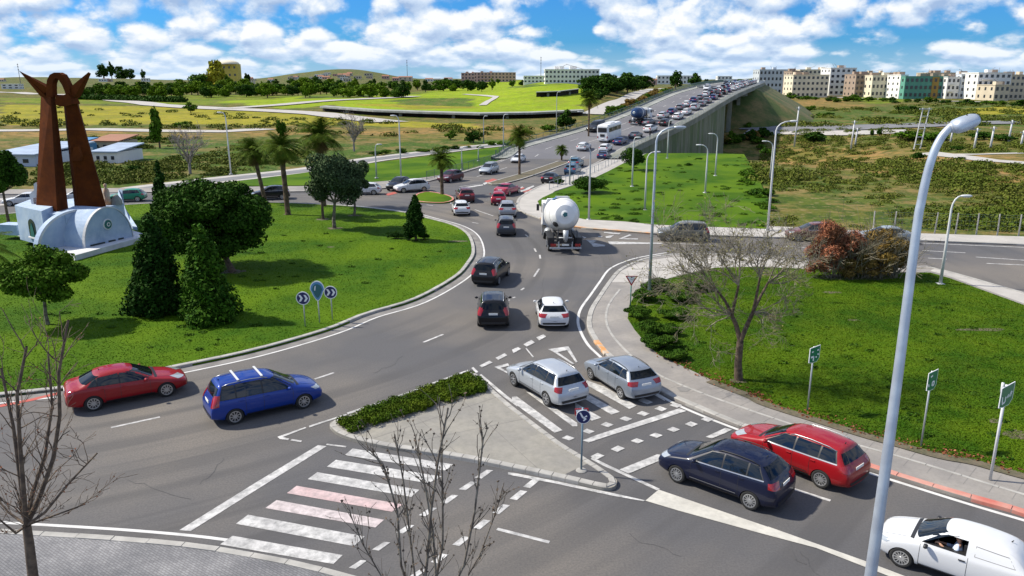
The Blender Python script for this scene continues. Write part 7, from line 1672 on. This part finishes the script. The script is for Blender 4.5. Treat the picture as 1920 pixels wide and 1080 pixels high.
# ------------------------------------------------------------ buildings
WM = {}
def winmesh(w, h):
    k = (round(w, 1), round(h, 1))
    if k not in WM: me = mesh(*boxg((0, 0, 0), (k[0], .12, k[1]))); me.materials.append(MAT['window_dark']); WM[k] = me
    return WM[k]
mat('window_dark', (.035, .04, .05), None, .15)
def wallmat(n, c): mat(n, c, tuple(x * .86 for x in c), .85, scale=.12, detail=8, lo=.35, hi=.7, c3=tuple(x * .7 for x in c), s3=.6, f3=.25); return n
for n_, c_ in (('wall_white', (.78, .77, .74)), ('wall_cream', (.72, .65, .50)), ('wall_grey', (.50, .54, .58)), ('wall_beige', (.58, .50, .38)), ('wall_brown', (.34, .26, .20)), ('wall_green', (.10, .30, .23)), ('wall_pink', (.56, .36, .30)), ('wall_yellow', (.60, .47, .10)), ('roof_tile', (.32, .15, .09)), ('wall_bluewhite', (.50, .56, .66)), ('wall_orange', (.34, .22, .05))): wallmat(n_, c_)
def block(x0, x1, top, base, m, label, rows=4, cols=6, roof='clutter', depth=16, yaw=0.0, name='apartment_block', cat='building', balc=False, side=None, Y=None, group=None, win=True):
    xm = (x0 + x1) / 2; q = T(xm, base); Y_ = q.y; w = (x1 - x0) / F * (Y_ * cT + (H) * sT); h = PY(xm, top, Y_).z - q.z; r = empty(name, q, yaw - math.atan2(q.x, q.y) * .0, label, cat, group)
    m_ = MB(); m_.box((0, depth / 2, h / 2 - 1), (w, depth, h + 2)); m_.build('walls', MAT[m], r)
    pr = MB(); pr.box((0, depth / 2, h + .25), (w + .5, depth + .5, .5)); pr.build('parapet', MAT[m], r)
    if side: s_ = MB(); s_.box((w * side[1], .06 - .14, h / 2), (w * side[2], .3, h)); s_.build('coloured_panel', MAT[side[0]], r)
    if win:
        sw, sh = w / cols, h / rows; me = winmesh(min(3.4, sw * .5), sh * .46)
        for i in range(cols):
            for j in range(rows): o = link('window', me, r); o.location = ((i + .5) * sw - w / 2, -.03 if not side else -.24, (j + .55) * sh)
        me2 = winmesh(min(2.0, depth / 4 * .4), sh * .4)
        for sg in (1, -1):
            for i in range(3):
                for j in range(rows):
                    if (q.x > 0) != (sg < 0): continue
                    o = link('window', me2, r); o.rotation_euler = (0, 0, math.pi / 2); o.location = (sg * (w / 2 + .03), depth * (i + .5) / 3, (j + .55) * sh)
    if balc:
        for j in range(1, rows):
            b = MB(); b.box((-w * .22, -.7, j * h / rows), (w * .34, 1.3, .25)); b.box((-w * .22, -1.3, j * h / rows + .5), (w * .34, .12, .9)); b.build('balcony', MAT[m], r)
    g = random.Random(int(x0))
    if roof == 'clutter':
        for k in range(3): b = MB(); b.box((g.uniform(-.36, .36) * w, depth * g.uniform(.3, .7), h + 1.4), (g.uniform(2.5, 6), 4, 2.3)); b.build('roof_hut', MAT['wall_brown' if g.random() < .6 else m], r)
        for k in range(2): b = MB(); b.tube([(g.uniform(-.4, .4) * w, depth * .4, h), (g.uniform(-.4, .4) * w, depth * .4, h + 4)], .12, 4); b.build('aerial', MAT['gutter'], r)
    if roof == 'gable':
        v = [(-w / 2 - .3, -.3, h), (w / 2 + .3, -.3, h), (w / 2 + .3, depth + .3, h), (-w / 2 - .3, depth + .3, h), (-w / 2, depth / 2, h + depth * .28), (w / 2, depth / 2, h + depth * .28)]; o = obj('roof', v, [(0, 1, 5, 4), (2, 3, 4, 5), (1, 2, 5), (3, 0, 4), (0, 3, 2, 1)], MAT['roof_tile'], r); fixn(o.data)
    return r
BL = [(1421, 1479, 131, 166, 'wall_grey', 'grey blue apartment block, leftmost of the right hand row', 4, 8), (1482, 1497, 134, 168, 'wall_brown', 'narrow brown block wedged beside the grey blue one', 4, 2), (1484, 1551, 141, 172, 'wall_cream', 'cream apartment block with a tan roof terrace', 4, 8), (1496, 1560, 131, 166, 'wall_cream', 'taller cream block rising behind the cream block with terrace', 5, 8),
 (1553, 1601, 128, 168, 'wall_white', 'bright white tower block in the middle left of the row', 5, 5), (1601, 1632, 140, 171, 'wall_brown', 'brownish block with dark balconies right of the white tower', 4, 4), (1632, 1684, 142, 172, 'wall_cream', 'long cream block left of the green one', 3, 7), (1684, 1698, 141, 174, 'wall_white', 'narrow white block touching the green one', 4, 2),
 (1693, 1772, 144, 174, 'wall_green', 'teal green apartment block with an orange vertical panel', 3, 9), (1772, 1796, 145, 174, 'wall_white', 'white block right of the teal green one', 3, 3), (1797, 1828, 140, 174, 'wall_grey', 'pale grey block with dark centre windows', 4, 3), (1828, 1890, 137, 176, 'wall_white', 'wide white block with dark balconies near the right edge', 4, 6), (1890, 1925, 141, 176, 'wall_beige', 'beige block cut off by the right edge', 4, 4), (1862, 1890, 160, 178, 'wall_beige', 'low beige block in front of the wide white one', 2, 3), (1735, 1800, 137, 166, 'wall_beige', 'ochre roofed block rising behind the teal green one', 4, 6), (1610, 1680, 137, 164, 'wall_beige', 'dark roofed block behind the long cream block', 4, 6)]
for i, (x0, x1, t, b, m, lb, rw, cl) in enumerate(BL): block(x0, x1, t, b + 11, m, lb, rw, cl, balc=i in (5, 11, 9), side=('wall_orange', .22, .16) if m == 'wall_green' else None, depth=22)
block(1022, 1123, 131, 157, 'wall_white', 'long white institutional building on the green hill', 3, 14, 'clutter', 18, name='long_building'); block(982, 1024, 143, 156, 'wall_white', 'lower white wing left of the long white building', 2, 6, None, 12, name='low_building')
block(865, 890, 137, 156, 'wall_pink', 'pink block at the left end of the red brick row', 3, 4, 'clutter', name='brick_building'); block(888, 967, 136, 154, 'wall_pink', 'long red brick and cream building beyond the fields', 3, 12, 'clutter', name='brick_building', balc=True)
block(1232, 1262, 142, 158, 'wall_white', 'white low building left of the teardrop shaped tree', 2, 4, None, name='low_building'); block(1274, 1300, 142, 158, 'wall_white', 'white low building right of the teardrop shaped tree', 2, 4, None, name='low_building'); block(1345, 1372, 143, 157, 'wall_white', 'white building at the bridge crest', 2, 4, None, name='low_building'); block(1202, 1232, 150, 160, 'wall_pink', 'low reddish house beside the dark grove', 1, 3, 'gable', 9, name='house', cat='house')
# domed yellow building
q = T(428, 162); s = PY(1, 1, q.y).y / F; rr = 23 * s * 1.02; r = empty('domed_building', q, 0, 'sunlit yellow building with a domed roof on the left skyline', 'building')
zb = PY(428, 120, q.y).z - q.z; m = MB(); m.box((0, 8, zb / 2 - 1), (rr * 1.7, 16, zb + 2)); m.build('walls', MAT['wall_yellow'], r)
zt = PY(428, 112, q.y).z - q.z - zb; v, f = latheg([(rr * .85 * math.cos(a * math.pi / 16), zb - .2 + zt * math.sin(a * math.pi / 16)) for a in range(9)], 20, 'z', (0, 8, 0)); obj('dome', v, f, MAT['wall_cream'], r, True)
for i in range(4):
    for j in range(3): o = link('window', winmesh(3, 3.6), r); o.location = ((i - 1.5) * rr * .4, -.05, zb * (j + .55) / 3)
# small houses on the far left hill
gg = random.Random(5); hc = 0
HM = ['wall_white', 'wall_cream', 'wall_beige', 'wall_pink', 'wall_white']
def house(px, py, w, h, label, group='small houses on the far hill'):
    block(px - w / 2, px + w / 2, py - h, py, gg.choice(HM), label, 1 if h < 7 else 2, 3, 'gable' if gg.random() < .5 else None, 9, name='house', cat='house', group=group)
HX = sorted([gg.gauss(640, 75) for i in range(25)] + [gg.uniform(0, 940) for i in range(15)])
for i, px in enumerate(HX):
    tp = 150 - 15 * math.exp(-((px - 648) / 110) ** 2); py = gg.uniform(tp + 3, 154)
    house(px, py, gg.uniform(7, 16), gg.uniform(3.5, 6.5), 'tiny pale house on the far hill and skyline, ' + (ORD[i] + ' from the left' if i < 20 else ORD[39 - i] + ' from the right'), 'small houses on the far hill')
house(430 + 160, 157, 18, 8, 'white villa among the trees below the far hill', None); house(605, 172, 26, 5, 'low white shed at the foot of the tree belt', None); house(20, 167, 34, 9, 'pink white farmhouse at the left edge', None); house(760, 152, 26, 7, 'low pale building on the flat skyline left of the mast', None); house(470, 158, 12, 8, 'pale house right of the domed building', None)
# masts
for px, by, ty, lb in ((764, 150, 112, 'tall thin radio mast on the skyline left of centre'), (1014, 150, 106, 'thin radio mast above the long white building'), (39, 160, 119, 'thin mast behind the left horn of the monument')):
    q = T(px, by); h = PY(px, ty, q.y).z - q.z; r = empty('radio_mast', q, 0, lb, 'mast', None); m = MB(); m.tube([(0, 0, 0), (0, 0, h)], [h * .016, h * .008], 6); m.build('pole', MAT['gutter'], r); m = MB()
    for k in (.72, .85, .95): m.box((0, 0, h * k), (h * .04, h * .04, h * .03))
    m.build('antennas', MAT['gutter'], r)
# sheds behind the monument
def shed(x0, x1, top, base, m, roofm, label, depth=9):
    q = T((x0 + x1) / 2, base); w = (x1 - x0) / F * (q.y + 3); h = max(1.8, (PY(x0, top, q.y + depth).z - q.z) * .8); r = empty('shed', q, R(-4), label, 'shed'); m_ = MB(); m_.box((0, depth / 2, h / 2 - .3), (w, depth, h + .6)); m_.build('walls', MAT[m], r)
    v, f = prism([(-w / 2 - .3, -.4, h + .0), (-w / 2 - .3, depth + .4, h + .8), (-w / 2 - .3, depth + .4, h + 1.0), (-w / 2 - .3, -.4, h + .2)], (w + .6, 0, 0)); o = obj('roof', v, f, MAT[roofm], r); fixn(o.data)
    for i in range(3): o = link('window', winmesh(w * .12, h * .35), r); o.location = ((i - 1) * w * .3, -.03, h * .5)
shed(-20, 68, 272, 312, 'wall_bluewhite', 'roof_pale', 'long shed with a pale blue roof at the left of the monument', 16); shed(112, 136, 270, 292, 'blue_sky', 'blue_sky', 'small bright blue shed seen between the monument legs', 8)
shed(172, 224, 266, 283, 'wall_beige', 'roof_tile', 'low tiled building behind the white shed right of the monument', 7); shed(176, 222, 282, 306, 'wall_white', 'roof_pale', 'white roofed shed right of the monument', 8)
mat('roof_pale', (.34, .42, .54), (.28, .34, .44), .6, scale=.5) if False else None
